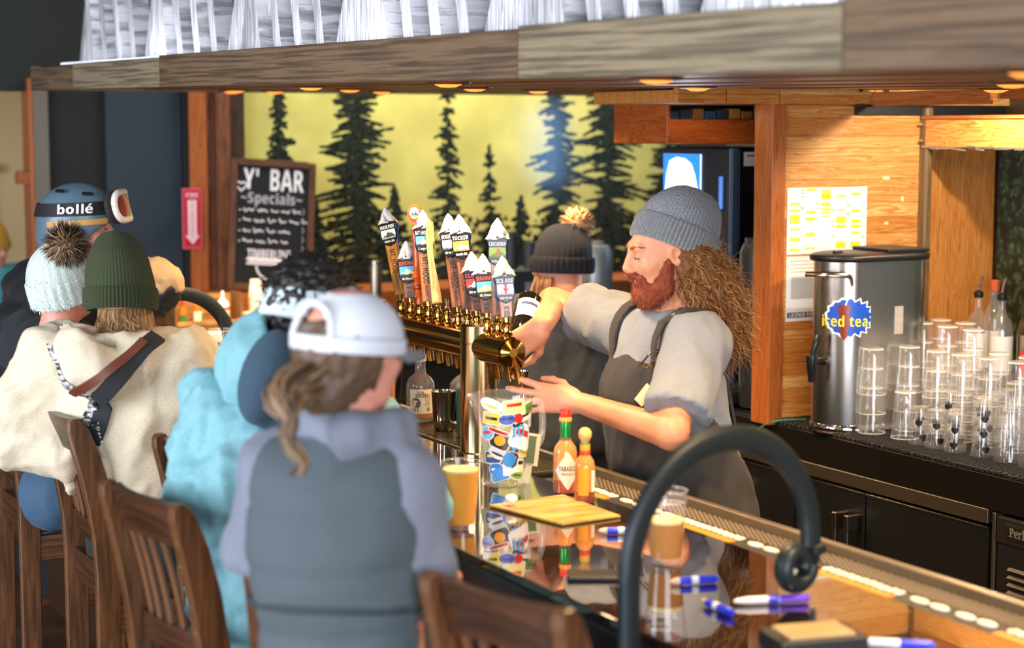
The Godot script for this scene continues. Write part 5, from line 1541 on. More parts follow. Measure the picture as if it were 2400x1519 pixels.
func beer(called: String, label: String, at: Vector3, fill: float, tint: String, cloudy: bool) -> void:
	var b := thing(called, label, "beer", at)
	var H := 0.148
	obj("glass", lath(V2([0.0, 0.0, 0.029, 0.0, 0.031, 0.003, 0.0312, 0.012, 0.0345, 0.05, 0.0425, H]), 36), glass(0.05), b)
	obj("base_glass", lath(V2([0.0, 0.001, 0.029, 0.001, 0.0305, 0.011, 0.0, 0.012]), 30), glass(0.12, "f0e0c0"), b)
	obj("rim", lath(V2([0.0423, H - 0.001, 0.0432, H, 0.0423, H + 0.001, 0.0415, H, 0.0423, H - 0.001]), 36), glass(0.25), b)
	var lm := mat(tint, 0.1)
	lm.transparency = BaseMaterial3D.TRANSPARENCY_ALPHA
	lm.albedo_color.a = 0.96 if cloudy else 0.9
	lm.roughness = 0.3; lm.metallic_specular = 0.15
	lm.backlight_enabled = cloudy; lm.backlight = Color(tint) * 0.7
	var top := H * fill
	var rt := lerpf(0.0335, 0.0412, clampf((top - 0.05) / (H - 0.05), 0.0, 1.0))
	obj("drink", lath(V2([0.0, 0.0135, 0.0305, 0.0135, 0.0335, 0.05, rt, top, 0.0, top]), 34), lm, b)
	obj("foam", lath(V2([0.0, top + 0.0005, rt - 0.0005, top + 0.0005, rt, top + 0.004, rt, top + (0.006 if cloudy else 0.008), 0.0, top + (0.008 if cloudy else 0.010)]), 34), mat("ecd28e", 0.7), b)
	if not cloudy:
		var r := RandomNumberGenerator.new(); r.seed = 3
		for k in 7: obj("foam_ring", curved(0.0366 + 0.0007 * k, 0.0372 + 0.0007 * k, 0.088 + 0.0075 * k, 0.091 + 0.0075 * k, r.randf() * 6.0, r.randf() * 6.0 + 1.2, 10), glass(0.35, "f0e8d0"), b)

func pen(label: String, a: Vector3, b: Vector3, style: int) -> void:
	var m := (a + b) / 2
	var p := thing("pen", label, "pen", m, 0.0, "pens on the bar")
	var d := (b - a).normalized()
	var L := (b - a).length()
	p.basis = frame(d, Vector3.UP)
	p.position = m + Vector3(0, 0.0078, 0)
	var blue := mat("1a36d8", 0.3)
	var white := mat("f4f2f4", 0.3)
	var violet := mat("6a48d8", 0.3)
	var h := L / 2
	var c1 = [blue, blue, white, white][style]
	var c2 = [blue, blue, violet, blue][style]
	obj("barrel", lath(V2([0.0, -h * 0.62, 0.0072, -h * 0.62, 0.0076, -h * 0.55, 0.0076, h * 0.2, 0.0, h * 0.2]), 16), c1, p)
	obj("cap", lath(V2([0.0, h * 0.2, 0.0078, h * 0.2, 0.0078, h * 0.9, 0.006, h, 0.0, h]), 16), c2, p)
	obj("band", lath(V2([0.0079, -h * 0.1, 0.0079, h * 0.18]), 16), white if style != 2 else blue, p)
	obj("tip", lath(V2([0.0072, -h * 0.62, 0.0045, -h * 0.9, 0.0015, -h, 0.0, -h]), 14), mat("e8c8a8", 0.4) if style < 2 else white, p)
	obj("clip", slab(Vector3(0.003, h * 0.3, -0.002), Vector3(0.0105, h * 0.85, 0.002), 0.001), c2, p)

func pitcher() -> void:
	var y := 1.101
	var p := thing("tip_pitcher", "clear glass pitcher plastered with colourful stickers and stuffed with dollar bills", "pitcher", Vector3(2.065, y, -3.93), deg_to_rad(-10))
	var rad := func(h: float) -> float: return 0.049 + 0.02 * smoothstep(0.02, 0.22, h)
	var pr := V2([0.0, 0.004, 0.044, 0.002, 0.052, 0.0, 0.056, 0.006, 0.052, 0.012, 0.049, 0.02, 0.0515, 0.07, 0.058, 0.13, 0.0665, 0.19, 0.069, 0.222, 0.071, 0.225])
	var g := G.new()
	g.lathe(pr, 44)
	# the lip is pulled out into a spout towards the guests
	for i in g.v.size():
		var q := g.v[i]
		var k := smoothstep(0.15, 0.225, q.y) * pow(maxf(0.0, Vector2(q.x, q.z).normalized().dot(Vector2(-0.92, 0.39))), 6.0)
		g.v[i] += Vector3(-0.92, 0.28, 0.39) * k * 0.045
	obj("glass", g.mesh(), glass(0.09, "f4f2e8"), p)
	obj("handle", G.new().tube(smooth_path([Vector3(0.064, 0.19, -0.02), Vector3(0.11, 0.19, -0.04), Vector3(0.112, 0.10, -0.04), Vector3(0.056, 0.06, -0.015)], 6), 0.009, 12).mesh(), glass(0.12), p)
	# stickers: height, half height, angle from, angle to, tint
	var st := [[0.205, 0.014, 2.7, 1.9, "f2f0ea"], [0.20, 0.016, 1.85, 1.1, "e8dc9a"], [0.195, 0.013, 1.0, 0.3, "5c8a3c"], [0.172, 0.014, 2.6, 2.0, "e2c83a"], [0.17, 0.013, 2.0, 1.45, "3a5cc0"], [0.178, 0.012, 1.3, 0.75, "e9e4d8"], [0.168, 0.017, 1.55, 1.1, "16181c"], [0.165, 0.018, 0.7, 0.1, "c8d4e8"], [0.135, 0.016, 2.75, 2.25, "7ab0dc"], [0.118, 0.02, 2.35, 1.62, "1b1c1e"], [0.14, 0.004, 2.4, 1.7, "d83a2a"], [0.125, 0.03, 1.55, 0.55, "eef2f6"], [0.085, 0.012, 2.5, 1.7, "e8e4dc"], [0.075, 0.014, 2.7, 2.0, "2c4c8a"], [0.07, 0.016, 1.7, 1.2, "2a2c34"], [0.085, 0.012, 1.1, 0.4, "d8c86a"], [0.045, 0.016, 2.5, 1.9, "3a78c8"], [0.048, 0.013, 1.75, 1.3, "f0ece2"], [0.055, 0.018, 1.2, 0.7, "efe2c0"], [0.028, 0.010, 2.4, 1.6, "58b0d8"], [0.03, 0.011, 1.5, 0.8, "8aa84a"], [0.095, 0.014, 0.45, -0.1, "d88a9a"], [0.06, 0.02, 0.5, 0.0, "c8382c"]]
	var rs := RandomNumberGenerator.new(); rs.seed = 27
	var edge := mat("f4f2ee", 0.35)
	var inks := ["1c2a5a", "c83426", "e8c83c", "f4f0e8", "2a6a4a", "16181c"]
	for k in st.size():
		var s: Array = st[k]
		var am: float = (s[2] + s[3]) / 2
		var r0: float = rad.call(s[0]) + 0.0025 + 0.00035 * (k % 6)
		var wd: float = absf(s[2] - s[3]) * r0 * 1.08
		var tilt := rs.randf_range(-0.4, 0.4)
		var shape := func(w: float, h: float, y: float) -> PackedVector2Array:
			var out := PackedVector2Array()
			for q in (round_rect(w, h, minf(w, h) * 0.22, 3) if k % 4 else ellipse(w / 2, h / 2, 18)): out.append((q + Vector2(0, y)).rotated(tilt))
			return out
		obj("sticker_edge", bent(shape.call(wd + 0.004, s[1] * 2.0 + 0.004, 0.0), r0, am, s[0], 0.006), edge, p)
		obj("sticker", bent(shape.call(wd, s[1] * 2.0, 0.0), r0 + 0.0006, am, s[0], 0.006), mat(s[4], 0.35), p)
		obj("sticker_print", bent(shape.call(wd * 0.7, s[1] * 0.5, s[1] * rs.randf_range(-0.4, 0.4)), r0 + 0.0011, am, s[0], 0.006), mat(inks[rs.randi() % 6], 0.35), p)
	obj("sticker", bent(ellipse(0.014, 0.013), rad.call(0.118) + 0.0062, 2.0, 0.118), mat("e8a022", 0.35), p)
	obj("sticker", bent(ellipse(0.012, 0.012), rad.call(0.175) + 0.0062, 1.32, 0.172), mat("c82c2c", 0.35), p)
	obj("sticker", bent(ellipse(0.017, 0.018), rad.call(0.072) + 0.0062, 1.6, 0.07), mat("2a86d8", 0.35), p)
	obj("sticker", bent(ellipse(0.02, 0.016), rad.call(0.035) + 0.0062, 2.0, 0.035), mat("4a90e0", 0.35), p)
	obj("sticker", bent(P2([-0.008, -0.02, 0.008, -0.02, 0.012, 0.0, 0.004, 0.02, -0.01, 0.012]), rad.call(0.05) + 0.0062, 1.72, 0.05), mat("f2f4f6", 0.35), p)
	bent_text("IO", 0.03, rad.call(0.142) + 0.0065, 1.28, 0.141, mat("3aa4e8", 0.35), p, 0.036)
	bent_text("OVA", 0.03, rad.call(0.11) + 0.0065, 1.15, 0.108, mat("3aa4e8", 0.35), p, 0.054)
	# notes inside and one poking out beside it
	for k in 5:
		var b := Basis.from_euler(Vector3(0.2 * k - 0.4, k * 1.3, 0.3 * (k % 3) - 0.3))
		obj("dollar_bill", bx(Vector3(0.01 * (k - 2), 0.10 + 0.015 * k, 0.012 * (k % 3 - 1)), Vector3(0.05, 0.11, 0.0008), b, 0.0), mat(["b8bc96", "a4ac86", "c4c4a4", "d8d2b8", "98a880"][k], 0.8), p)
	var dn := thing("dollar_note", "green dollar note standing up between the pitcher and the drip tray", "banknote", Vector3(2.125, y, -3.905), deg_to_rad(-35))
	var nb := Basis(Vector3.BACK, -0.12)
	obj("paper", bx(Vector3(0, 0.085, 0), Vector3(0.05, 0.08, 0.0012), nb, 0.0), mat("d4d0b0", 0.8), dn)
	obj("green_print", bx(Vector3(-0.002, 0.085, 0.0007), Vector3(0.034, 0.068, 0.0006), nb, 0.0), mat("5a6e50", 0.8), dn)
	obj("fold", bx(Vector3(-0.01, 0.03, 0), Vector3(0.03, 0.06, 0.0012), nb, 0.0), mat("c4c2a0", 0.8), dn)

func sauces() -> void:
	var y := 1.101
	var a := thing("hot_sauce_bottle", "larger hot sauce bottle with red cap, green neck band and white diamond label", "bottle", Vector3(2.147, y, -3.765))
	var gl := glass(0.06, "fff4e0")
	obj("glass", lath(V2([0, 0.001, 0.026, 0.0, 0.029, 0.004, 0.029, 0.10, 0.026, 0.112, 0.014, 0.128, 0.0118, 0.136, 0.0118, 0.172, 0.015, 0.174, 0.0155, 0.180, 0.013, 0.183]), 30), gl, a)
	obj("sauce", lath(V2([0, 0.003, 0.0275, 0.003, 0.0278, 0.032, 0.0, 0.0325]), 28), mat("b83c08", 0.2), a)
	var film := mat("ee9a3c", 0.25)
	film.backlight_enabled = true; film.backlight = Color("a86a28")
	obj("sauce_film", lath(V2([0.0279, 0.033, 0.028, 0.098, 0.025, 0.110, 0.0132, 0.126]), 28), film, a)
	obj("neck_band", lath(V2([0.0122, 0.134, 0.0124, 0.136, 0.0124, 0.170, 0.0122, 0.171]), 24), mat("1f9a48", 0.18, 0.4), a)
	obj("neck_ring", lath(V2([0.0125, 0.1715, 0.0152, 0.173, 0.0158, 0.179, 0.0135, 0.184]), 24), mat("f0a040", 0.2), a)
	obj("cap", lath(V2([0.013, 0.182, 0.0138, 0.184, 0.0138, 0.199, 0.012, 0.202, 0, 0.2025]), 26), mat("e8301a", 0.35), a)
	var fa := PI * 0.60
	obj("label", bent(P2([0, 0.047, 0.034, 0, 0, -0.047, -0.034, 0]), 0.0296, fa, 0.057, 0.003), mat("efe6d8", 0.6), a)
	bent_text("TABASCO", 0.0115, 0.0302, fa, 0.062, mat("3a5a44", 0.6), a, 0.043)
	bent_text("PEPPER SAUCE", 0.005, 0.0302, fa, 0.049, mat("b04a3a", 0.6), a, 0.03)
	var b := thing("hot_sauce_bottle", "slim hot sauce bottle with a round wooden stopper and yellow label", "bottle", Vector3(2.13, y, -3.643))
	obj("glass", lath(V2([0, 0.001, 0.022, 0.0, 0.0245, 0.004, 0.0245, 0.085, 0.021, 0.100, 0.0125, 0.112, 0.0115, 0.118, 0.0115, 0.142]), 28), gl, b)
	obj("sauce", lath(V2([0, 0.003, 0.0232, 0.003, 0.0235, 0.026, 0.0, 0.027]), 26), mat("9a3408", 0.2), b)
	var film2 := mat("f0942c", 0.25)
	film2.backlight_enabled = true; film2.backlight = Color("a86a28")
	obj("sauce_film", lath(V2([0.0236, 0.027, 0.0236, 0.084, 0.0202, 0.099, 0.0118, 0.111]), 26), film2, b)
	obj("label", curved(0.0249, 0.0249, 0.02, 0.085, 2.75, 1.75), mat("f0a01c", 0.5), b)
	obj("label_back", curved(0.0249, 0.0249, 0.028, 0.078, 1.45, 0.95), mat("f6ead0", 0.5), b)
	obj("red_ring", lath(V2([0.0122, 0.113, 0.0125, 0.115, 0.0125, 0.121, 0.0122, 0.122]), 22), mat("e0402a", 0.4), b)
	obj("neck_label", lath(V2([0.0121, 0.123, 0.0122, 0.124, 0.0122, 0.136, 0.0121, 0.137]), 22), mat("f0a830", 0.4), b)
	obj("green_band", lath(V2([0.0123, 0.137, 0.0123, 0.140]), 22), mat("58a04a", 0.4), b)
	var sp := V2([0.008, 0.140, 0.0125, 0.145])
	for k in 11: sp.append(Vector2(0.0155 * sin(lerpf(2.3, 0.0, k / 10.0) if k < 10 else 0.0), 0.160 - 0.0155 * cos(PI - lerpf(2.3, 0.0, k / 10.0))))
	obj("stopper", lath(V2([0.0085, 0.138, 0.0105, 0.146, 0.0145, 0.152, 0.0158, 0.160, 0.0145, 0.168, 0.010, 0.174, 0.004, 0.1765, 0.0, 0.177]), 24), mat("edb96a", 0.45), b)

func whiskey() -> void:
	var b := thing("whiskey_bottle", "clear whiskey bottle with a cream sheep label and a little amber left", "bottle", Vector3(2.30, 1.101, -4.905))
	obj("glass", lath(V2([0, 0.004, 0.036, 0.0, 0.041, 0.003, 0.0425, 0.012, 0.0425, 0.105, 0.041, 0.117, 0.033, 0.131, 0.019, 0.141, 0.0155, 0.146, 0.0150, 0.19]), 36), glass(0.06), b)
	obj("thick_base", lath(V2([0, 0.002, 0.04, 0.002, 0.041, 0.012, 0.0, 0.013]), 30), glass(0.15, "f8e8c8"), b)
	obj("spirit", lath(V2([0, 0.014, 0.0405, 0.014, 0.0408, 0.032, 0.0, 0.0325]), 32), mat("b8660a", 0.08), b)
	obj("neck_ring", lath(V2([0.0152, 0.178, 0.018, 0.181, 0.018, 0.196, 0.0, 0.198]), 24), mat("d8d4c8", 0.3), b)
	var fa := PI * 0.62
	obj("label", curved(0.043, 0.043, 0.028, 0.1, fa + 0.85, fa - 0.85, 16), mat("eadcb8", 0.6), b)
	var ink := mat("3a3026", 0.7)
	bent_text("TO THE", 0.0085, 0.0437, fa + 0.05, 0.090, ink, b, 0.021)
	bent_text("SKREWBALL", 0.0115, 0.0437, fa - 0.12, 0.0815, ink, b, 0.046)
	obj("sheep_wool", bent(P2([-0.012, -0.006, -0.014, 0.004, -0.009, 0.012, 0.0, 0.014, 0.008, 0.010, 0.013, 0.001, 0.012, -0.010, 0.006, -0.016, -0.004, -0.015]), 0.0436, fa + 0.35, 0.062, 0.003), mat("6a5e52", 0.7), b)
	obj("sheep_face", bent(P2([-0.013, 0.006, -0.004, 0.008, 0.006, 0.006, 0.001, 0.002, -0.001, -0.008, -0.005, -0.010, -0.008, -0.004, -0.009, 0.003]), 0.0441, fa + 0.36, 0.06, 0.003), mat("e2d2ac", 0.7), b)
	for k in 3: obj("sheep_leg", bent(P2([-0.0012 + k * 0.006 - 0.008, -0.012, 0.0012 + k * 0.006 - 0.008, -0.012, 0.0012 + k * 0.006 - 0.008, 0.0, -0.0012 + k * 0.006 - 0.008, 0.0]), 0.0436, fa + 0.35, 0.046, 0.003), ink, b)
	for k in 6: obj("print", bent(P2([-0.009, 0, 0.009, 0, 0.009, 0.0016, -0.009, 0.0016]), 0.0436, fa - 0.45, 0.071 - k * 0.0042, 0.003), mat("8a7c68", 0.7), b)
	obj("barcode_field", bent(P2([-0.006, -0.009, 0.006, -0.009, 0.006, 0.009, -0.006, 0.009]), 0.0436, fa - 0.5, 0.04, 0.003), mat("f6efdc", 0.7), b)
	for k in 6: obj("barcode_bar", bent(P2([-0.0045 + k * 0.0016, -0.006, -0.0037 + k * 0.0016, -0.006, -0.0037 + k * 0.0016, 0.007, -0.0045 + k * 0.0016, 0.007]), 0.0441, fa - 0.5, 0.04, 0.003), ink, b)

func shaker(called: String, label: String, at: Vector3, h: float, rt: float, rb: float, closed: bool) -> void:
	var s := thing(called, label, "shaker", at, 0.0, "shaker tins in the drip tray")
	var m := mat("b9b2a4", 0.1, 1.0)
	obj("tin", lath(V2([0.0, 0.002, rb - 0.003, 0.0, rb, 0.004, lerpf(rb, rt, 0.3), h * 0.3, rt, h - 0.002, rt + 0.0012, h, rt - 0.0015, h, rt - 0.002, h - 0.004, rb - 0.002, 0.01]), 34), m, s)
	if closed: obj("second_tin", lath(V2([rt - 0.002, h - 0.003, rt - 0.0035, h + 0.012, 0.02, h + 0.014, 0.0, h + 0.014]), 30), m, s)

# ---------------------------------------------------------------- upturned glasses on the mat
func glassware() -> void:
	var g := glass(0.06, "e6e9ea")
	M.glass_base = glass(0.14, "e2e6e8")
	M.rim_highlight = glass(0.4, "f0f4f6")  # whiter, more opaque glass puts the rim highlights into the colour
	var y := 0.9965 + 0.005
	var step := 0.062
	# x, z, how many nest, what to call the spot
	var st := [[3.73, -4.70, 3, "first stack in front of the tea urn's right half"], [3.735, -4.575, 3, "second stack right of the tea urn's spigot side"], [3.87, -4.56, 3, "third stack in the second row"],
		[3.76, -4.445, 1, "lone pint glass at the front of the stacks"], [3.84, -4.79, 2, "short stack hugging the tea urn's foot"], [3.87, -4.43, 3, "fourth stack in the second row"], [3.88, -4.325, 3, "fifth stack in the second row"], [3.89, -4.215, 3, "sixth stack in the second row"],
		[3.98, -4.88, 4, "left back stack before the urn's right edge"], [4.0, -4.77, 4, "back stack just right of the urn"], [4.0, -4.65, 4, "back stack before the brown post"], [4.0, -4.53, 4, "back stack right of the brown post"], [4.0, -4.41, 4, "back stack before the clear bottles"], [4.11, -4.83, 4, "rearmost left stack"], [4.12, -4.70, 4, "rearmost middle stack"], [4.12, -4.58, 4, "rearmost right stack"], [4.0, -4.29, 3, "back stack before the red label"],
		[3.90, -4.10, 3, "stack second from the right edge"], [4.01, -4.17, 3, "back stack second from the right edge"], [4.02, -4.06, 3, "back stack at the right edge"], [3.91, -3.99, 3, "stack at the right edge"]]
	var proto: Node3D = null
	for s in st:
		for k in s[2]:
			var at := Vector3(s[0], y + k * step, s[1])
			var which: String = "lone" if s[2] == 1 else (["bottom", "second", "third", "fourth"][k] if k < s[2] - 1 else "topmost")
			var label: String = "upturned pint glass, %s of the %s" % [which, s[3]] if s[2] > 1 else "upturned %s" % s[3]
			if proto == null:
				proto = thing("pint_glass", label, "glass", at, 0.0, "upturned pint glasses")
				obj("glass_wall", lath(V2([0.043, 0.0, 0.0435, 0.0015, 0.043, 0.003, 0.0345, 0.112, 0.033, 0.145, 0.0315, 0.149]), 28), g, proto)
				obj("thick_base", lath(V2([0.0318, 0.1485, 0.029, 0.15, 0.006, 0.147, 0.0, 0.147]), 24), M.glass_base, proto)
				obj("rim", lath(V2([0.0428, 0.0, 0.0442, 0.001, 0.0442, 0.003, 0.0428, 0.004]), 28), M.rim_highlight, proto)
				obj("base_ring", lath(V2([0.0335, 0.143, 0.0342, 0.1445, 0.0332, 0.1475, 0.0320, 0.149]), 28), M.rim_highlight, proto)
			else: dup(proto, at, rnd.randf() * TAU, label, "upturned pint glasses")
	# small rocks glasses with a black emblem, nested in pairs
	var sm := [[3.735, -4.345, 2, "leftmost pair of short glasses"], [3.735, -4.272, 2, "second pair of short glasses from the left"], [3.79, -4.245, 2, "third pair of short glasses, a little behind"], [3.735, -4.185, 2, "fourth pair of short glasses, most forward"], [3.755, -4.09, 3, "tall stack of short glasses"], [3.82, -4.07, 2, "last pair of short glasses on the right"], [3.83, -4.32, 3, "rear left stack of short glasses"], [3.83, -4.17, 3, "rear right stack of short glasses"]]
	var pr2: Node3D = null
	var ink := mat("101214", 0.4)
	for s in sm:
		for k in s[2]:
			var at := Vector3(s[0], y + k * 0.046, s[1])
			var which: String = ["bottom", "second", "topmost"][k] if s[2] == 3 else ["lower", "upper"][k]
			var label: String = "upturned black-emblem glass, %s of the %s" % [which, s[3]]
			if pr2 == null:
				pr2 = thing("rocks_glass", label, "glass", at, 0.0, "upturned short glasses with black emblems")
				obj("glass_wall", lath(V2([0.0335, 0.0, 0.034, 0.0015, 0.0335, 0.003, 0.028, 0.06, 0.0265, 0.068]), 24), g, pr2)
				obj("thick_base", lath(V2([0.0268, 0.067, 0.025, 0.07, 0.006, 0.064, 0.0, 0.064]), 20), M.glass_base, pr2)
				for q in 2: obj("emblem", bent(P2([-0.010, 0.004, -0.012, -0.004, -0.006, -0.013, 0.0, -0.016, 0.006, -0.013, 0.012, -0.004, 0.010, 0.004, 0.0075, 0.003, 0.0065, 0.013, 0.005, 0.003, 0.002, 0.004, 0.001, 0.016, -0.001, 0.016, -0.002, 0.004, -0.005, 0.003, -0.0065, 0.013, -0.0075, 0.003]), 0.0325, PI * 0.62 + q * PI, 0.028, 0.003), ink, pr2)
			else: dup(pr2, at, rnd.randf_range(-0.5, 0.5), label, "upturned short glasses with black emblems")
	# ribbed tumblers at the right edge
	var rb := [[3.765, -3.99, 3, "left stack of ribbed tumblers"], [3.76, -3.885, 3, "right stack of ribbed tumblers, nearest the photo's edge"]]
	var pr3: Node3D = null
	for s in rb:
		for k in s[2]:
			var at := Vector3(s[0], y + k * 0.05, s[1])
			var label: String = "upturned ribbed tumbler, %s of the %s" % [["bottom", "middle", "top"][k], s[3]]
			if pr3 == null:
				pr3 = thing("ribbed_tumbler", label, "glass", at, 0.0, "upturned ribbed tumblers")
				var gg := G.new().lathe(V2([0.042, 0.0, 0.0425, 0.002, 0.042, 0.004, 0.036, 0.08, 0.034, 0.105, 0.032, 0.11]), 48)
				for i in gg.v.size():
					var q := gg.v[i]
					if q.y > 0.006:
						var a := atan2(q.z, q.x)
						gg.v[i] = Vector3(q.x * (1.0 + 0.03 * cos(a * 16)), q.y, q.z * (1.0 + 0.03 * cos(a * 16)))
						gg.n[i] = (gg.n[i] + Vector3(-sin(a), 0, cos(a)) * 0.55 * sin(a * 16)).normalized()
				obj("glass_wall", gg.mesh(), g, pr3)
				obj("thick_base", lath(V2([0.0322, 0.1095, 0.03, 0.112, 0.006, 0.107, 0.0, 0.107]), 24), M.glass_base, pr3)
			else: dup(pr3, at, rnd.randf() * TAU, label, "upturned ribbed tumblers")

# ---------------------------------------------------------------- bar stools
# the stool faces +x (the bar); its back stands towards -x
func make_stool(label: String, at: Vector3, turn: float) -> Node3D:
	var s := thing("bar_stool", label, "bar stool", at, turn, "wooden bar stools along the bar")
	var w := 0.15   # half width of the back
	var post := func(z: float) -> ArrayMesh:
		# one bent board from the floor to the top rail, leaning back above the seat
		var g := G.new()
		g.uo = Vector2(rnd.randf() * 5, rnd.randf() * 5)
		var pf := [Vector2(-0.255, 0.0), Vector2(-0.248, 0.5), Vector2(-0.248, 0.86), Vector2(-0.254, 0.96), Vector2(-0.272, 1.07), Vector2(-0.292, 1.16), Vector2(-0.308, 1.225), Vector2(-0.308, 1.246)]
		var bk := [0.052, 0.056, 0.060, 0.064, 0.064, 0.06, 0.05, 0.036]
		var poly := PackedVector2Array()
		for p in pf: poly.append(p)
		poly.append(Vector2(-0.300, 1.255))
		poly.append(Vector2(-0.282, 1.255))
		for i in range(pf.size() - 1, -1, -1): poly.append(pf[i] + Vector2(bk[i], 0.0))
		g.prism(poly, 0.026, xf(Vector3(0, 0, z)), 0.003)
		for i in g.uv.size(): g.uv[i] = Vector2(g.uv[i].y, g.uv[i].x)
		return g.mesh()
	obj("rear_leg", post.call(-w), M.stool, s)
	obj("rear_leg", post.call(w), M.stool, s)
	for z in [-w - 0.02, w + 0.02]:
		var g := G.new(); g.uo = Vector2(rnd.randf(), rnd.randf())
		obj("front_leg", g.box(Vector3(0.165, 0.395, z), Vector3(0.042, 0.79, 0.038), Basis.IDENTITY, 0.004).mesh(), M.stool, s)
	# a bowed board between the posts
	var arc := func(y0: float, y1: float, x0: float, x1: float, bow: float, th: float, droop := 0.0) -> ArrayMesh:
		var g := G.new()
		g.uo = Vector2(rnd.randf() * 5, rnd.randf() * 5)
		var n := 12
		var prev := []
		for k in n + 1:
			var t := -1.0 + 2.0 * k / n
			var z := t * (w - 0.013)
			var b := bow * (1.0 - t * t)
			var cur := []
			for c in [[x0 + b, y0 + droop * (1.0 - t * t)], [x0 + b + th, y0 + droop * (1.0 - t * t)], [x1 + b + th, y1], [x1 + b, y1]]: cur.append(Vector3(c[0], c[1], z))
			if prev.size():
				for e in 4:
					var f := (e + 1) % 4
					var nn: Vector3 = (cur[f] - cur[e]).cross(cur[e] - prev[e]).normalized()
					var mid: Vector3 = (cur[e] + cur[f]) / 2 - (cur[0] + cur[1] + cur[2] + cur[3]) / 4
					if nn.dot(mid) < 0.0: nn = -nn
					g.q(g.vert(prev[e], nn, Vector2(prev[e].z, prev[e].y + prev[e].x) + g.uo), g.vert(prev[f], nn, Vector2(prev[f].z, prev[f].y + prev[f].x) + g.uo), g.vert(cur[f], nn, Vector2(z, cur[f].y + cur[f].x) + g.uo), g.vert(cur[e], nn, Vector2(z, cur[e].y + cur[e].x) + g.uo))
			prev = cur
		return g.mesh()
	obj("crest_rail", arc.call(1.155, 1.25, -0.268, -0.292, -0.022, 0.022, 0.012), M.stool_dark, s)
	obj("lower_rail", arc.call(0.925, 0.985, -0.225, -0.228, -0.02, 0.022, 0.01), M.stool_dark, s)
	obj("back_rail", arc.call(0.79, 0.872, -0.225, -0.225, 0.0, 0.024), M.stool_dark, s)
	for k in 5:
		var t := -0.66 + 0.33 * k
		var b := 0.02 * (1.0 - t * t)
		var pts := smooth_path([Vector3(-0.213 - b, 0.98, t * w), Vector3(-0.224 - b, 1.04, t * w), Vector3(-0.240 - b, 1.11, t * w), Vector3(-0.258 - b, 1.175, t * w)], 4)
		obj("slat", G.new().tube(pts, 0.010, 10, true, 0.7, Vector3.BACK).mesh(), M.stool, s)
	# seat with rounded edge, wider at the front
	var sg := G.new()
	sg.uo = Vector2(rnd.randf(), rnd.randf())
	sg.prism(P2([-0.20, -0.15, -0.18, -0.165, 0.17, -0.205, 0.205, -0.185, 0.205, 0.185, 0.17, 0.205, -0.18, 0.165, -0.20, 0.15]), 0.034, Transform3D(Basis(Vector3(1, 0, 0), Vector3(0, 0, 1), Vector3(0, -1, 0)), Vector3(0.0, 0.808, 0)), 0.008)
	obj("seat", sg.mesh(), M.stool_dark, s)
	for z in [-1.0, 1.0]:
		obj("side_rail", bx(Vector3(-0.025, 0.745, z * (w + 0.008)), Vector3(0.37, 0.075, 0.022), Basis(Vector3.UP, -z * 0.055)), M.stool, s)
		obj("stretcher", bx(Vector3(-0.025, 0.28, z * (w + 0.008)), Vector3(0.37, 0.035, 0.022), Basis(Vector3.UP, -z * 0.055)), M.stool, s)
	obj("front_rail", slab(Vector3(0.155, 0.715, -w), Vector3(0.178, 0.785, w)), M.stool, s)
	obj("foot_rest", slab(Vector3(0.152, 0.34, -w), Vector3(0.18, 0.375, w)), M.stool, s)
	obj("stretcher", slab(Vector3(-0.235, 0.20, -w + 0.012), Vector3(-0.213, 0.235, w - 0.012)), M.stool, s)
	return s
func stools() -> void:
	var f := make_stool("wooden slat-back bar stool behind the cream hoodie, seen nearly edge-on", Vector3(1.424, 0.012, -4.547), 0.0)
	dup(f, Vector3(1.432, 0.012, -5.417), 0.02, "wooden slat-back bar stool at the photo's left edge, under the blue trousers")
	dup(f, Vector3(1.555, 0.012, -3.966), 0.10, "wooden bar stool between the cream hoodie and the turquoise jacket")
	dup(f, Vector3(1.302, 0.012, -3.491), 0.17, "wooden slat-back bar stool before the turquoise jacket, its slats in full view")
	dup(f, Vector3(1.365, 0.012, -3.088), 0.873, "wooden bar stool mostly hidden behind the grey vest")
	dup(f, Vector3(1.551, 0.012, -2.516), 0.26, "empty wooden bar stool nearest the camera at the bottom of the photo")

# ---------------------------------------------------------------- people: helpers
# nearest spot on a soft body's surface, pushed out by off
func sample(b: Blob, p: Vector3) -> float:
	var q := (p - b.o) / b.c
	var x := clampi(int(q.x), 0, b.nx - 2)
	var y := clampi(int(q.y), 0, b.ny - 2)
	var z := clampi(int(q.z), 0, b.nz - 2)
	var t := Vector3(q.x - x, q.y - y, q.z - z)
	var i := (z * b.ny + y) * b.nx + x
	var s := b.nx
	var k := b.nx * b.ny
	var a := lerpf(lerpf(b.f[i], b.f[i + 1], t.x), lerpf(b.f[i + s], b.f[i + s + 1], t.x), t.y)
	var c := lerpf(lerpf(b.f[i + k], b.f[i + k + 1], t.x), lerpf(b.f[i + k + s], b.f[i + k + s + 1], t.x), t.y)
	return lerpf(a, c, t.z)
func grad(b: Blob, p: Vector3) -> Vector3:
	var e := b.c
	return Vector3(sample(b, p + Vector3(e, 0, 0)) - sample(b, p - Vector3(e, 0, 0)), sample(b, p + Vector3(0, e, 0)) - sample(b, p - Vector3(0, e, 0)), sample(b, p + Vector3(0, 0, e)) - sample(b, p - Vector3(0, 0, e))).normalized()
func hug(b: Blob, p: Vector3, off: float) -> Vector3:
	for k in 8:
		var d := sample(b, p) - off
		if absf(d) < 0.0006 or d > 0.5: break
		p -= grad(b, p) * clampf(d, -0.02, 0.02)
	return p
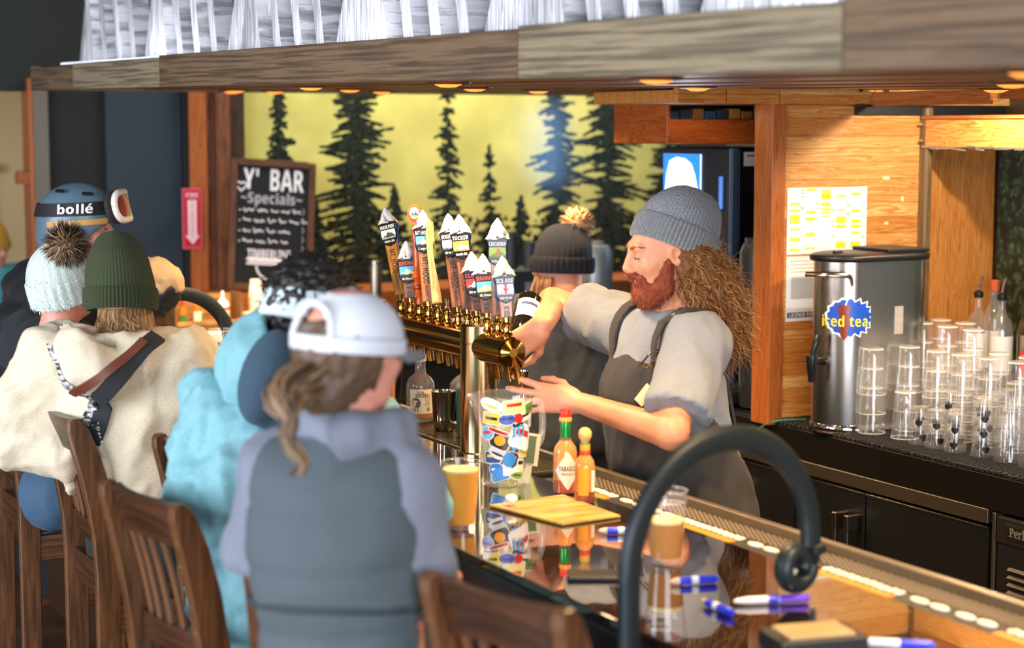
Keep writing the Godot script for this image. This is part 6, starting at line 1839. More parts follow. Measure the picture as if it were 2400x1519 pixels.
# a flat band laid over a body along a path
func strap(b: Blob, pts: Array, w: float, at: Vector3, off := 0.004, thick := 0.004) -> ArrayMesh:
	var path := smooth_path(pts, 7)
	var g := G.new()
	var prev := []
	for i in path.size():
		var p := hug(b, path[i], off)
		var nn := grad(b, p)
		var d: Vector3 = (path[mini(i + 1, path.size() - 1)] - path[maxi(i - 1, 0)]).normalized()
		var side := d.cross(nn).normalized() * w * 0.5
		var l := hug(b, p + side, off) - at
		var r := hug(b, p - side, off) - at
		var row := [l, (l + r) / 2 + nn * 0.001, r]
		var cur := []
		for q in row: cur.append(g.vert(q + nn * thick, nn, Vector2(i * 0.02, 0)))
		for q in [row[0], row[2]]: cur.append(g.vert(q - nn * 0.004, (q - row[1]).normalized(), Vector2(i * 0.02, 0)))
		if prev.size():
			g.q(prev[0], prev[1], cur[1], cur[0]); g.q(prev[1], prev[2], cur[2], cur[1])
			g.q(prev[0], prev[3], cur[3], cur[0]); g.q(prev[2], prev[4], cur[4], cur[2])
		prev = cur
	return g.mesh()
func folds(amp: float, freq: float, sd: int, stretch := Vector3(1, 0.45, 1), fine := 0.3) -> Callable:
	var f := noise(freq, FastNoiseLite.TYPE_SIMPLEX, 2, sd)
	f.fractal_type = FastNoiseLite.FRACTAL_RIDGED
	var h := noise(freq * 3.5, FastNoiseLite.TYPE_SIMPLEX, 2, sd + 3)
	return func(p: Vector3, _n: Vector3) -> float:
		var q := p * stretch
		return amp * (f.get_noise_3dv(q) + fine * h.get_noise_3dv(q))
func basis_fu(f: Vector3, u: Vector3) -> Basis:
	# columns: right, up, forward
	f = f.normalized()
	var r := f.cross(u).normalized()
	return Basis(r, r.cross(f).normalized(), f)

# a head with a face; columns of b are right, up, forward
func head_arrays(c: Vector3, b: Basis, s := 1.0, cell := 0.0042, lids := 0.6) -> Array:
	var m := Vector3(0.13, 0.17, 0.14) * s
	var hb := Blob.new(c - Vector3(0.15, 0.17, 0.15) * s, c + Vector3(0.15, 0.16, 0.15) * s, cell)
	var P := func(x: float, y: float, z: float) -> Vector3: return c + b * (Vector3(x, y, z) * s)
	hb.ball(P.call(0, 0.028, -0.018), Vector3(0.074, 0.09, 0.094) * s, b, 0.01)
	hb.ball(P.call(0, -0.02, 0.028), Vector3(0.060, 0.085, 0.062) * s, b, 0.03)
	hb.ball(P.call(0, -0.075, 0.034), Vector3(0.047, 0.038, 0.046) * s, b, 0.03)
	hb.ball(P.call(0, -0.099, 0.062), Vector3(0.02, 0.017, 0.018) * s, b, 0.02)
	hb.cap(P.call(-0.03, 0.03, 0.076), P.call(0.03, 0.03, 0.076), 0.013 * s, 0.013 * s, 0.016)
	for q in [-1.0, 1.0]:
		hb.ball(P.call(q * 0.036, -0.018, 0.06), Vector3(0.024, 0.022, 0.02) * s, b, 0.02)
		hb.ball(P.call(q * 0.031, 0.010, 0.096), Vector3(0.017, 0.012, 0.016) * s, b, 0.010, true)
		hb.ball(P.call(q * 0.031, 0.010, 0.0745), Vector3(0.0135, 0.0125, 0.0125) * s, b, 0.004)
		hb.ball(P.call(q * 0.011, -0.027, 0.097), Vector3(0.009, 0.008, 0.011) * s, b, 0.008)
		hb.ball(P.call(q * 0.077, -0.002, -0.008), Vector3(0.010, 0.031, 0.019) * s, b * Basis(Vector3.RIGHT, 0.15), 0.008)
		hb.ball(P.call(q * 0.085, -0.001, -0.004), Vector3(0.006, 0.019, 0.010) * s, b, 0.006, true)
	hb.cap(P.call(0, 0.024, 0.086), P.call(0, -0.019, 0.107), 0.0085 * s, 0.0132 * s, 0.014)
	hb.cap(P.call(-0.018, -0.050, 0.084), P.call(0.018, -0.050, 0.084), 0.0062 * s, 0.0062 * s, 0.006)
	hb.cap(P.call(-0.015, -0.061, 0.084), P.call(0.015, -0.061, 0.084), 0.007 * s, 0.007 * s, 0.006)
	hb.cap(P.call(0, -0.05, -0.025), P.call(0, -0.15, -0.03), 0.052 * s, 0.054 * s, 0.03)
	return hb.skin()
func face_parts(o: Node3D, c: Vector3, b: Basis, at: Vector3, s := 1.0, brow := "6a4426") -> void:
	var T := func(x: float, y: float, z: float) -> Transform3D: return Transform3D(b, c + b * (Vector3(x, y, z) * s) - at)
	for q in [-1.0, 1.0]:
		var e := Node3D.new(); e.name = numbered("eye", o); o.add_child(e, true)
		obj("white", curved(0.0118, 0.0118, -0.0028, 0.0015, PI / 2 + 0.75, PI / 2 - 0.75, 10), mat("efe6de", 0.2), e, T.call(q * 0.031, 0.006, 0.0765))
		obj("iris", curved(0.0123, 0.0123, -0.0030, 0.0015, PI / 2 + 0.3, PI / 2 - 0.3, 8), mat("3a4a58", 0.2), e, T.call(q * 0.031, 0.006, 0.0765))
		obj("lashes", curved(0.0138, 0.0156, -0.0042, -0.0008, PI / 2 + 0.95, PI / 2 - 0.95, 10), mat("2a1a10", 0.8), e, T.call(q * 0.031, 0.0085, 0.0755))
		var pts := []
		for k in 7: pts.append(T.call(q * (0.012 + k * 0.0065), 0.031 + 0.004 * sin(k * 0.5), 0.0925 - 0.0016 * k * k * 0.5) * Vector3.ZERO)
		obj("eyebrow", G.new().tube(pts, [0.0026, 0.004, 0.0046, 0.0046, 0.004, 0.003, 0.001], 6).mesh(), mat(brow, 0.9), o)
	var lp := []
	for k in 9: lp.append(T.call(-0.019 + k * 0.00475, -0.0505 - 0.0012 * cos(k * PI / 4.0), 0.0895 - 0.00032 * pow(k - 4, 2)) * Vector3.ZERO)
	obj("lips", G.new().tube(lp, [0.001, 0.003, 0.004, 0.0042, 0.0038, 0.0042, 0.004, 0.003, 0.001], 8).mesh(), mat("b8695a", 0.5), o)

# a hand: wrist, fingers direction, thumb side, back of the hand; bends per joint (radians) for index..little, then the thumb's own directions
func hand_arrays(w: Vector3, fy: Vector3, tx: Vector3, back: Vector3, bends: Array, spread: Array, thumb: Array, s := 1.0, forearm := Vector3.ZERO) -> Array:
	fy = fy.normalized()
	back = (back - fy * back.dot(fy)).normalized()
	tx = (tx - fy * tx.dot(fy) - back * tx.dot(back)).normalized()
	var B := Basis(tx, fy, back)
	var hb := Blob.new(w - Vector3(0.15, 0.15, 0.15), w + Vector3(0.15, 0.15, 0.15), 0.0034)
	var P := func(x: float, y: float, z: float) -> Vector3: return w + B * (Vector3(x, y, z) * s)
	var kn := [Vector3(0.027, 0.090, 0.0), Vector3(0.0085, 0.096, 0.003), Vector3(-0.010, 0.091, 0.001), Vector3(-0.027, 0.081, -0.004)]
	# palm
	for k in 4:
		var q: Vector3 = kn[k]
		hb.cap(P.call(q.x * 0.62, 0.01, -0.002), P.call(q.x, q.y, q.z - 0.003), 0.0165 * s, 0.0128 * s, 0.014)
	hb.cap(P.call(0.0, 0.02, -0.012), P.call(0.0, 0.07, -0.012), 0.016 * s, 0.012 * s, 0.012)
	hb.cap(P.call(0.02, 0.022, -0.012), P.call(0.026, 0.05, -0.018), 0.017 * s, 0.014 * s, 0.012)
	if forearm != Vector3.ZERO: hb.cap(forearm, P.call(0, 0.012, 0), 0.0285 * s, 0.0225 * s, 0.02)
	var ln := [[0.045, 0.027, 0.021], [0.050, 0.030, 0.022], [0.046, 0.028, 0.021], [0.036, 0.021, 0.019]]
	for k in 4:
		var p: Vector3 = kn[k]
		var a := 0.0
		var sp: float = spread[k]
		for j in 3:
			a += bends[k][j]
			var d := Vector3(sin(sp) * cos(a), cos(sp) * cos(a), -sin(a))
			var q: Vector3 = p + d * ln[k][j]
			var r0: float = [0.0102, 0.0089, 0.0079][j] * (0.88 if k == 3 else 1.0)
			var r1: float = [0.0088, 0.0078, 0.0066][j] * (0.88 if k == 3 else 1.0)
			hb.cap(P.call(p.x, p.y, p.z), P.call(q.x, q.y, q.z), r0 * s, r1 * s, 0.0045)
			p = q
	var t0 := Vector3(0.022, 0.022, -0.010)
	for j in 3:
		var d: Vector3 = thumb[j].normalized()
		var q: Vector3 = t0 + d * [0.044, 0.034, 0.027][j]
		hb.cap(P.call(t0.x, t0.y, t0.z), P.call(q.x, q.y, q.z), [0.0145, 0.0112, 0.0100][j] * s, [0.0115, 0.0100, 0.0080][j] * s, 0.006)
		t0 = q
	return hb.skin()
func nail(o: Node3D, p: Vector3, n: Vector3, d: Vector3, m: Material, w := 0.0095) -> void:
	var b := frame(d, n)
	obj("fingernail", G.new().prism(round_rect(w, 0.011, 0.0035, 3), 0.0016, Transform3D(b, p), 0.0004).mesh(), m, o)

# fur: spikes standing on a ball
func fur(c: Vector3, r: float, n: int, long: float, cols: Array, sd: int, droop := 0.25) -> ArrayMesh:
	var g := G.new()
	g.colored = true
	var rr := RandomNumberGenerator.new(); rr.seed = sd
	g.col = (Color(cols[0]) as Color).srgb_to_linear()
	g.lathe(V2([0.0, -r * 0.8, r * 0.5, -r * 0.66, r * 0.8, 0.0, r * 0.5, r * 0.66, 0.0, r * 0.8]), 14, xf(c))
	for k in n:
		var d := Vector3(rr.randfn(), rr.randfn(), rr.randfn()).normalized()
		var e := (d + Vector3(rr.randfn(), rr.randfn(), rr.randfn()) * 0.22 + Vector3(0, -droop, 0)).normalized()
		var s := d.cross(Vector3(rr.randfn(), rr.randfn(), rr.randfn())).normalized() * 0.0016
		var a := c + d * r * 0.7
		var t := a + e * long * rr.randf_range(0.6, 1.15)
		var m := (a + t) / 2 + d * 0.003
		var c0 := (Color(cols[rr.randi() % cols.size()]) as Color).srgb_to_linear()
		g.col = c0 * 0.8
		var i0 := g.vert(a - s, d, Vector2.ZERO)
		var i1 := g.vert(a + s, d, Vector2.ZERO)
		g.col = c0
		var i2 := g.vert(m + s * 0.8, d, Vector2.ZERO)
		var i3 := g.vert(m - s * 0.8, d, Vector2.ZERO)
		g.col = c0.lightened(0.15)
		var i4 := g.vert(t, d, Vector2.ZERO)
		g.q(i0, i1, i2, i3); g.t(i3, i2, i4)
	return g.mesh()
# strands: each an array of points
func strands(lines: Array, r: float, cols: Array, sd: int, seg := 3) -> ArrayMesh:
	var g := G.new()
	g.colored = true
	var rr := RandomNumberGenerator.new(); rr.seed = sd
	for l in lines:
		g.col = (Color(cols[rr.randi() % cols.size()]) as Color).srgb_to_linear()
		var rad := []
		for i in l.size(): rad.append(r * (1.0 - 0.75 * float(i) / l.size()))
		g.tube(l, rad, seg, false)
	return g.mesh()
func hairmat(rough := 0.5) -> StandardMaterial3D:
	var m := mat("ffffff", rough)
	m.vertex_color_use_as_albedo = true
	m.vertex_color_is_srgb = false
	return m

# knitted hat: rings from the hem to the crown
func beanie(parent: Node, c: Vector3, b: Basis, rx: float, rz: float, h: float, cuff: float, m: Material, ribs: int, slump := Vector3.ZERO, point := 2.4, crown := 0.3, cuff_out := 0.008, lump := 0.0, cuffm: Material = null) -> void:
	var ring := func(g: G, rows: Array, seg: int, amp: float) -> void:
		var prev := -1
		for j in rows.size():
			var f := g.v.size()
			for k in seg + 1:
				var a := TAU * (k % seg) / seg
				var q: Dictionary = rows[j]
				var rr: float = q.r * (1.0 + amp * cos(a * ribs) * q.get("rib", 1.0) + lump * sin(a * 3.0 + q.y * 40.0) * q.get("l", 0.0))
				var p := Vector3(cos(a) * rx * rr + cos(a) * q.get("o", 0.0), q.y, sin(a) * rz * rr + sin(a) * q.get("o", 0.0)) + slump * pow(clampf(q.y / h, 0, 1), 2.0)
				var nn := Vector3((cos(a) - amp * ribs * 0.5 * sin(a * ribs) * sin(a)) / rx, q.ny / rx, (sin(a) + amp * ribs * 0.5 * sin(a * ribs) * cos(a)) / rz).normalized()
				g.vert(c + b * p, (b * nn).normalized(), Vector2(float(k) / seg, q.y * 4.0))
			if prev >= 0:
				for k in seg: g.q(prev + k, prev + k + 1, f + k + 1, f + k)
			prev = f
	var seg := ribs * 4 if ribs * 4 < 400 else 400
	var rows := []
	for j in 19:
		var t := j / 18.0
		var y := lerpf(cuff * 0.5, h, t)
		var e := pow(1.0 - pow(t, point), crown + 0.2)
		rows.append({"y": y, "r": e if j < 18 else 0.02, "ny": t * t * 1.6, "rib": 1.0 - 0.5 * t, "l": sin(t * PI)})
	var g := G.new()
	ring.call(g, rows, seg, 0.014)
	obj("knit_crown", g.mesh(), m, parent)
	var cr := [{"y": 0.0, "r": 0.97, "ny": -0.6}, {"y": 0.002, "r": 1.0, "o": cuff_out * 0.5, "ny": -0.3}, {"y": 0.008, "r": 1.0, "o": cuff_out, "ny": 0.0}, {"y": cuff * 0.5, "r": 1.005, "o": cuff_out * 1.15, "ny": 0.0}, {"y": cuff - 0.006, "r": 1.0, "o": cuff_out, "ny": 0.15}, {"y": cuff, "r": 0.995, "o": cuff_out * 0.5, "ny": 0.8}, {"y": cuff - 0.003, "r": 0.975, "o": 0.0, "ny": 1.0}]
	var g2 := G.new()
	ring.call(g2, cr, seg, 0.030)
	obj("knit_cuff", g2.mesh(), cuffm if cuffm else m, parent)

# seated or standing figure: J holds the joints, f the way the chest faces
func figure(called: String, label: String, root: Vector3, J: Dictionary, f: Vector3, skin_m: Material, look: Dictionary) -> Dictionary:
	var o := thing(called, label, "person", root)
	var r := f.cross(Vector3.UP).normalized()
	var k: float = look.get("size", 1.0)
	var up: Vector3 = (J.neck - J.pel).normalized()
	# the body itself, one continuous skin
	var lo := Vector3.INF
	var hi := -Vector3.INF
	for n in J:
		lo = lo.min(J[n]); hi = hi.max(J[n])
	lo -= Vector3(0.2, 0.2, 0.2); hi += Vector3(0.2, 0.2, 0.2)
	var b := Blob.new(lo, hi, look.get("cell", 0.018))
	var fl := 0.68
	var R := func(x: float) -> float: return x * k
	b.cap(J.pel, J.che, R.call(0.145), R.call(0.15), 0.05, f, fl)
	b.cap(J.shL, J.shR, R.call(0.055), R.call(0.055), 0.06)
	b.cap(J.che, J.neck, R.call(0.10), R.call(0.052), 0.05)
	b.cap(J.neck - up * 0.02, J.head - J.hu * 0.05, R.call(0.053), R.call(0.05), 0.02)
	for s in ["L", "R"]:
		b.cap(J["sh" + s], J["el" + s], R.call(0.048), R.call(0.040), 0.03)
		b.cap(J["el" + s], J["wr" + s], R.call(0.040), R.call(0.026), 0.015)
		if J.has("hp" + s):
			b.cap(J["hp" + s], J["kn" + s], R.call(0.080), R.call(0.056), 0.04)
			b.cap(J["kn" + s], J["an" + s], R.call(0.055), R.call(0.036), 0.02)
			b.cap(J["an" + s], J["an" + s] + J.get("foot", f) * 0.14 - Vector3(0, 0.03, 0), 0.036, 0.028, 0.02)
	var g := G.new()
	g.arrays(b.skin())
	var hbz := basis_fu(J.hf, J.hu)
	g.arrays(head_arrays(J.head, hbz, look.get("head", 1.0), look.get("head_cell", 0.0055)))
	for s in ["L", "R"]:
		var dir: Vector3 = (J["wr" + s] - J["el" + s]).normalized()
		if look.has("hand" + s):
			var h: Dictionary = look["hand" + s]
			g.arrays(hand_arrays(J["wr" + s], h.fy, h.tx, h.back, h.bends, h.spread, h.thumb, h.get("s", 1.0), J["wr" + s] - dir * 0.05))
		elif not look.get("no_hands", false):
			var inward := r * (1.0 if s == "L" else -1.0)
			g.arrays(hand_arrays(J["wr" + s], dir, inward, Vector3.UP, [[0.3, 0.5, 0.3], [0.3, 0.5, 0.3], [0.35, 0.5, 0.3], [0.4, 0.5, 0.3]], [0.06, 0.0, -0.05, -0.1], [Vector3(0.8, 0.7, -0.3), Vector3(0.4, 0.9, -0.3), Vector3(0.1, 1.0, -0.3)], 1.0, J["wr" + s] - dir * 0.05))
	for i in g.v.size(): g.v[i] -= root
	obj("body", g.mesh(), skin_m, o)
	return {"o": o, "blob": b, "hb": hbz, "r": r, "f": f, "k": k}
# a top over the same joints, inflated; sleeves end at a share of the forearm (or upper arm when below 0)
func garment(P: Dictionary, J: Dictionary, root: Vector3, called: String, m: Material, add: float, sleeve: Dictionary, hem_y: float, neck_up: float, fold: Callable, cell := 0.012, fl := 0.72, belly := 0.0, inflate_arm := 0.0, extra: Array = []) -> Blob:
	var f: Vector3 = P.f
	var k: float = P.k
	var lo: Vector3 = J.pel
	var hi: Vector3 = J.pel
	for n in ["pel", "che", "neck", "shL", "shR", "elL", "elR", "wrL", "wrR"]:
		lo = lo.min(J[n]); hi = hi.max(J[n])
	lo -= Vector3(0.24, 0.16, 0.24); hi += Vector3(0.24, 0.16, 0.24)
	lo.y = maxf(lo.y, hem_y - 0.06)
	var b := Blob.new(lo, hi, cell)
	b.cap(J.pel, J.che, 0.15 * k + add + belly, 0.155 * k + add, 0.06, f, fl)
	b.cap(J.shL, J.shR, 0.058 * k + add * 0.8, 0.058 * k + add * 0.8, 0.07)
	b.cap(J.che, J.neck - Vector3(0, 0.02, 0), 0.11 * k + add * 0.6, 0.062 * k + add * 0.3, 0.05)
	for s in ["L", "R"]:
		var t: float = sleeve[s]
		var sh: Vector3 = J["sh" + s]
		var el: Vector3 = J["el" + s]
		var wr: Vector3 = J["wr" + s]
		var ra := 0.054 * k + add + inflate_arm
		var rb := 0.046 * k + add + inflate_arm
		if t >= 0.0:
			b.cap(sh, el, ra, rb, 0.045)
			b.cap(el, el.lerp(wr, t), rb, lerpf(rb, 0.03 * k + add + inflate_arm * 0.5, t), 0.02)
			b.cut((wr - el).normalized(), (wr - el).normalized().dot(el.lerp(wr, t)), el.lerp(wr, t), 0.13)
		else:
			b.cap(sh, sh.lerp(el, -t + 0.12), ra, ra + 0.006, 0.045)
			b.cut((el - sh).normalized(), (el - sh).normalized().dot(sh.lerp(el, -t)), sh.lerp(el, -t), 0.15)
	for e in extra: b.cap(e[0], e[1], e[2], e[3], e[4])
	b.cut(Vector3.DOWN, -hem_y)
	b.cut(Vector3.UP, J.neck.y + neck_up, J.neck, 0.17)
	var a := rumple(relax(b.skin(), 1), fold)
	obj(called, blobmesh(a, root), m, P.o)
	return b
func trousers(P: Dictionary, J: Dictionary, root: Vector3, m: Material, add: float, top_y: float, fold: Callable, cell := 0.016) -> void:
	var f: Vector3 = P.f
	var k: float = P.k
	var lo: Vector3 = J.pel
	var hi: Vector3 = J.pel
	for n in ["pel", "knL", "knR", "anL", "anR", "hpL", "hpR"]:
		lo = lo.min(J[n]); hi = hi.max(J[n])
	lo -= Vector3(0.2, 0.08, 0.2); hi += Vector3(0.2, 0.2, 0.2)
	var b := Blob.new(lo, hi, cell)
	b.cap(J.pel - Vector3(0, 0.03, 0), J.pel + Vector3(0, 0.1, 0), 0.155 * k + add, 0.145 * k + add, 0.05, f, 0.72)
	for s in ["L", "R"]:
		b.cap(J["hp" + s], J["kn" + s], 0.088 * k + add, 0.064 * k + add, 0.05)
		b.cap(J["kn" + s], J["an" + s], 0.062 * k + add, 0.05 * k + add, 0.025)
		b.cut((J["an" + s] - J["kn" + s]).normalized(), (J["an" + s] - J["kn" + s]).normalized().dot(J["an" + s] - Vector3(0, 0.0, 0)), J["an" + s], 0.14)
	b.cut(Vector3.UP, top_y)
	obj("trousers", blobmesh(rumple(relax(b.skin(), 1), fold), root), m, P.o)
	for s in ["L", "R"]:
		var sh := Blob.new(J["an" + s] - Vector3(0.22, 0.14, 0.22), J["an" + s] + Vector3(0.22, 0.1, 0.22), 0.012)
		var ff: Vector3 = J.get("foot", f)
		var a: Vector3 = J["an" + s]
		sh.cap(a, a - Vector3(0, 0.05, 0), 0.05, 0.05, 0.02)
		sh.cap(a - Vector3(0, 0.05, 0) - ff * 0.03, a - Vector3(0, 0.055, 0) + ff * 0.16, 0.044, 0.038, 0.02)
		sh.cut(Vector3.DOWN, -(a.y - 0.09))
		obj("shoe", blobmesh(sh.skin(), root), M.rubber, P.o)

# ---------------------------------------------------------------- people
func V3(a: float, b: float, c: float) -> Vector3: return Vector3(a, b, c)
func seated_legs(J: Dictionary, f: Vector3, knee := 0.40, drop := 0.36) -> void:
	var r := f.cross(Vector3.UP).normalized()
	for s in ["L", "R"]:
		var q := -1.0 if s == "L" else 1.0
		J["hp" + s] = J.pel + r * q * 0.085 - Vector3(0, 0.03, 0)
		J["kn" + s] = J.pel + r * q * 0.12 + f * knee + Vector3(0, -0.02, 0)
		J["an" + s] = J.pel + r * q * 0.11 + f * (knee - 0.06) + Vector3(0, -0.02 - drop - 0.04, 0)
func people() -> void:
	M.skin = mat("cf8d6a", 0.5)
	M.skin.subsurf_scatter_enabled = true; M.skin.subsurf_scatter_strength = 0.12
	M.skin_pink = mat("d8937e", 0.5)
	bartender()
	second_bartender()
	green_hat()
	mint_hat()
	helmet_man()
	turquoise()
	vest()
	far_guest()

func bartender() -> void:
	var root := V3(2.62, 0.012, -3.97)
	var f := V3(-1, 0, -0.02).normalized()
	var J := {"pel": V3(2.615, 0.97, -3.95), "che": V3(2.575, 1.27, -4.0), "neck": V3(2.578, 1.495, -3.98), "head": V3(2.537, 1.655, -3.945), "hf": V3(-0.93, -0.20, -0.24).normalized(), "hu": V3(-0.2, 0.98, 0).normalized(),
		"shL": V3(2.55, 1.43, -3.815), "elL": V3(2.405, 1.235, -3.70), "wrL": V3(2.288, 1.285, -3.985), "shR": V3(2.585, 1.435, -4.20), "elR": V3(2.49, 1.485, -4.44), "wrR": V3(2.312, 1.452, -4.178)}
	J["wrL"] = V3(2.345, 1.268, -4.055)
	for s in ["L", "R"]:
		var q := 1.0 if s == "L" else -1.0
		J["hp" + s] = J.pel + V3(0, -0.05, q * 0.09); J["kn" + s] = V3(2.63, 0.52, -3.97 + q * 0.11); J["an" + s] = V3(2.66, 0.105, -3.97 + q * 0.12)
	# left hand lies round the measure, right hand hangs over the bottle's neck
	var hl := {"fy": V3(-0.80, 0.10, -0.62), "tx": V3(-0.25, 0.93, 0.2), "back": V3(-0.42, 0.1, 0.9), "bends": [[0.10, 0.30, 0.25], [0.16, 0.32, 0.25], [0.2, 0.35, 0.3], [0.24, 0.4, 0.3]], "spread": [0.20, 0.04, -0.13, -0.30], "thumb": [V3(0.45, 0.6, -0.75), V3(0.2, 0.9, -0.5), V3(0.0, 1.0, -0.2)], "s": 1.0}
	var hr := {"fy": V3(-0.72, -0.58, -0.38), "tx": V3(0.3, -0.9, 0.1), "back": V3(-0.42, 0.30, 0.85), "bends": [[0.75, 0.95, 0.5], [0.65, 1.0, 0.5], [0.6, 1.0, 0.55], [0.55, 0.95, 0.55]], "spread": [0.16, 0.03, -0.08, -0.20], "thumb": [V3(0.55, 0.6, -0.6), V3(0.15, 0.9, -0.5), V3(-0.1, 0.95, -0.35)], "s": 0.98}
	var P := figure("person", "bartender with curly hair under a grey beanie, red beard, grey tee and dark overalls, pouring", root, J, f, M.skin, {"handL": hl, "handR": hr, "head": 0.96, "head_cell": 0.0036, "size": 1.06, "cell": 0.014})
	var o: Node3D = P.o
	var hb: Basis = P.hb
	face_parts(o, J.head, hb, root, 0.96, "8a4a20")
	# grey heather tee
	var tee := cloth("8e9297", 0.95, 9.0, 0.05)
	var nf := folds(0.0085, 5.5, 40, Vector3(1, 0.6, 1))
	var shirt := garment(P, J, root, "t_shirt", tee, 0.016, {"L": -0.80, "R": -0.62}, 0.96, 0.012, nf, 0.0095, 0.80, 0.012, 0.004)
	# seams of the near sleeve
	obj("neckband", strokes([[J.neck + V3(-0.06, 0.0, 0.05) - root, J.neck + V3(-0.075, -0.012, 0.0) - root, J.neck + V3(-0.055, 0.0, -0.055) - root, J.neck + V3(0.02, 0.02, -0.06) - root, J.neck + V3(0.06, 0.025, 0.0) - root, J.neck + V3(0.03, 0.018, 0.055) - root, J.neck + V3(-0.06, 0.0, 0.05) - root]], 0.009, 8), cloth("a4a8ad"), o)
	# dark overalls: one plane cut, high on the chest and low at the back
	var om := cloth("3b3733", 0.9, 10.0, 0.06)
	var b := Blob.new(V3(2.3, 0.05, -4.35), V3(2.95, 1.45, -3.6), 0.012)
	b.cap(J.pel, J.che, 0.155 * 1.06 + 0.046, 0.155 * 1.06 + 0.034, 0.06, f, 0.82)
	for s in ["L", "R"]:
		b.cap(J["hp" + s], J["kn" + s], 0.115, 0.088, 0.05)
		b.cap(J["kn" + s], J["an" + s], 0.086, 0.075, 0.02)
	var pn := V3(0.74, 0.67, 0).normalized()
	b.cut(pn, pn.dot(V3(2.50, 1.345, -4.0)))
	b.cut(Vector3.DOWN, -0.1)
	var ov := rumple(relax(b.skin(), 1), folds(0.007, 6.0, 44, Vector3(1, 0.5, 1)))
	obj("overalls", blobmesh(ov, root), om, o)
	for q in [-3.86, -4.12]:
		var pts := [V3(2.45, 1.30, q - 0.0), V3(2.49, 1.40, q + 0.01), V3(2.56, 1.475, q + 0.015), V3(2.64, 1.475, q + 0.01), V3(2.71, 1.40, q - 0.01), V3(2.745, 1.28, q - 0.02), V3(2.75, 1.15, q - 0.02)]
		obj("strap", strap(shirt, pts, 0.038, root, 0.009, 0.004), om, o)
	var bk := hug(shirt, V3(2.49, 1.40, -3.85), 0.016)
	var bn := grad(shirt, bk)
	obj("buckle", G.new().tube([bk - root + V3(0.02, 0.02, 0.018), bk - root + V3(-0.02, -0.02, 0.018), bk - root + V3(-0.02, -0.02, -0.018), bk - root + V3(0.02, 0.02, -0.018), bk - root + V3(0.02, 0.02, 0.018)], 0.0025, 6).mesh(), M.brass, o)
	# name tag and clips on the bib, printed crest on the tee
	var tg := hug(b, V3(2.415, 1.305, -3.87), 0.006)
	var tn := grad(b, tg)
	obj("name_tag", bx(Vector3.ZERO, Vector3(0.055, 0.03, 0.003), Basis.IDENTITY, 0.001), mat("e6cfa0", 0.5), o, Transform3D(frame(V3(0.2, 1, 0.1), tn) * Basis(Vector3.BACK, 1.1), tg - root))
	var cr := hug(shirt, V3(2.47, 1.30, -3.80), 0.003)
	var cn := grad(shirt, cr)
	var cb := Transform3D(frame(Vector3.UP, cn), cr - root)
	obj("printed_crest", G.new().prism(P2([-0.03, 0.03, -0.012, 0.045, 0.012, 0.045, 0.03, 0.03, 0.022, 0.0, 0.03, -0.02, 0.0, -0.045, -0.03, -0.02, -0.022, 0.0]), 0.001, cb, 0.0).mesh(), mat("2f5c9c", 0.8), o)
	obj("printed_flash", G.new().prism(P2([-0.02, 0.012, 0.02, 0.018, 0.006, 0.002, 0.02, -0.012, -0.02, -0.006, -0.006, 0.004]), 0.001, cb * xf(V3(0, 0.005, 0.001)), 0.0).mesh(), mat("e0b44a", 0.8), o)
	obj("cord", G.new().tube(smooth_path([J.neck + V3(0.055, 0.04, 0.03) - root, J.neck + V3(0.03, 0.02, 0.062) - root, J.neck + V3(-0.02, 0.0, 0.066) - root, J.neck + V3(-0.06, -0.02, 0.04) - root], 4), 0.003, 6).mesh(), M.black, o)
	# shoes
	for s in ["L", "R"]:
		var sh := Blob.new(J["an" + s] - V3(0.24, 0.12, 0.12), J["an" + s] + V3(0.14, 0.08, 0.12), 0.012)
		sh.cap(J["an" + s], J["an" + s] - V3(0, 0.05, 0), 0.05, 0.05, 0.02)
		sh.cap(J["an" + s] - V3(-0.03, 0.05, 0), J["an" + s] - V3(0.16, 0.055, 0), 0.044, 0.038, 0.02)
		sh.cut(Vector3.DOWN, -0.014)
		obj("shoe", blobmesh(sh.skin(), root), M.rubber, o)
	# beanie, pulled low at the back
	var kn := cloth("909394", 0.95, 6.0, 0.5)
	var kc := cloth("8a8d8e", 0.95, 7.0, 0.4)
	var ub := basis_fu(V3(-0.90, 0.40, -0.2), V3(0.38, 0.92, 0.0))
	var hat := Node3D.new(); hat.name = "beanie"; o.add_child(hat)
	beanie(hat, J.head + V3(0.017, 0.004, 0.004) - root, ub, 0.090, 0.109, 0.176, 0.068, kn, 64, V3(0, 0, -0.014), 2.3, 0.24, 0.005, 0.02, kc)
	# curly ponytail
	var HC := ["5a3618", "7a4c22", "9a6630", "b8844a", "8a5828", "c89a5c", "6a4220"]
	var hbk := Blob.new(V3(2.52, 1.38, -4.1), V3(2.86, 1.70, -3.74), 0.009)
	hbk.ball(V3(2.61, 1.61, -3.92), Vector3(0.055, 0.06, 0.075), Basis.IDENTITY, 0.03)
	hbk.ball(V3(2.64, 1.58, -3.905), Vector3(0.06, 0.068, 0.068), Basis.IDENTITY, 0.03)
	hbk.ball(V3(2.665, 1.52, -3.895), Vector3(0.055, 0.075, 0.062), Basis.IDENTITY, 0.03)
	hbk.ball(V3(2.68, 1.46, -3.89), Vector3(0.04, 0.06, 0.05), Basis.IDENTITY, 0.03)
	hbk.ball(V3(2.60, 1.575, -3.88), Vector3(0.035, 0.05, 0.03), Basis.IDENTITY, 0.03)
	hbk.ball(V3(2.567, 1.635, -3.862), Vector3(0.034, 0.045, 0.022), Basis.IDENTITY, 0.03)
	hbk.ball(V3(2.60, 1.625, -3.868), Vector3(0.04, 0.05, 0.03), Basis.IDENTITY, 0.03)
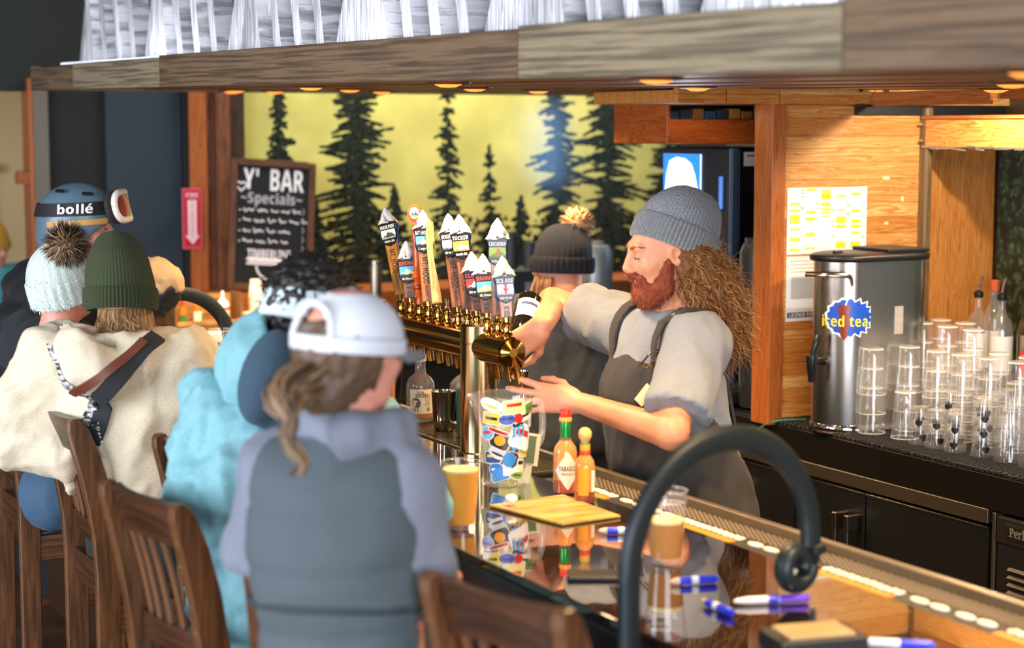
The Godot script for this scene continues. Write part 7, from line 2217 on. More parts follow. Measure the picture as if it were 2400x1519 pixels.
	var hs := rumple(hbk.skin(), folds(0.012, 22.0, 60, Vector3(1, 1, 1)))
	var hair := Node3D.new(); hair.name = "hair"; o.add_child(hair)
	obj("ponytail", blobmesh(hs, root), mat("6a4219", 0.7), hair)
	var lines := []
	var rr := RandomNumberGenerator.new(); rr.seed = 8
	var vs: PackedVector3Array = hs[0]
	var ns: PackedVector3Array = hs[1]
	for k in 1700:
		var i := rr.randi() % vs.size()
		var p := vs[i] - ns[i] * 0.006
		var d := (V3(0.55, -0.75, 0.05) + ns[i] * rr.randf_range(0.2, 0.9) + V3(rr.randfn(), rr.randfn(), rr.randfn()) * 0.25).normalized()
		var sx := d.cross(Vector3.UP).normalized()
		var sy := sx.cross(d)
		var L := rr.randf_range(0.03, 0.085)
		var cr2 := rr.randf_range(0.003, 0.0075)
		var ph := rr.randf() * TAU
		var tw := rr.randf_range(8.0, 15.0)
		var line := []
		for q in 13:
			var t := q / 12.0
			line.append(p + d * L * t + (sx * cos(ph + t * tw) + sy * sin(ph + t * tw)) * cr2 * minf(1.0, t * 4.0) - V3(0, 0.02, 0) * t * t - root)
		lines.append(line)
	obj("curls", strands(lines, 0.0012, HC, 5), hairmat(), hair)
	# wisps that stick out against the dark
	var wl := []
	for k in 110:
		var i := rr.randi() % vs.size()
		if ns[i].x < -0.1: continue
		var p := vs[i]
		var d := (ns[i] + V3(rr.randfn(), rr.randfn(), rr.randfn()) * 0.5).normalized()
		var sx := d.cross(Vector3.UP).normalized()
		var line := []
		var L := rr.randf_range(0.03, 0.06)
		for q in 12:
			var t := q / 11.0
			line.append(p + d * L * sin(t * 2.0) + (sx * sin(t * 9.0 + k) + V3(0, cos(t * 9.0 + k), 0)) * 0.008 * t - root)
		wl.append(line)
	obj("wisps", strands(wl, 0.0005, ["c89a5c", "b07c40"], 6), hairmat(), hair)
	# beard and moustache
	var hp := func(x: float, y: float, z: float) -> Vector3: return J.head + hb * (Vector3(x, y, z) * 0.96)
	var bd := Blob.new(J.head - V3(0.2, 0.24, 0.16), J.head + V3(0.12, 0.06, 0.16), 0.0052)
	bd.ball(hp.call(0, -0.100, 0.06), Vector3(0.045, 0.032, 0.038), hb, 0.02)
	bd.ball(hp.call(0, -0.085, 0.072), Vector3(0.032, 0.022, 0.022), hb, 0.015)
	for q in [-1.0, 1.0]:
		bd.cap(hp.call(q * 0.062, -0.02, 0.012), hp.call(q * 0.05, -0.08, 0.035), 0.014, 0.024, 0.02)
		bd.cap(hp.call(q * 0.05, -0.08, 0.035), hp.call(q * 0.02, -0.11, 0.068), 0.024, 0.026, 0.02)
		bd.cap(hp.call(q * 0.004, -0.037, 0.101), hp.call(q * 0.03, -0.052, 0.083), 0.0085, 0.0085, 0.008)
		bd.cap(hp.call(q * 0.03, -0.052, 0.083), hp.call(q * 0.034, -0.078, 0.075), 0.0085, 0.012, 0.01)
	var bs := rumple(bd.skin(), folds(0.004, 60.0, 70, Vector3(1, 0.4, 1)))
	var beard := Node3D.new(); beard.name = "beard"; o.add_child(beard)
	obj("beard_mass", blobmesh(bs, root), mat("7a3416", 0.8), beard)
	var bl := []
	vs = bs[0]; ns = bs[1]
	for k in 900:
		var i := rr.randi() % vs.size()
		var d := (ns[i] * 0.45 + V3(-0.25, -0.85, 0) + V3(rr.randfn(), rr.randfn(), rr.randfn()) * 0.22).normalized()
		var p := vs[i] - ns[i] * 0.003
		var L := rr.randf_range(0.006, 0.015)
		bl.append([p - root, p + d * L * 0.5 + ns[i] * 0.002 - root, p + d * L - V3(0, 0.001, 0) - root])
	obj("beard_hairs", strands(bl, 0.0008, ["8a3c1a", "a04e22", "6a2a10", "b8642e", "7c3416"], 7), hairmat(), beard)
	# nails of the near hand
	# the bottle in the right hand and the measure in the left
	var nb := V3(2.260, 1.352, -4.228)
	var bdir := V3(0.50, 0.62, -0.60).normalized()
	var bo := thing("poured_bottle", "dark bottle held upside down in the bartender's right hand, with a pourer", "bottle", nb)
	bo.basis = frame(-bdir, Vector3.UP)
	var dk := mat("14110e", 0.08)
	dk.clearcoat_enabled = true; dk.clearcoat = 1.0; dk.clearcoat_roughness = 0.03
	obj("glass_body", lath(V2([0.0, -0.245, 0.033, -0.245, 0.0365, -0.238, 0.037, -0.12, 0.033, -0.095, 0.017, -0.065, 0.0145, -0.05, 0.0145, 0.0, 0.0, 0.0]), 30), dk, bo)
	obj("label", curved(0.0373, 0.0373, -0.215, -0.15, 2.9, 0.9), mat("d8d8da", 0.6), bo)
	obj("label_print", curved(0.0376, 0.0376, -0.20, -0.19, 2.5, 1.3), mat("2a3a6a", 0.6), bo)
	for k in 4: obj("ring", lath(V2([0.0145, -0.014 + k * 0.005, 0.0168, -0.0125 + k * 0.005, 0.0168, -0.0105 + k * 0.005, 0.0145, -0.009 + k * 0.005]), 20), M.black, bo)
	obj("pourer", lath(V2([0.013, 0.004, 0.011, 0.012, 0.006, 0.016, 0.0, 0.017]), 16), M.chrome, bo)
	obj("spout", G.new().tube([V3(0, 0.014, 0), V3(0, 0.03, 0), V3(0.004, 0.044, 0.006)], [0.0048, 0.0044, 0.004], 10).mesh(), mat("c8986a", 0.15, 1.0), bo)
	var jg := thing("jigger", "polished steel double jigger held in the bartender's left hand under the bottle", "jigger", V3(2.256, 1.25, -4.19))
	obj("cup", lath(V2([0.006, 0.04, 0.012, 0.046, 0.0185, 0.088, 0.0205, 0.0895, 0.0195, 0.088, 0.011, 0.048, 0.0, 0.046]), 28), M.chrome, jg)
	obj("lower_cup", lath(V2([0.006, 0.042, 0.011, 0.036, 0.016, 0.002, 0.0175, 0.0, 0.0165, 0.003, 0.009, 0.034, 0.0, 0.036]), 28), M.chrome, jg)

func second_bartender() -> void:
	var root := V3(3.29, 0.012, -5.76)
	var f := V3(-0.15, 0, -1).normalized()
	var J := {"pel": V3(3.29, 0.90, -5.74), "che": V3(3.28, 1.16, -5.76), "neck": V3(3.285, 1.33, -5.77), "head": V3(3.285, 1.475, -5.80), "hf": V3(-0.62, -0.12, -0.78).normalized(), "hu": V3(0.08, 1, -0.05).normalized(),
		"shL": V3(3.11, 1.27, -5.80), "elL": V3(3.07, 1.03, -5.85), "wrL": V3(3.0, 0.98, -6.05), "shR": V3(3.46, 1.27, -5.72), "elR": V3(3.52, 1.04, -5.75), "wrR": V3(3.42, 0.99, -5.98)}
	for s in ["L", "R"]:
		var q := -1.0 if s == "L" else 1.0
		J["hp" + s] = J.pel + V3(q * 0.085, -0.05, 0); J["kn" + s] = V3(3.29 + q * 0.1, 0.49, -5.76); J["an" + s] = V3(3.29 + q * 0.1, 0.105, -5.72)
	var P := figure("person", "second bartender from behind in a navy bobble hat and loose charcoal hoodie", root, J, f, M.skin, {"size": 0.96, "head": 0.95})
	var o: Node3D = P.o
	face_parts(o, J.head, P.hb, root)
	var hm := cloth("383c42", 0.95, 8.0, 0.06)
	garment(P, J, root, "hoodie", hm, 0.035, {"L": 0.92, "R": 0.92}, 0.80, 0.035, folds(0.016, 4.2, 81, Vector3(1, 0.7, 1)), 0.012, 0.8, 0.02, 0.01, [
		[V3(3.16, 1.33, -5.70), V3(3.30, 1.245, -5.60), 0.045, 0.05, 0.03],
		[V3(3.30, 1.245, -5.60), V3(3.43, 1.31, -5.66), 0.05, 0.045, 0.03],
		[V3(3.20, 1.36, -5.80), V3(3.18, 1.33, -5.72), 0.035, 0.04, 0.02],
		[V3(3.40, 1.36, -5.76), V3(3.42, 1.32, -5.68), 0.035, 0.04, 0.02]])
	trousers(P, J, root, cloth("24262a"), 0.008, 0.92, folds(0.006, 7.0, 83))
	var kn := cloth("0a1222", 0.95, 16.0, 0.3)
	var hat := Node3D.new(); hat.name = "beanie"; o.add_child(hat)
	beanie(hat, J.head + V3(0.0, -0.03, 0.01) - root, basis_fu(V3(-0.6, 0.0, -0.8), V3(0.10, 1, 0.03)), 0.096, 0.110, 0.185, 0.06, kn, 34, V3(0.01, 0, -0.01), 2.6, 0.22)
	obj("pompom", fur(V3(3.342, 1.622, -5.775) - root, 0.052, 900, 0.036, ["c8a070", "8a5c34", "e2c498", "a87c4c", "d8b486"], 3), hairmat(0.8), hat)
	var hl := []
	var rr := RandomNumberGenerator.new(); rr.seed = 31
	for k in 60:
		var a := rr.randf_range(-1.0, 0.4)
		var p: Vector3 = J.head + V3(-0.07 + 0.02 * a, -0.04, 0.02 + 0.05 * a)
		hl.append([p - root, p + V3(rr.randfn() * 0.008 - 0.01, -0.05, rr.randfn() * 0.01) - root, p + V3(rr.randfn() * 0.012 + 0.0, -0.12, rr.randfn() * 0.014) - root])
	obj("hair", strands(hl, 0.003, ["b88450", "a87040", "c8986a"], 2), hairmat(), o)

func green_hat() -> void:
	var root := V3(1.34, 0.012, -4.55)
	var f := V3(0.62, 0, -0.78).normalized()
	var J := {"pel": V3(1.345, 0.94, -4.53), "che": V3(1.30, 1.23, -4.52), "neck": V3(1.305, 1.43, -4.535), "head": V3(1.30, 1.575, -4.565), "hf": V3(0.42, -0.05, -0.9).normalized(), "hu": V3(0.03, 1, 0).normalized(),
		"shL": V3(1.155, 1.375, -4.66), "elL": V3(1.045, 1.20, -4.68), "wrL": V3(1.20, 1.14, -4.56), "shR": V3(1.415, 1.375, -4.44), "elR": V3(1.49, 1.19, -4.42), "wrR": V3(1.66, 1.155, -4.58)}
	seated_legs(J, V3(1, 0, -0.1).normalized(), 0.36, 0.40)
	var P := figure("person", "woman from behind in a forest green beanie and cream hoodie with crossed overall straps", root, J, f, M.skin_pink, {"size": 0.93, "head": 0.92, "handL": {"fy": V3(0.6, -0.45, -0.66), "tx": V3(0.3, 0.9, 0), "back": V3(-0.6, 0.1, 0.5), "bends": [[0.5, 0.7, 0.4], [0.5, 0.7, 0.4], [0.5, 0.7, 0.4], [0.5, 0.7, 0.4]], "spread": [0.05, 0.0, -0.05, -0.1], "thumb": [V3(0.5, 0.8, -0.4), V3(0.2, 0.9, -0.4), V3(0.1, 1.0, -0.3)], "s": 0.9}})
	var o: Node3D = P.o
	face_parts(o, J.head, P.hb, root)
	var cm := cloth("e4d6b8", 0.95, 7.0, 0.05)
	var hood := [
		[V3(1.185, 1.475, -4.57), V3(1.16, 1.44, -4.485), 0.036, 0.05, 0.02],
		[V3(1.16, 1.44, -4.485), V3(1.175, 1.385, -4.43), 0.05, 0.055, 0.02],
		[V3(1.175, 1.385, -4.43), V3(1.235, 1.36, -4.40), 0.055, 0.05, 0.02],
		[V3(1.235, 1.36, -4.40), V3(1.31, 1.405, -4.41), 0.048, 0.046, 0.03],
		[V3(1.31, 1.405, -4.41), V3(1.375, 1.435, -4.46), 0.046, 0.034, 0.03],
		[V3(1.19, 1.47, -4.52), V3(1.32, 1.455, -4.44), 0.032, 0.032, 0.02]]
	var top := garment(P, J, root, "hoodie", cm, 0.034, {"L": 0.95, "R": 0.95}, 1.045, 0.03, folds(0.013, 4.6, 91, Vector3(1, 0.8, 1), 0.35), 0.0105, 0.80, 0.012, 0.014, hood)
	# crossed straps over the back
	var dkm := cloth("23282a", 0.8, 20.0, 0.05)
	var zm := mat("ffffff", 0.8)
	zm.albedo_texture = ntex(noise(0.02, FastNoiseLite.TYPE_SIMPLEX_SMOOTH, 1, 14, 40.0), [0.0, "e8e6e2", 0.44, "e8e6e2", 0.5, "14161a", 1.0, "14161a"], 256)
	zm.uv1_triplanar = true; zm.uv1_scale = Vector3(9, 20, 9)
	obj("overall_strap", strap(top, [V3(1.34, 1.45, -4.39), V3(1.289, 1.43, -4.354), V3(1.236, 1.38, -4.323), V3(1.188, 1.32, -4.341), V3(1.15, 1.25, -4.36), V3(1.13, 1.19, -4.38)], 0.044, root, 0.010), dkm, o)
	obj("overall_strap", strap(top, [V3(1.115, 1.43, -4.50), V3(1.122, 1.397, -4.463), V3(1.128, 1.349, -4.427), V3(1.143, 1.297, -4.413), V3(1.15, 1.24, -4.40), V3(1.15, 1.19, -4.39)], 0.05, root, 0.010), zm, o)
	obj("brown_strap", strap(top, [V3(1.30, 1.46, -4.36), V3(1.265, 1.44, -4.342), V3(1.175, 1.37, -4.328), V3(1.114, 1.30, -4.379), V3(1.105, 1.27, -4.406)], 0.022, root, 0.014), mat("6a3826", 0.5), o)
	trousers(P, J, root, cloth("1c211f", 0.9, 9.0, 0.06), 0.012, 1.08, folds(0.006, 7.0, 93))
	obj("zebra_panel", bx(V3(1.235, 1.02, -4.43) - root, Vector3(0.02, 0.10, 0.07), Basis(Vector3.UP, 0.9), 0.008), zm, o)
	# beanie: tall, with a turned-up cuff and pinched crown
	var gm := cloth("3a4426", 0.95, 10.0, 0.2)
	var hat := Node3D.new(); hat.name = "beanie"; o.add_child(hat)
	beanie(hat, J.head + V3(-0.004, -0.064, 0.022) - root, basis_fu(V3(0.42, -0.16, -0.9), V3(-0.01, 1, 0.0)), 0.087, 0.112, 0.205, 0.056, gm, 60, V3(-0.014, 0, 0.0), 2.3, 0.24, 0.004, 0.03)
	# long fair hair under the hat
	var hl := []
	var rr := RandomNumberGenerator.new(); rr.seed = 12
	for k in 260:
		var a := rr.randf_range(-0.5, 1.9)
		var out := V3(0.883, 0, 0.469) * sin(a) + V3(-0.469, 0, 0.883) * cos(a)
		var p: Vector3 = J.head + out * 0.078 - V3(0, 0.055, 0)
		var L := rr.randf_range(0.11, 0.20) if a > 0.8 else rr.randf_range(0.04, 0.09)
		hl.append([p - root, p + out * 0.006 - V3(0, L * 0.35, 0) - root, p + out * 0.012 + V3(rr.randfn() * 0.006, -L * 0.7, rr.randfn() * 0.006) - root, p + out * 0.020 + V3(rr.randfn() * 0.012 + 0.012, -L, rr.randfn() * 0.012) - root])
	obj("hair", strands(hl, 0.0024, ["a07a50", "8a6238", "c09868", "7a5632", "b48c5e"], 4), hairmat(), o)

func mint_hat() -> void:
	var root := V3(1.36, 0.012, -5.20)
	var f := V3(0.8, 0, -0.6).normalized()
	var J := {"pel": V3(1.375, 0.94, -5.36), "che": V3(1.30, 1.22, -5.18), "neck": V3(1.265, 1.42, -5.02), "head": V3(1.285, 1.565, -4.955), "hf": V3(0.75, -0.1, -0.62).normalized(), "hu": V3(0.22, 0.97, 0.05).normalized(),
		"shL": V3(1.25, 1.355, -5.27), "elL": V3(1.36, 1.14, -5.42), "wrL": V3(1.60, 1.15, -5.42), "shR": V3(1.26, 1.345, -4.96), "elR": V3(1.38, 1.14, -4.88), "wrR": V3(1.62, 1.15, -4.98)}
	seated_legs(J, V3(0.96, 0, 0.28).normalized(), 0.38, 0.42)
	J["hpR"] = V3(1.28, 0.93, -5.20); J["knR"] = V3(1.60, 0.90, -5.10)
	var P := figure("person", "woman in a fluffy mint bobble hat with a brown braid, seated behind the cream hoodie", root, J, f, M.skin_pink, {"size": 0.92, "head": 0.94})
	var o: Node3D = P.o
	face_parts(o, J.head, P.hb, root)
	garment(P, J, root, "sweater", cloth("202427", 0.95, 8.0, 0.08), 0.03, {"L": 0.95, "R": 0.95}, 1.06, 0.03, folds(0.012, 5.0, 101), 0.013, 0.8, 0.0, 0.012)
	trousers(P, J, root, cloth("3c5a74", 0.85, 8.0, 0.05), 0.026, 1.07, folds(0.012, 5.5, 103))
	obj("pocket_badge", bx(V3(1.175, 1.03, -5.10) - root, Vector3(0.004, 0.03, 0.035), Basis(Vector3.UP, 0.5), 0.001), M.black, o)
	var mm := cloth("dceae0", 1.0, 9.0, 0.3, "weave")
	var hat := Node3D.new(); hat.name = "beanie"; o.add_child(hat)
	beanie(hat, J.head + V3(-0.02, -0.052, 0.016) - root, basis_fu(V3(0.72, 0.28, -0.62), V3(-0.22, 0.95, 0.12)), 0.090, 0.108, 0.158, 0.07, mm, 26, V3(0.0, 0, -0.01), 2.5, 0.22, 0.004, 0.03)
	var fz := []
	var fr := RandomNumberGenerator.new(); fr.seed = 41
	var fb := basis_fu(V3(0.72, 0.28, -0.62), V3(-0.22, 0.95, 0.12))
	for k in 2600:
		var a := fr.randf() * TAU
		var t := fr.randf()
		var e := pow(1.0 - pow(t, 2.5), 0.42)
		var p: Vector3 = J.head + V3(-0.02, -0.052, 0.016) - root + fb * Vector3(cos(a) * 0.092 * e, t * 0.158, sin(a) * 0.11 * e)
		var d := (fb * Vector3(cos(a), t, sin(a)) + V3(fr.randfn(), fr.randfn(), fr.randfn()) * 0.9).normalized()
		fz.append([p, p + d * 0.005, p + d * 0.007 + V3(0.002, -0.004, 0.002)])
	obj("fluff", strands(fz, 0.0010, ["dceae0", "c2d4cc", "eaf4ee"], 8), hairmat(0.9), hat)
	obj("pompom", fur(V3(1.238, 1.662, -4.845) - root, 0.046, 1500, 0.040, ["6a4c30", "8a6844", "4a3420", "b0905e", "7a5a3a"], 13), hairmat(0.8), hat)
	# braid
	var br := []
	for q in 2:
		var l := []
		for k in 26:
			var t := k / 25.0
			l.append(V3(1.245 + 0.012 * sin(t * 22.0 + q * PI), 1.50 - t * 0.16, -4.935 + 0.012 * cos(t * 22.0 + q * PI)) - root)
		br.append(l)
	obj("braid", strokes(br, 0.012, 8), mat("5c4026", 0.6), o)

func helmet_man() -> void:
	var root := V3(1.45, 0.012, -5.98)
	var f := V3(0.93, 0, 0.10).normalized()
	var J := {"pel": V3(1.45, 0.92, -6.0), "che": V3(1.425, 1.25, -5.97), "neck": V3(1.475, 1.49, -5.89), "head": V3(1.545, 1.648, -5.85), "hf": V3(0.86, -0.05, 0.45).normalized(), "hu": V3(-0.02, 1, 0).normalized(),
		"shL": V3(1.46, 1.43, -6.14), "elL": V3(1.62, 1.20, -6.2), "wrL": V3(1.80, 1.16, -6.05), "shR": V3(1.46, 1.44, -5.76), "elR": V3(1.745, 1.465, -5.72), "wrR": V3(1.70, 1.50, -5.95)}
	seated_legs(J, f, 0.36, 0.40)
	var P := figure("person", "skier in a blue helmet with white goggles and a black puffer jacket", root, J, f, M.skin_pink, {"size": 1.05, "head": 0.95})
	var o: Node3D = P.o
	face_parts(o, J.head, P.hb, root)
	var puff := func(p: Vector3, n: Vector3) -> float: return 0.011 * absf(sin(p.y * 42.0 + 1.2 * sin(p.x * 7.0))) - 0.004
	var jm := mat("15191d", 0.55)
	jm.rim_enabled = true; jm.rim = 0.2
	garment(P, J, root, "puffer_jacket", jm, 0.04, {"L": 0.95, "R": -0.8}, 0.92, 0.06, puff, 0.0125, 0.85, 0.03, 0.0)
	var ta := Blob.new(V3(1.52, 1.30, -6.12), V3(1.95, 1.65, -5.55), 0.010)
	ta.cap(J.shR.lerp(J.elR, 0.5), J.elR, 0.092, 0.082, 0.02)
	ta.cap(J.elR, J.wrR, 0.082, 0.05, 0.02)
	ta.cut(Vector3.DOWN, -1.445)
	obj("tan_sleeve_panel", blobmesh(rumple(relax(ta.skin(), 1), folds(0.010, 9.0, 113, Vector3(1, 1, 1))), root), cloth("c2a074", 0.7, 8.0, 0.05), o)
	var tb := Blob.new(V3(1.52, 1.26, -6.12), V3(1.95, 1.65, -5.55), 0.010)
	tb.cap(J.shR.lerp(J.elR, 0.4), J.elR - V3(0, 0.012, 0), 0.09, 0.08, 0.02)
	obj("black_sleeve_panel", blobmesh(rumple(relax(tb.skin(), 1), folds(0.008, 9.0, 114, Vector3(1, 1, 1))), root), jm, o)
	trousers(P, J, root, cloth("1a1e22"), 0.02, 0.96, folds(0.008, 7.0, 115))
	# helmet
	var hb: Basis = P.hb
	var hl := Node3D.new(); hl.name = "helmet"; o.add_child(hl)
	hl.transform = Transform3D(hb, J.head - root)
	var hh := Blob.new(Vector3(-0.16, -0.13, -0.18), Vector3(0.16, 0.19, 0.18), 0.006)
	hh.ball(Vector3(0, 0.035, -0.01), Vector3(0.108, 0.112, 0.132), Basis.IDENTITY, 0.01)
	hh.ball(Vector3(0, -0.03, -0.045), Vector3(0.102, 0.085, 0.098), Basis.IDENTITY, 0.03)
	hh.ball(Vector3(0, -0.085, 0.105), Vector3(0.125, 0.12, 0.115), Basis.IDENTITY, 0.01, true)
	hh.cut(Vector3(0, -1, 0.25).normalized(), 0.088)
	var blue := mat("56707f", 0.4)
	blue.clearcoat_enabled = true; blue.clearcoat = 0.3; blue.clearcoat_roughness = 0.3
	obj("shell", blobmesh(hh.skin()), blue, hl)
	var band := func(y: float, h: float, grow0: float, a0: float, a1: float, tilt: float) -> ArrayMesh:
		var g := G.new()
		var prev := -1
		for k in 41:
			var a := lerpf(a0, a1, k / 40.0)
			var fi := g.v.size()
			var grow := grow0 + 0.006
			for j in 2:
				var yy := y + (h if j else 0.0) + tilt * sin(a)
				var sq := sqrt(maxf(0.05, 1.0 - pow((yy - 0.035) / 0.112, 2.0)))
				sq = maxf(sq, 0.86)
				g.vert(Vector3(cos(a) * (0.108 * sq + grow), yy, sin(a) * (0.132 * sq + grow) - 0.01), Vector3(cos(a), 0.1, sin(a)), Vector2.ZERO)
			if prev >= 0: g.q(prev, prev + 1, fi + 1, fi)
			prev = fi
		return g.mesh()
	obj("goggle_strap", band.call(0.046, 0.042, 0.004, -PI * 1.32, PI * 0.32, 0.012), mat("111214", 0.7), hl)
	obj("tan_trim", band.call(0.014, 0.018, 0.002, -0.6, 0.9, 0.016), mat("c89a4c", 0.6), hl)
	obj("tan_trim", band.call(0.014, 0.018, 0.002, PI - 0.9, PI + 0.6, 0.016), mat("c89a4c", 0.6), hl)
	for q in [[0.35, 0.118], [-0.55, 0.122]]:
		var a: float = q[0]
		obj("vent", bx(Vector3(cos(a) * 0.088, q[1], sin(a) * 0.105), Vector3(0.012, 0.006, 0.034), Basis(Vector3.UP, -a) * Basis(Vector3.BACK, -0.9), 0.002), M.black, hl)
	obj("ear_pad", G.new().prism(ellipse(0.034, 0.044, 22), 0.024, Transform3D(Basis(Vector3.UP, PI / 2), Vector3(0.092, -0.062, 0.0)), 0.006).mesh(), mat("101114", 0.7), hl)
	obj("ear_ring", G.new().tube(P3ring(Vector3(0.106, -0.06, 0.0), 0.018), 0.0025, 6).mesh(), mat("6a6e74", 0.4), hl)
	# brand lettering on the strap: bent round the side that faces the camera
	var tm := TextMesh.new()
	tm.text = "bollé"; tm.font = fonts[0]; tm.font_size = 48; tm.pixel_size = 0.036 / 35.0; tm.depth = 0.0; tm.curve_step = 1.5
	var arr := tm.surface_get_arrays(0)
	var tv: PackedVector3Array = arr[Mesh.ARRAY_VERTEX]
	var tn: PackedVector3Array = arr[Mesh.ARRAY_NORMAL]
	var ww := tm.get_aabb().size.x
	for i in tv.size():
		var a := 0.10 + tv[i].x / ww * 0.092 / 0.118
		tv[i] = Vector3(cos(a) * 0.1205, 0.0675 + tv[i].y * 0.8 + 0.012 * sin(a), sin(a) * 0.1445 - 0.01)
		tn[i] = Vector3(cos(a), 0, sin(a))
	# lettering reads from the outside of the right ear: turn it round
	for i in tv.size(): tv[i] = Vector3(tv[i].x + 0.0, tv[i].y, tv[i].z)
	var oa := []
	oa.resize(Mesh.ARRAY_MAX)
	oa[Mesh.ARRAY_VERTEX] = tv; oa[Mesh.ARRAY_NORMAL] = tn; var ri: PackedInt32Array = arr[Mesh.ARRAY_INDEX].duplicate()
	ri.reverse()
	oa[Mesh.ARRAY_INDEX] = ri
	var am := ArrayMesh.new()
	am.add_surface_from_arrays(Mesh.PRIMITIVE_TRIANGLES, oa)
	obj("strap_lettering", am, mat("f4f2f0", 0.6), hl)
	# goggles pushed up on the brow
	var gg := Node3D.new(); gg.name = "goggles"; o.add_child(gg)
	gg.transform = Transform3D(hb * Basis(Vector3.RIGHT, -0.25), J.head + hb * Vector3(0, 0.078, 0.122) - root)
	var fr := round_rect(0.17, 0.088, 0.04, 6)
	var lensp := round_rect(0.145, 0.066, 0.03, 6)
	var fg := G.new()
	for ring in 3:
		pass
	var rimpts := []
	for p in fr: rimpts.append(Vector3(p.x, p.y, 0.018 - 2.2 * p.x * p.x))
	rimpts.append(rimpts[0])
	fg.tube(rimpts, 0.011, 8, false)
	obj("frame", fg.mesh(), mat("e8e2d8", 0.4), gg)
	var ins := []
	for p in fr: ins.append(Vector3(p.x * 0.98, p.y * 0.96, -0.006 - 2.2 * p.x * p.x))
	ins.append(ins[0])
	obj("foam", G.new().tube(ins, 0.011, 8, false).mesh(), mat("2a2624", 0.8), gg)
	var lg := G.new()
	var first := []
	for k in lensp.size(): first.append(lg.vert(Vector3(lensp[k].x, lensp[k].y, 0.024 - 2.2 * lensp[k].x * lensp[k].x), Vector3(lensp[k].x * 4, 0, 1).normalized(), Vector2.ZERO))
	var mid := lg.vert(Vector3(0, 0, 0.03), Vector3(0, 0, 1), Vector2.ZERO)
	for k in first.size(): lg.t(mid, first[k], first[(k + 1) % first.size()])
	var lm := mat("a8241c", 0.08, 0.3)
	lm.clearcoat_enabled = true
	obj("lens", lg.mesh(), lm, gg)
func P3ring(c: Vector3, r: float) -> Array:
	var a := []
	for k in 19: a.append(c + Vector3(0, cos(TAU * k / 18) * r, sin(TAU * k / 18) * r))
	return a

func turquoise() -> void:
	var root := V3(1.33, 0.012, -3.52)
	var f := V3(0.80, 0, -0.6).normalized()
	var J := {"pel": V3(1.33, 0.94, -3.50), "che": V3(1.30, 1.22, -3.545), "neck": V3(1.345, 1.44, -3.55), "head": V3(1.41, 1.575, -3.52), "hf": V3(0.86, -0.15, -0.5).normalized(), "hu": V3(0.1, 1, 0).normalized(),
		"shL": V3(1.25, 1.375, -3.63), "elL": V3(1.205, 1.19, -3.59), "wrL": V3(1.40, 1.13, -3.72), "shR": V3(1.43, 1.37, -3.40), "elR": V3(1.52, 1.17, -3.42), "wrR": V3(1.68, 1.155, -3.56)}
	seated_legs(J, V3(0.97, 0, -0.2).normalized(), 0.36, 0.40)
	var P := figure("person", "guest with dark hair and a pale headband in a bright turquoise jacket, hood down", root, J, f, M.skin_pink, {"size": 0.98})
	var o: Node3D = P.o
	face_parts(o, J.head, P.hb, root)
	var tm := cloth("80b8c0", 0.7, 6.0, 0.04)
	garment(P, J, root, "jacket", tm, 0.03, {"L": 0.95, "R": 0.95}, 0.86, 0.02, folds(0.020, 6.5, 121, Vector3(1, 0.8, 1)), 0.012, 0.82, 0.015, 0.012)
	# hood: a turquoise shell with a dark lining, lying open behind the neck
	var hd := Blob.new(V3(1.10, 1.26, -3.82), V3(1.56, 1.68, -3.28), 0.010)
	hd.ball(V3(1.325, 1.475, -3.54), Vector3(0.112, 0.125, 0.12), Basis.IDENTITY, 0.02)
	hd.ball(V3(1.40, 1.525, -3.49), Vector3(0.112, 0.13, 0.112), Basis.IDENTITY, 0.015, true)
	obj("hood", blobmesh(rumple(relax(hd.skin(), 1), folds(0.008, 8.0, 123)), root), tm, o)
	var ln := Blob.new(V3(1.10, 1.26, -3.82), V3(1.56, 1.68, -3.28), 0.010)
	ln.ball(V3(1.275, 1.475, -3.435), Vector3(0.055, 0.10, 0.06), Basis(Vector3.BACK, -0.35), 0.02)
	ln.ball(V3(1.33, 1.42, -3.44), Vector3(0.06, 0.09, 0.06), Basis(Vector3.BACK, -0.35), 0.03)
	obj("hood_lining", blobmesh(ln.skin(), root), cloth("3c5464"), o)
	trousers(P, J, root, cloth("20262c"), 0.015, 0.95, folds(0.008, 7.0, 125))
	var hb: Basis = P.hb
	var hh := Blob.new(J.head - V3(0.16, 0.16, 0.16), J.head + V3(0.16, 0.18, 0.16), 0.007)
	hh.ball(J.head + hb * Vector3(0, 0.035, -0.022), Vector3(0.086, 0.1, 0.1), hb, 0.01)
	hh.ball(J.head + hb * Vector3(0, -0.05, 0.09), Vector3(0.09, 0.1, 0.08), hb, 0.01, true)
	var hs := rumple(hh.skin(), folds(0.010, 30.0, 127, Vector3(1, 1, 1)))
	obj("hair", blobmesh(hs, root), mat("1c1714", 0.5), o)
	var hl := []
	var rr := RandomNumberGenerator.new(); rr.seed = 19
	for k in 260:
		var i: int = rr.randi() % hs[0].size()
		var d: Vector3 = (hs[1][i] + V3(rr.randfn(), rr.randfn(), rr.randfn()) * 0.6).normalized()
		hl.append([hs[0][i] - root, hs[0][i] + d * 0.012 - root, hs[0][i] + d * 0.02 + V3(0, -0.004, 0) - root])
	obj("hair_tufts", strands(hl, 0.0022, ["1c1714", "2a221c"], 3), hairmat(), o)
	var rg := []
	for k in 33:
		var a := TAU * k / 32
		rg.append(J.head + hb * Vector3(cos(a) * 0.094, 0.022 - 0.012 * sin(a), sin(a) * 0.106 - 0.015) - root)
	obj("headband", G.new().tube(rg, 0.034, 8, false, 0.18, Vector3.UP).mesh(), cloth("d4e2e4"), o)

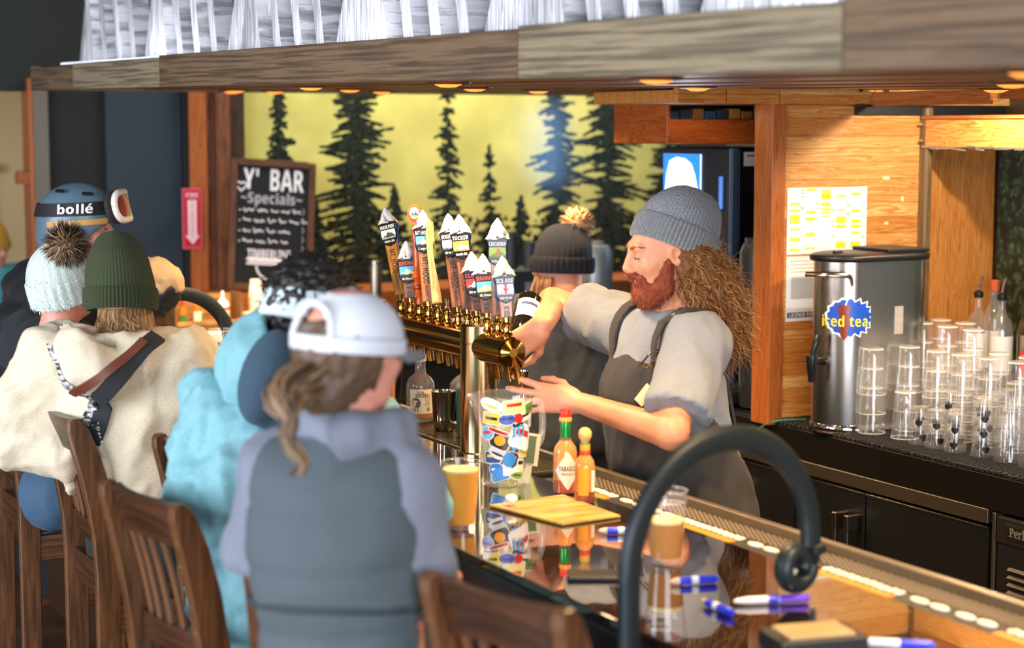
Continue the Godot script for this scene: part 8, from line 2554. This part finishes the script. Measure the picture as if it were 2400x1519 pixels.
func vest() -> void:
	var root := V3(1.17, 0.012, -2.80)
	var f := V3(0.62, 0, -0.78).normalized()
	var J := {"pel": V3(1.16, 0.93, -2.74), "che": V3(1.155, 1.27, -2.775), "neck": V3(1.17, 1.475, -2.775), "head": V3(1.185, 1.60, -2.79), "hf": V3(0.905, -0.06, -0.425).normalized(), "hu": V3(0.05, 1, 0).normalized(),
		"shL": V3(1.08, 1.40, -2.85), "elL": V3(1.055, 1.255, -2.91), "wrL": V3(1.20, 1.16, -3.06), "shR": V3(1.232, 1.395, -2.715), "elR": V3(1.264, 1.25, -2.70), "wrR": V3(1.42, 1.165, -2.96)}
	for s in ["L", "R"]:
		var q := -1.0 if s == "L" else 1.0
		var r := f.cross(Vector3.UP)
		J["hp" + s] = J.pel + r * q * 0.085 - V3(0, 0.04, 0); J["kn" + s] = J.pel + r * q * 0.09 + V3(0, -0.44, 0); J["an" + s] = J.pel + r * q * 0.09 + V3(0, -0.825, 0)
	var P := figure("person", "woman from behind in a white mesh cap, wavy brown ponytail and slate grey vest", root, J, f, M.skin_pink, {"size": 0.90, "head": 0.90})
	var o: Node3D = P.o
	face_parts(o, J.head, P.hb, root, 0.95)
	garment(P, J, root, "sweatshirt", cloth("7a7f8c", 0.95, 8.0, 0.06), 0.008, {"L": 0.95, "R": 0.95}, 1.22, 0.05, folds(0.008, 6.0, 131), 0.0115, 0.76, -0.02, 0.006, [
		# a soft turned-down collar
		[J.neck + V3(-0.07, 0.015, -0.02), J.neck + V3(-0.02, 0.0, 0.075), 0.03, 0.034, 0.02],
		[J.neck + V3(-0.02, 0.0, 0.075), J.neck + V3(0.075, 0.005, 0.05), 0.034, 0.03, 0.02]])
	# vest: same shoulders, no sleeves, quilted across
	var vb := Blob.new(V3(0.88, 0.90, -3.1), V3(1.5, 1.56, -2.5), 0.0105)
	vb.cap(J.pel, J.che, 0.122, 0.156, 0.06, f, 0.76)
	vb.cap(J.shL.lerp(J.shR, 0.1), J.shR.lerp(J.shL, 0.1), 0.070, 0.070, 0.07)
	vb.cap(J.che, J.neck - V3(0, 0.02, 0), 0.13, 0.078, 0.05)
	for s in ["L", "R"]:
		var sh: Vector3 = J["sh" + s]
		var el: Vector3 = J["el" + s]
		var out: Vector3 = (sh - (J.shL + J.shR) / 2).normalized()
		vb.cut(out, out.dot(sh) + (0.05 if s == "R" else 0.03), sh - V3(0, 0.1, 0), 0.24)
		vb.ball(sh.lerp(el, 0.5) + out * (0.085 if s == "R" else 0.06), Vector3(0.07, 0.13, 0.085), Basis.IDENTITY, 0.01, true)
	vb.cut(Vector3.DOWN, -0.93)
	vb.cut(Vector3.UP, J.neck.y + 0.015, J.neck, 0.15)
	var wob := noise(5.0, FastNoiseLite.TYPE_SIMPLEX, 2, 133)
	var quilt := func(p: Vector3, n: Vector3) -> float:
		var y := p.y + 0.006 * sin(p.x * 14.0)
		var k := absf(fposmod(y, 0.105) / 0.105 - 0.5) * 2.0
		return 0.006 * (1.0 - pow(k, 6.0)) + 0.007 * wob.get_noise_3dv(p)
	var vm := cloth("485358", 0.8, 7.0, 0.04)
	obj("vest", blobmesh(rumple(relax(vb.skin(), 1), quilt), root), vm, o)
	var belt := []
	for k in 33:
		var a := TAU * k / 32
		var p := hug(vb, V3(1.155 + 0.16 * cos(a), 1.195 + 0.0 * a, -2.745 + 0.16 * sin(a)), 0.006)
		belt.append(p - root)
	obj("hem_cord", G.new().tube(belt, 0.007, 6, false).mesh(), mat("2c363a", 0.8), o)
	trousers(P, J, root, cloth("22262a"), 0.012, 1.0, folds(0.008, 7.0, 135))
	# cap: dome, band, brim, opening at the back
	var hb: Basis = basis_fu(V3(0.905, -0.10, -0.425), V3(0.06, 1, 0))
	var cp := Node3D.new(); cp.name = "cap"; o.add_child(cp)
	cp.transform = Transform3D(hb, J.head + V3(0, 0.022, 0) - root)
	var dome := G.new()
	var prev := -1
	var seg := 48
	for j in 15:
		var t := j / 14.0
		var fi := dome.v.size()
		for k in seg + 1:
			var a := TAU * (k % seg) / seg
			var e := sqrt(maxf(0.0, 1.0 - pow(t, 2.3)))
			var seam := 1.0 - 0.012 * pow(absf(cos(a * 3.0)), 14.0)
			dome.vert(Vector3(cos(a) * 0.086 * e * seam, -0.01 + t * 0.092, sin(a) * 0.103 * e * seam - 0.01), Vector3(cos(a), t * t * 1.6, sin(a)).normalized(), Vector2(float(k) / seg, t))
		if prev >= 0:
			for k in seg:
				var a := TAU * (k + 0.5) / seg
				# leave the half-moon at the back open
				if j <= 9 and j >= 1 and absf(wrapf(a + PI / 2, -PI, PI)) < 0.50 * sqrt(maxf(0.0, 1.0 - pow(j / 10.0, 2.0))): continue
				dome.q(prev + k, prev + k + 1, fi + k + 1, fi + k)
		prev = fi
	var wm := cloth("e9ecf2", 0.9, 20.0, 0.1)
	obj("dome", dome.mesh(), wm, cp)
	var bandp := []
	for k in 49:
		var a := TAU * k / 48
		bandp.append(Vector3(cos(a) * 0.0862, -0.006, sin(a) * 0.1032 - 0.01))
	obj("band", G.new().tube(bandp, 0.014, 8, false, 0.22, Vector3.UP).mesh(), wm, cp)
	var arcp := []
	for k in 17:
		var u := PI * k / 16
		var a := -PI / 2 + 0.50 * cos(u)
		arcp.append(Vector3(cos(a) * 0.0868, 0.0 + 0.058 * sin(u), (sin(a) * 0.104) * (1.0 - 0.16 * sin(u)) - 0.01))
	obj("opening_rim", G.new().tube(arcp, 0.006, 8).mesh(), wm, cp)
	obj("button", lath(V2([0.0, 0.086, 0.007, 0.084, 0.009, 0.08]), 14, xf(Vector3(0, 0, -0.01))), wm, cp)
	var bg := G.new()
	var br := []
	for side in [0.0, -0.003]:
		var rows := []
		for i in 2:
			var row := []
			for k in 17:
				var a := lerpf(0.35, PI - 0.35, k / 16.0)
				var rx := 0.083 if i == 0 else 0.088
				var rz := 0.10 if i == 0 else 0.175
				row.append(bg.vert(Vector3(cos(a) * rx, -0.006 + side - 0.18 * pow(cos(a), 2) * 0.08 - (0.012 if i else 0.0), sin(a) * rz - 0.01), Vector3(0, 1 if side == 0.0 else -1, 0), Vector2(k / 16.0, i)))
			rows.append(row)
		for k in 16: bg.q(rows[0][k], rows[0][k + 1], rows[1][k + 1], rows[1][k])
		br.append(rows)
	for k in 16: bg.q(br[0][1][k], br[0][1][k + 1], br[1][1][k + 1], br[1][1][k])
	obj("brim", bg.mesh(), wm, cp)
	# hair: seen through the opening, and a wavy ponytail down the back
	var hb2: Basis = P.hb
	var hh := Blob.new(J.head - V3(0.16, 0.2, 0.16), J.head + V3(0.16, 0.1, 0.16), 0.007)
	hh.ball(J.head + hb2 * Vector3(0, 0.01, -0.02), Vector3(0.080, 0.088, 0.094), hb2, 0.01)
	hh.ball(J.head + hb2 * Vector3(0, -0.06, -0.06), Vector3(0.05, 0.05, 0.045), hb2, 0.02)
	hh.ball(J.head + hb2 * Vector3(0.02, -0.03, 0.09), Vector3(0.11, 0.1, 0.09), hb2, 0.01, true)
	hh.ball(J.head + hb2 * Vector3(0.085, -0.01, 0.02), Vector3(0.03, 0.04, 0.03), hb2, 0.01, true)
	hh.cut(Vector3.UP, J.head.y + 0.06)
	obj("hair", blobmesh(rumple(hh.skin(), folds(0.005, 28.0, 137, Vector3(1, 0.4, 1))), root), mat("57432f", 0.55), o)
	var pl := []
	var rr := RandomNumberGenerator.new(); rr.seed = 23
	var tail := smooth_path([V3(1.10, 1.575, -2.77), V3(1.06, 1.555, -2.73), V3(1.028, 1.527, -2.70), V3(1.03, 1.49, -2.678), V3(1.04, 1.455, -2.665), V3(1.03, 1.425, -2.66)], 5)
	for k in 260:
		var u := V3(rr.randfn(), rr.randfn(), rr.randfn()).normalized()
		var rad := rr.randf_range(0.008, 0.044)
		var ph := rr.randf() * TAU
		var l := []
		var stop := int(tail.size() * rr.randf_range(0.6, 1.0))
		for i in maxi(stop, 4):
			var t := float(i) / tail.size()
			l.append(tail[i] + u * rad * (0.55 + 0.45 * cos(t * 3.0)) * (0.7 + 0.3 * sin(t * 9.0)) + V3(0.008, 0, 0.004) * sin(t * 16.0 + ph * 0.3) - root)
		pl.append(l)
	obj("ponytail", strands(pl, 0.0042, ["57432f", "6e553c", "8a6c4c", "463424", "9c8060"], 5, 4), hairmat(), o)

func far_guest() -> void:
	var root := V3(2.25, 0.0, -10.35)
	# stands in the room beyond the posts; only the right half shows
	var f := V3(0.3, 0, 0.95).normalized()
	var J := {"pel": V3(2.22, 0.80, -10.35), "che": V3(2.22, 1.02, -10.35), "neck": V3(2.225, 1.18, -10.35), "head": V3(2.23, 1.30, -10.34), "hf": V3(0.5, -0.1, 0.86).normalized(), "hu": V3(0, 1, 0),
		"shL": V3(2.36, 1.12, -10.38), "elL": V3(2.40, 0.90, -10.36), "wrL": V3(2.38, 0.72, -10.28), "shR": V3(2.08, 1.12, -10.30), "elR": V3(2.04, 0.9, -10.28), "wrR": V3(2.06, 0.72, -10.2)}
	for s in ["L", "R"]:
		var q := 1.0 if s == "L" else -1.0
		J["hp" + s] = J.pel + V3(q * 0.08, -0.04, 0); J["kn" + s] = V3(2.22 + q * 0.09, 0.45, -10.34); J["an" + s] = V3(2.22 + q * 0.09, 0.1, -10.36)
	var P := figure("person", "small distant guest in a yellow hat and turquoise jacket at the photo's left edge", root, J, f, M.skin_pink, {"size": 0.85, "cell": 0.022, "head": 0.92, "head_cell": 0.008})
	face_parts(P.o, J.head, P.hb, root, 0.92)
	garment(P, J, root, "jacket", cloth("58b8c8", 0.8), 0.04, {"L": 0.95, "R": 0.95}, 0.72, 0.03, folds(0.01, 6.0, 141), 0.016)
	trousers(P, J, root, cloth("2a2c30"), 0.01, 0.8, folds(0.006, 7.0, 142), 0.02)
	var hat := Node3D.new(); hat.name = "beanie"; P.o.add_child(hat)
	beanie(hat, J.head + V3(0, 0.0, -0.005) - root, basis_fu(V3(0.5, 0, 0.86), V3(0, 1, 0)), 0.086, 0.10, 0.17, 0.05, cloth("d8a83a", 0.95, 16.0, 0.2), 30)
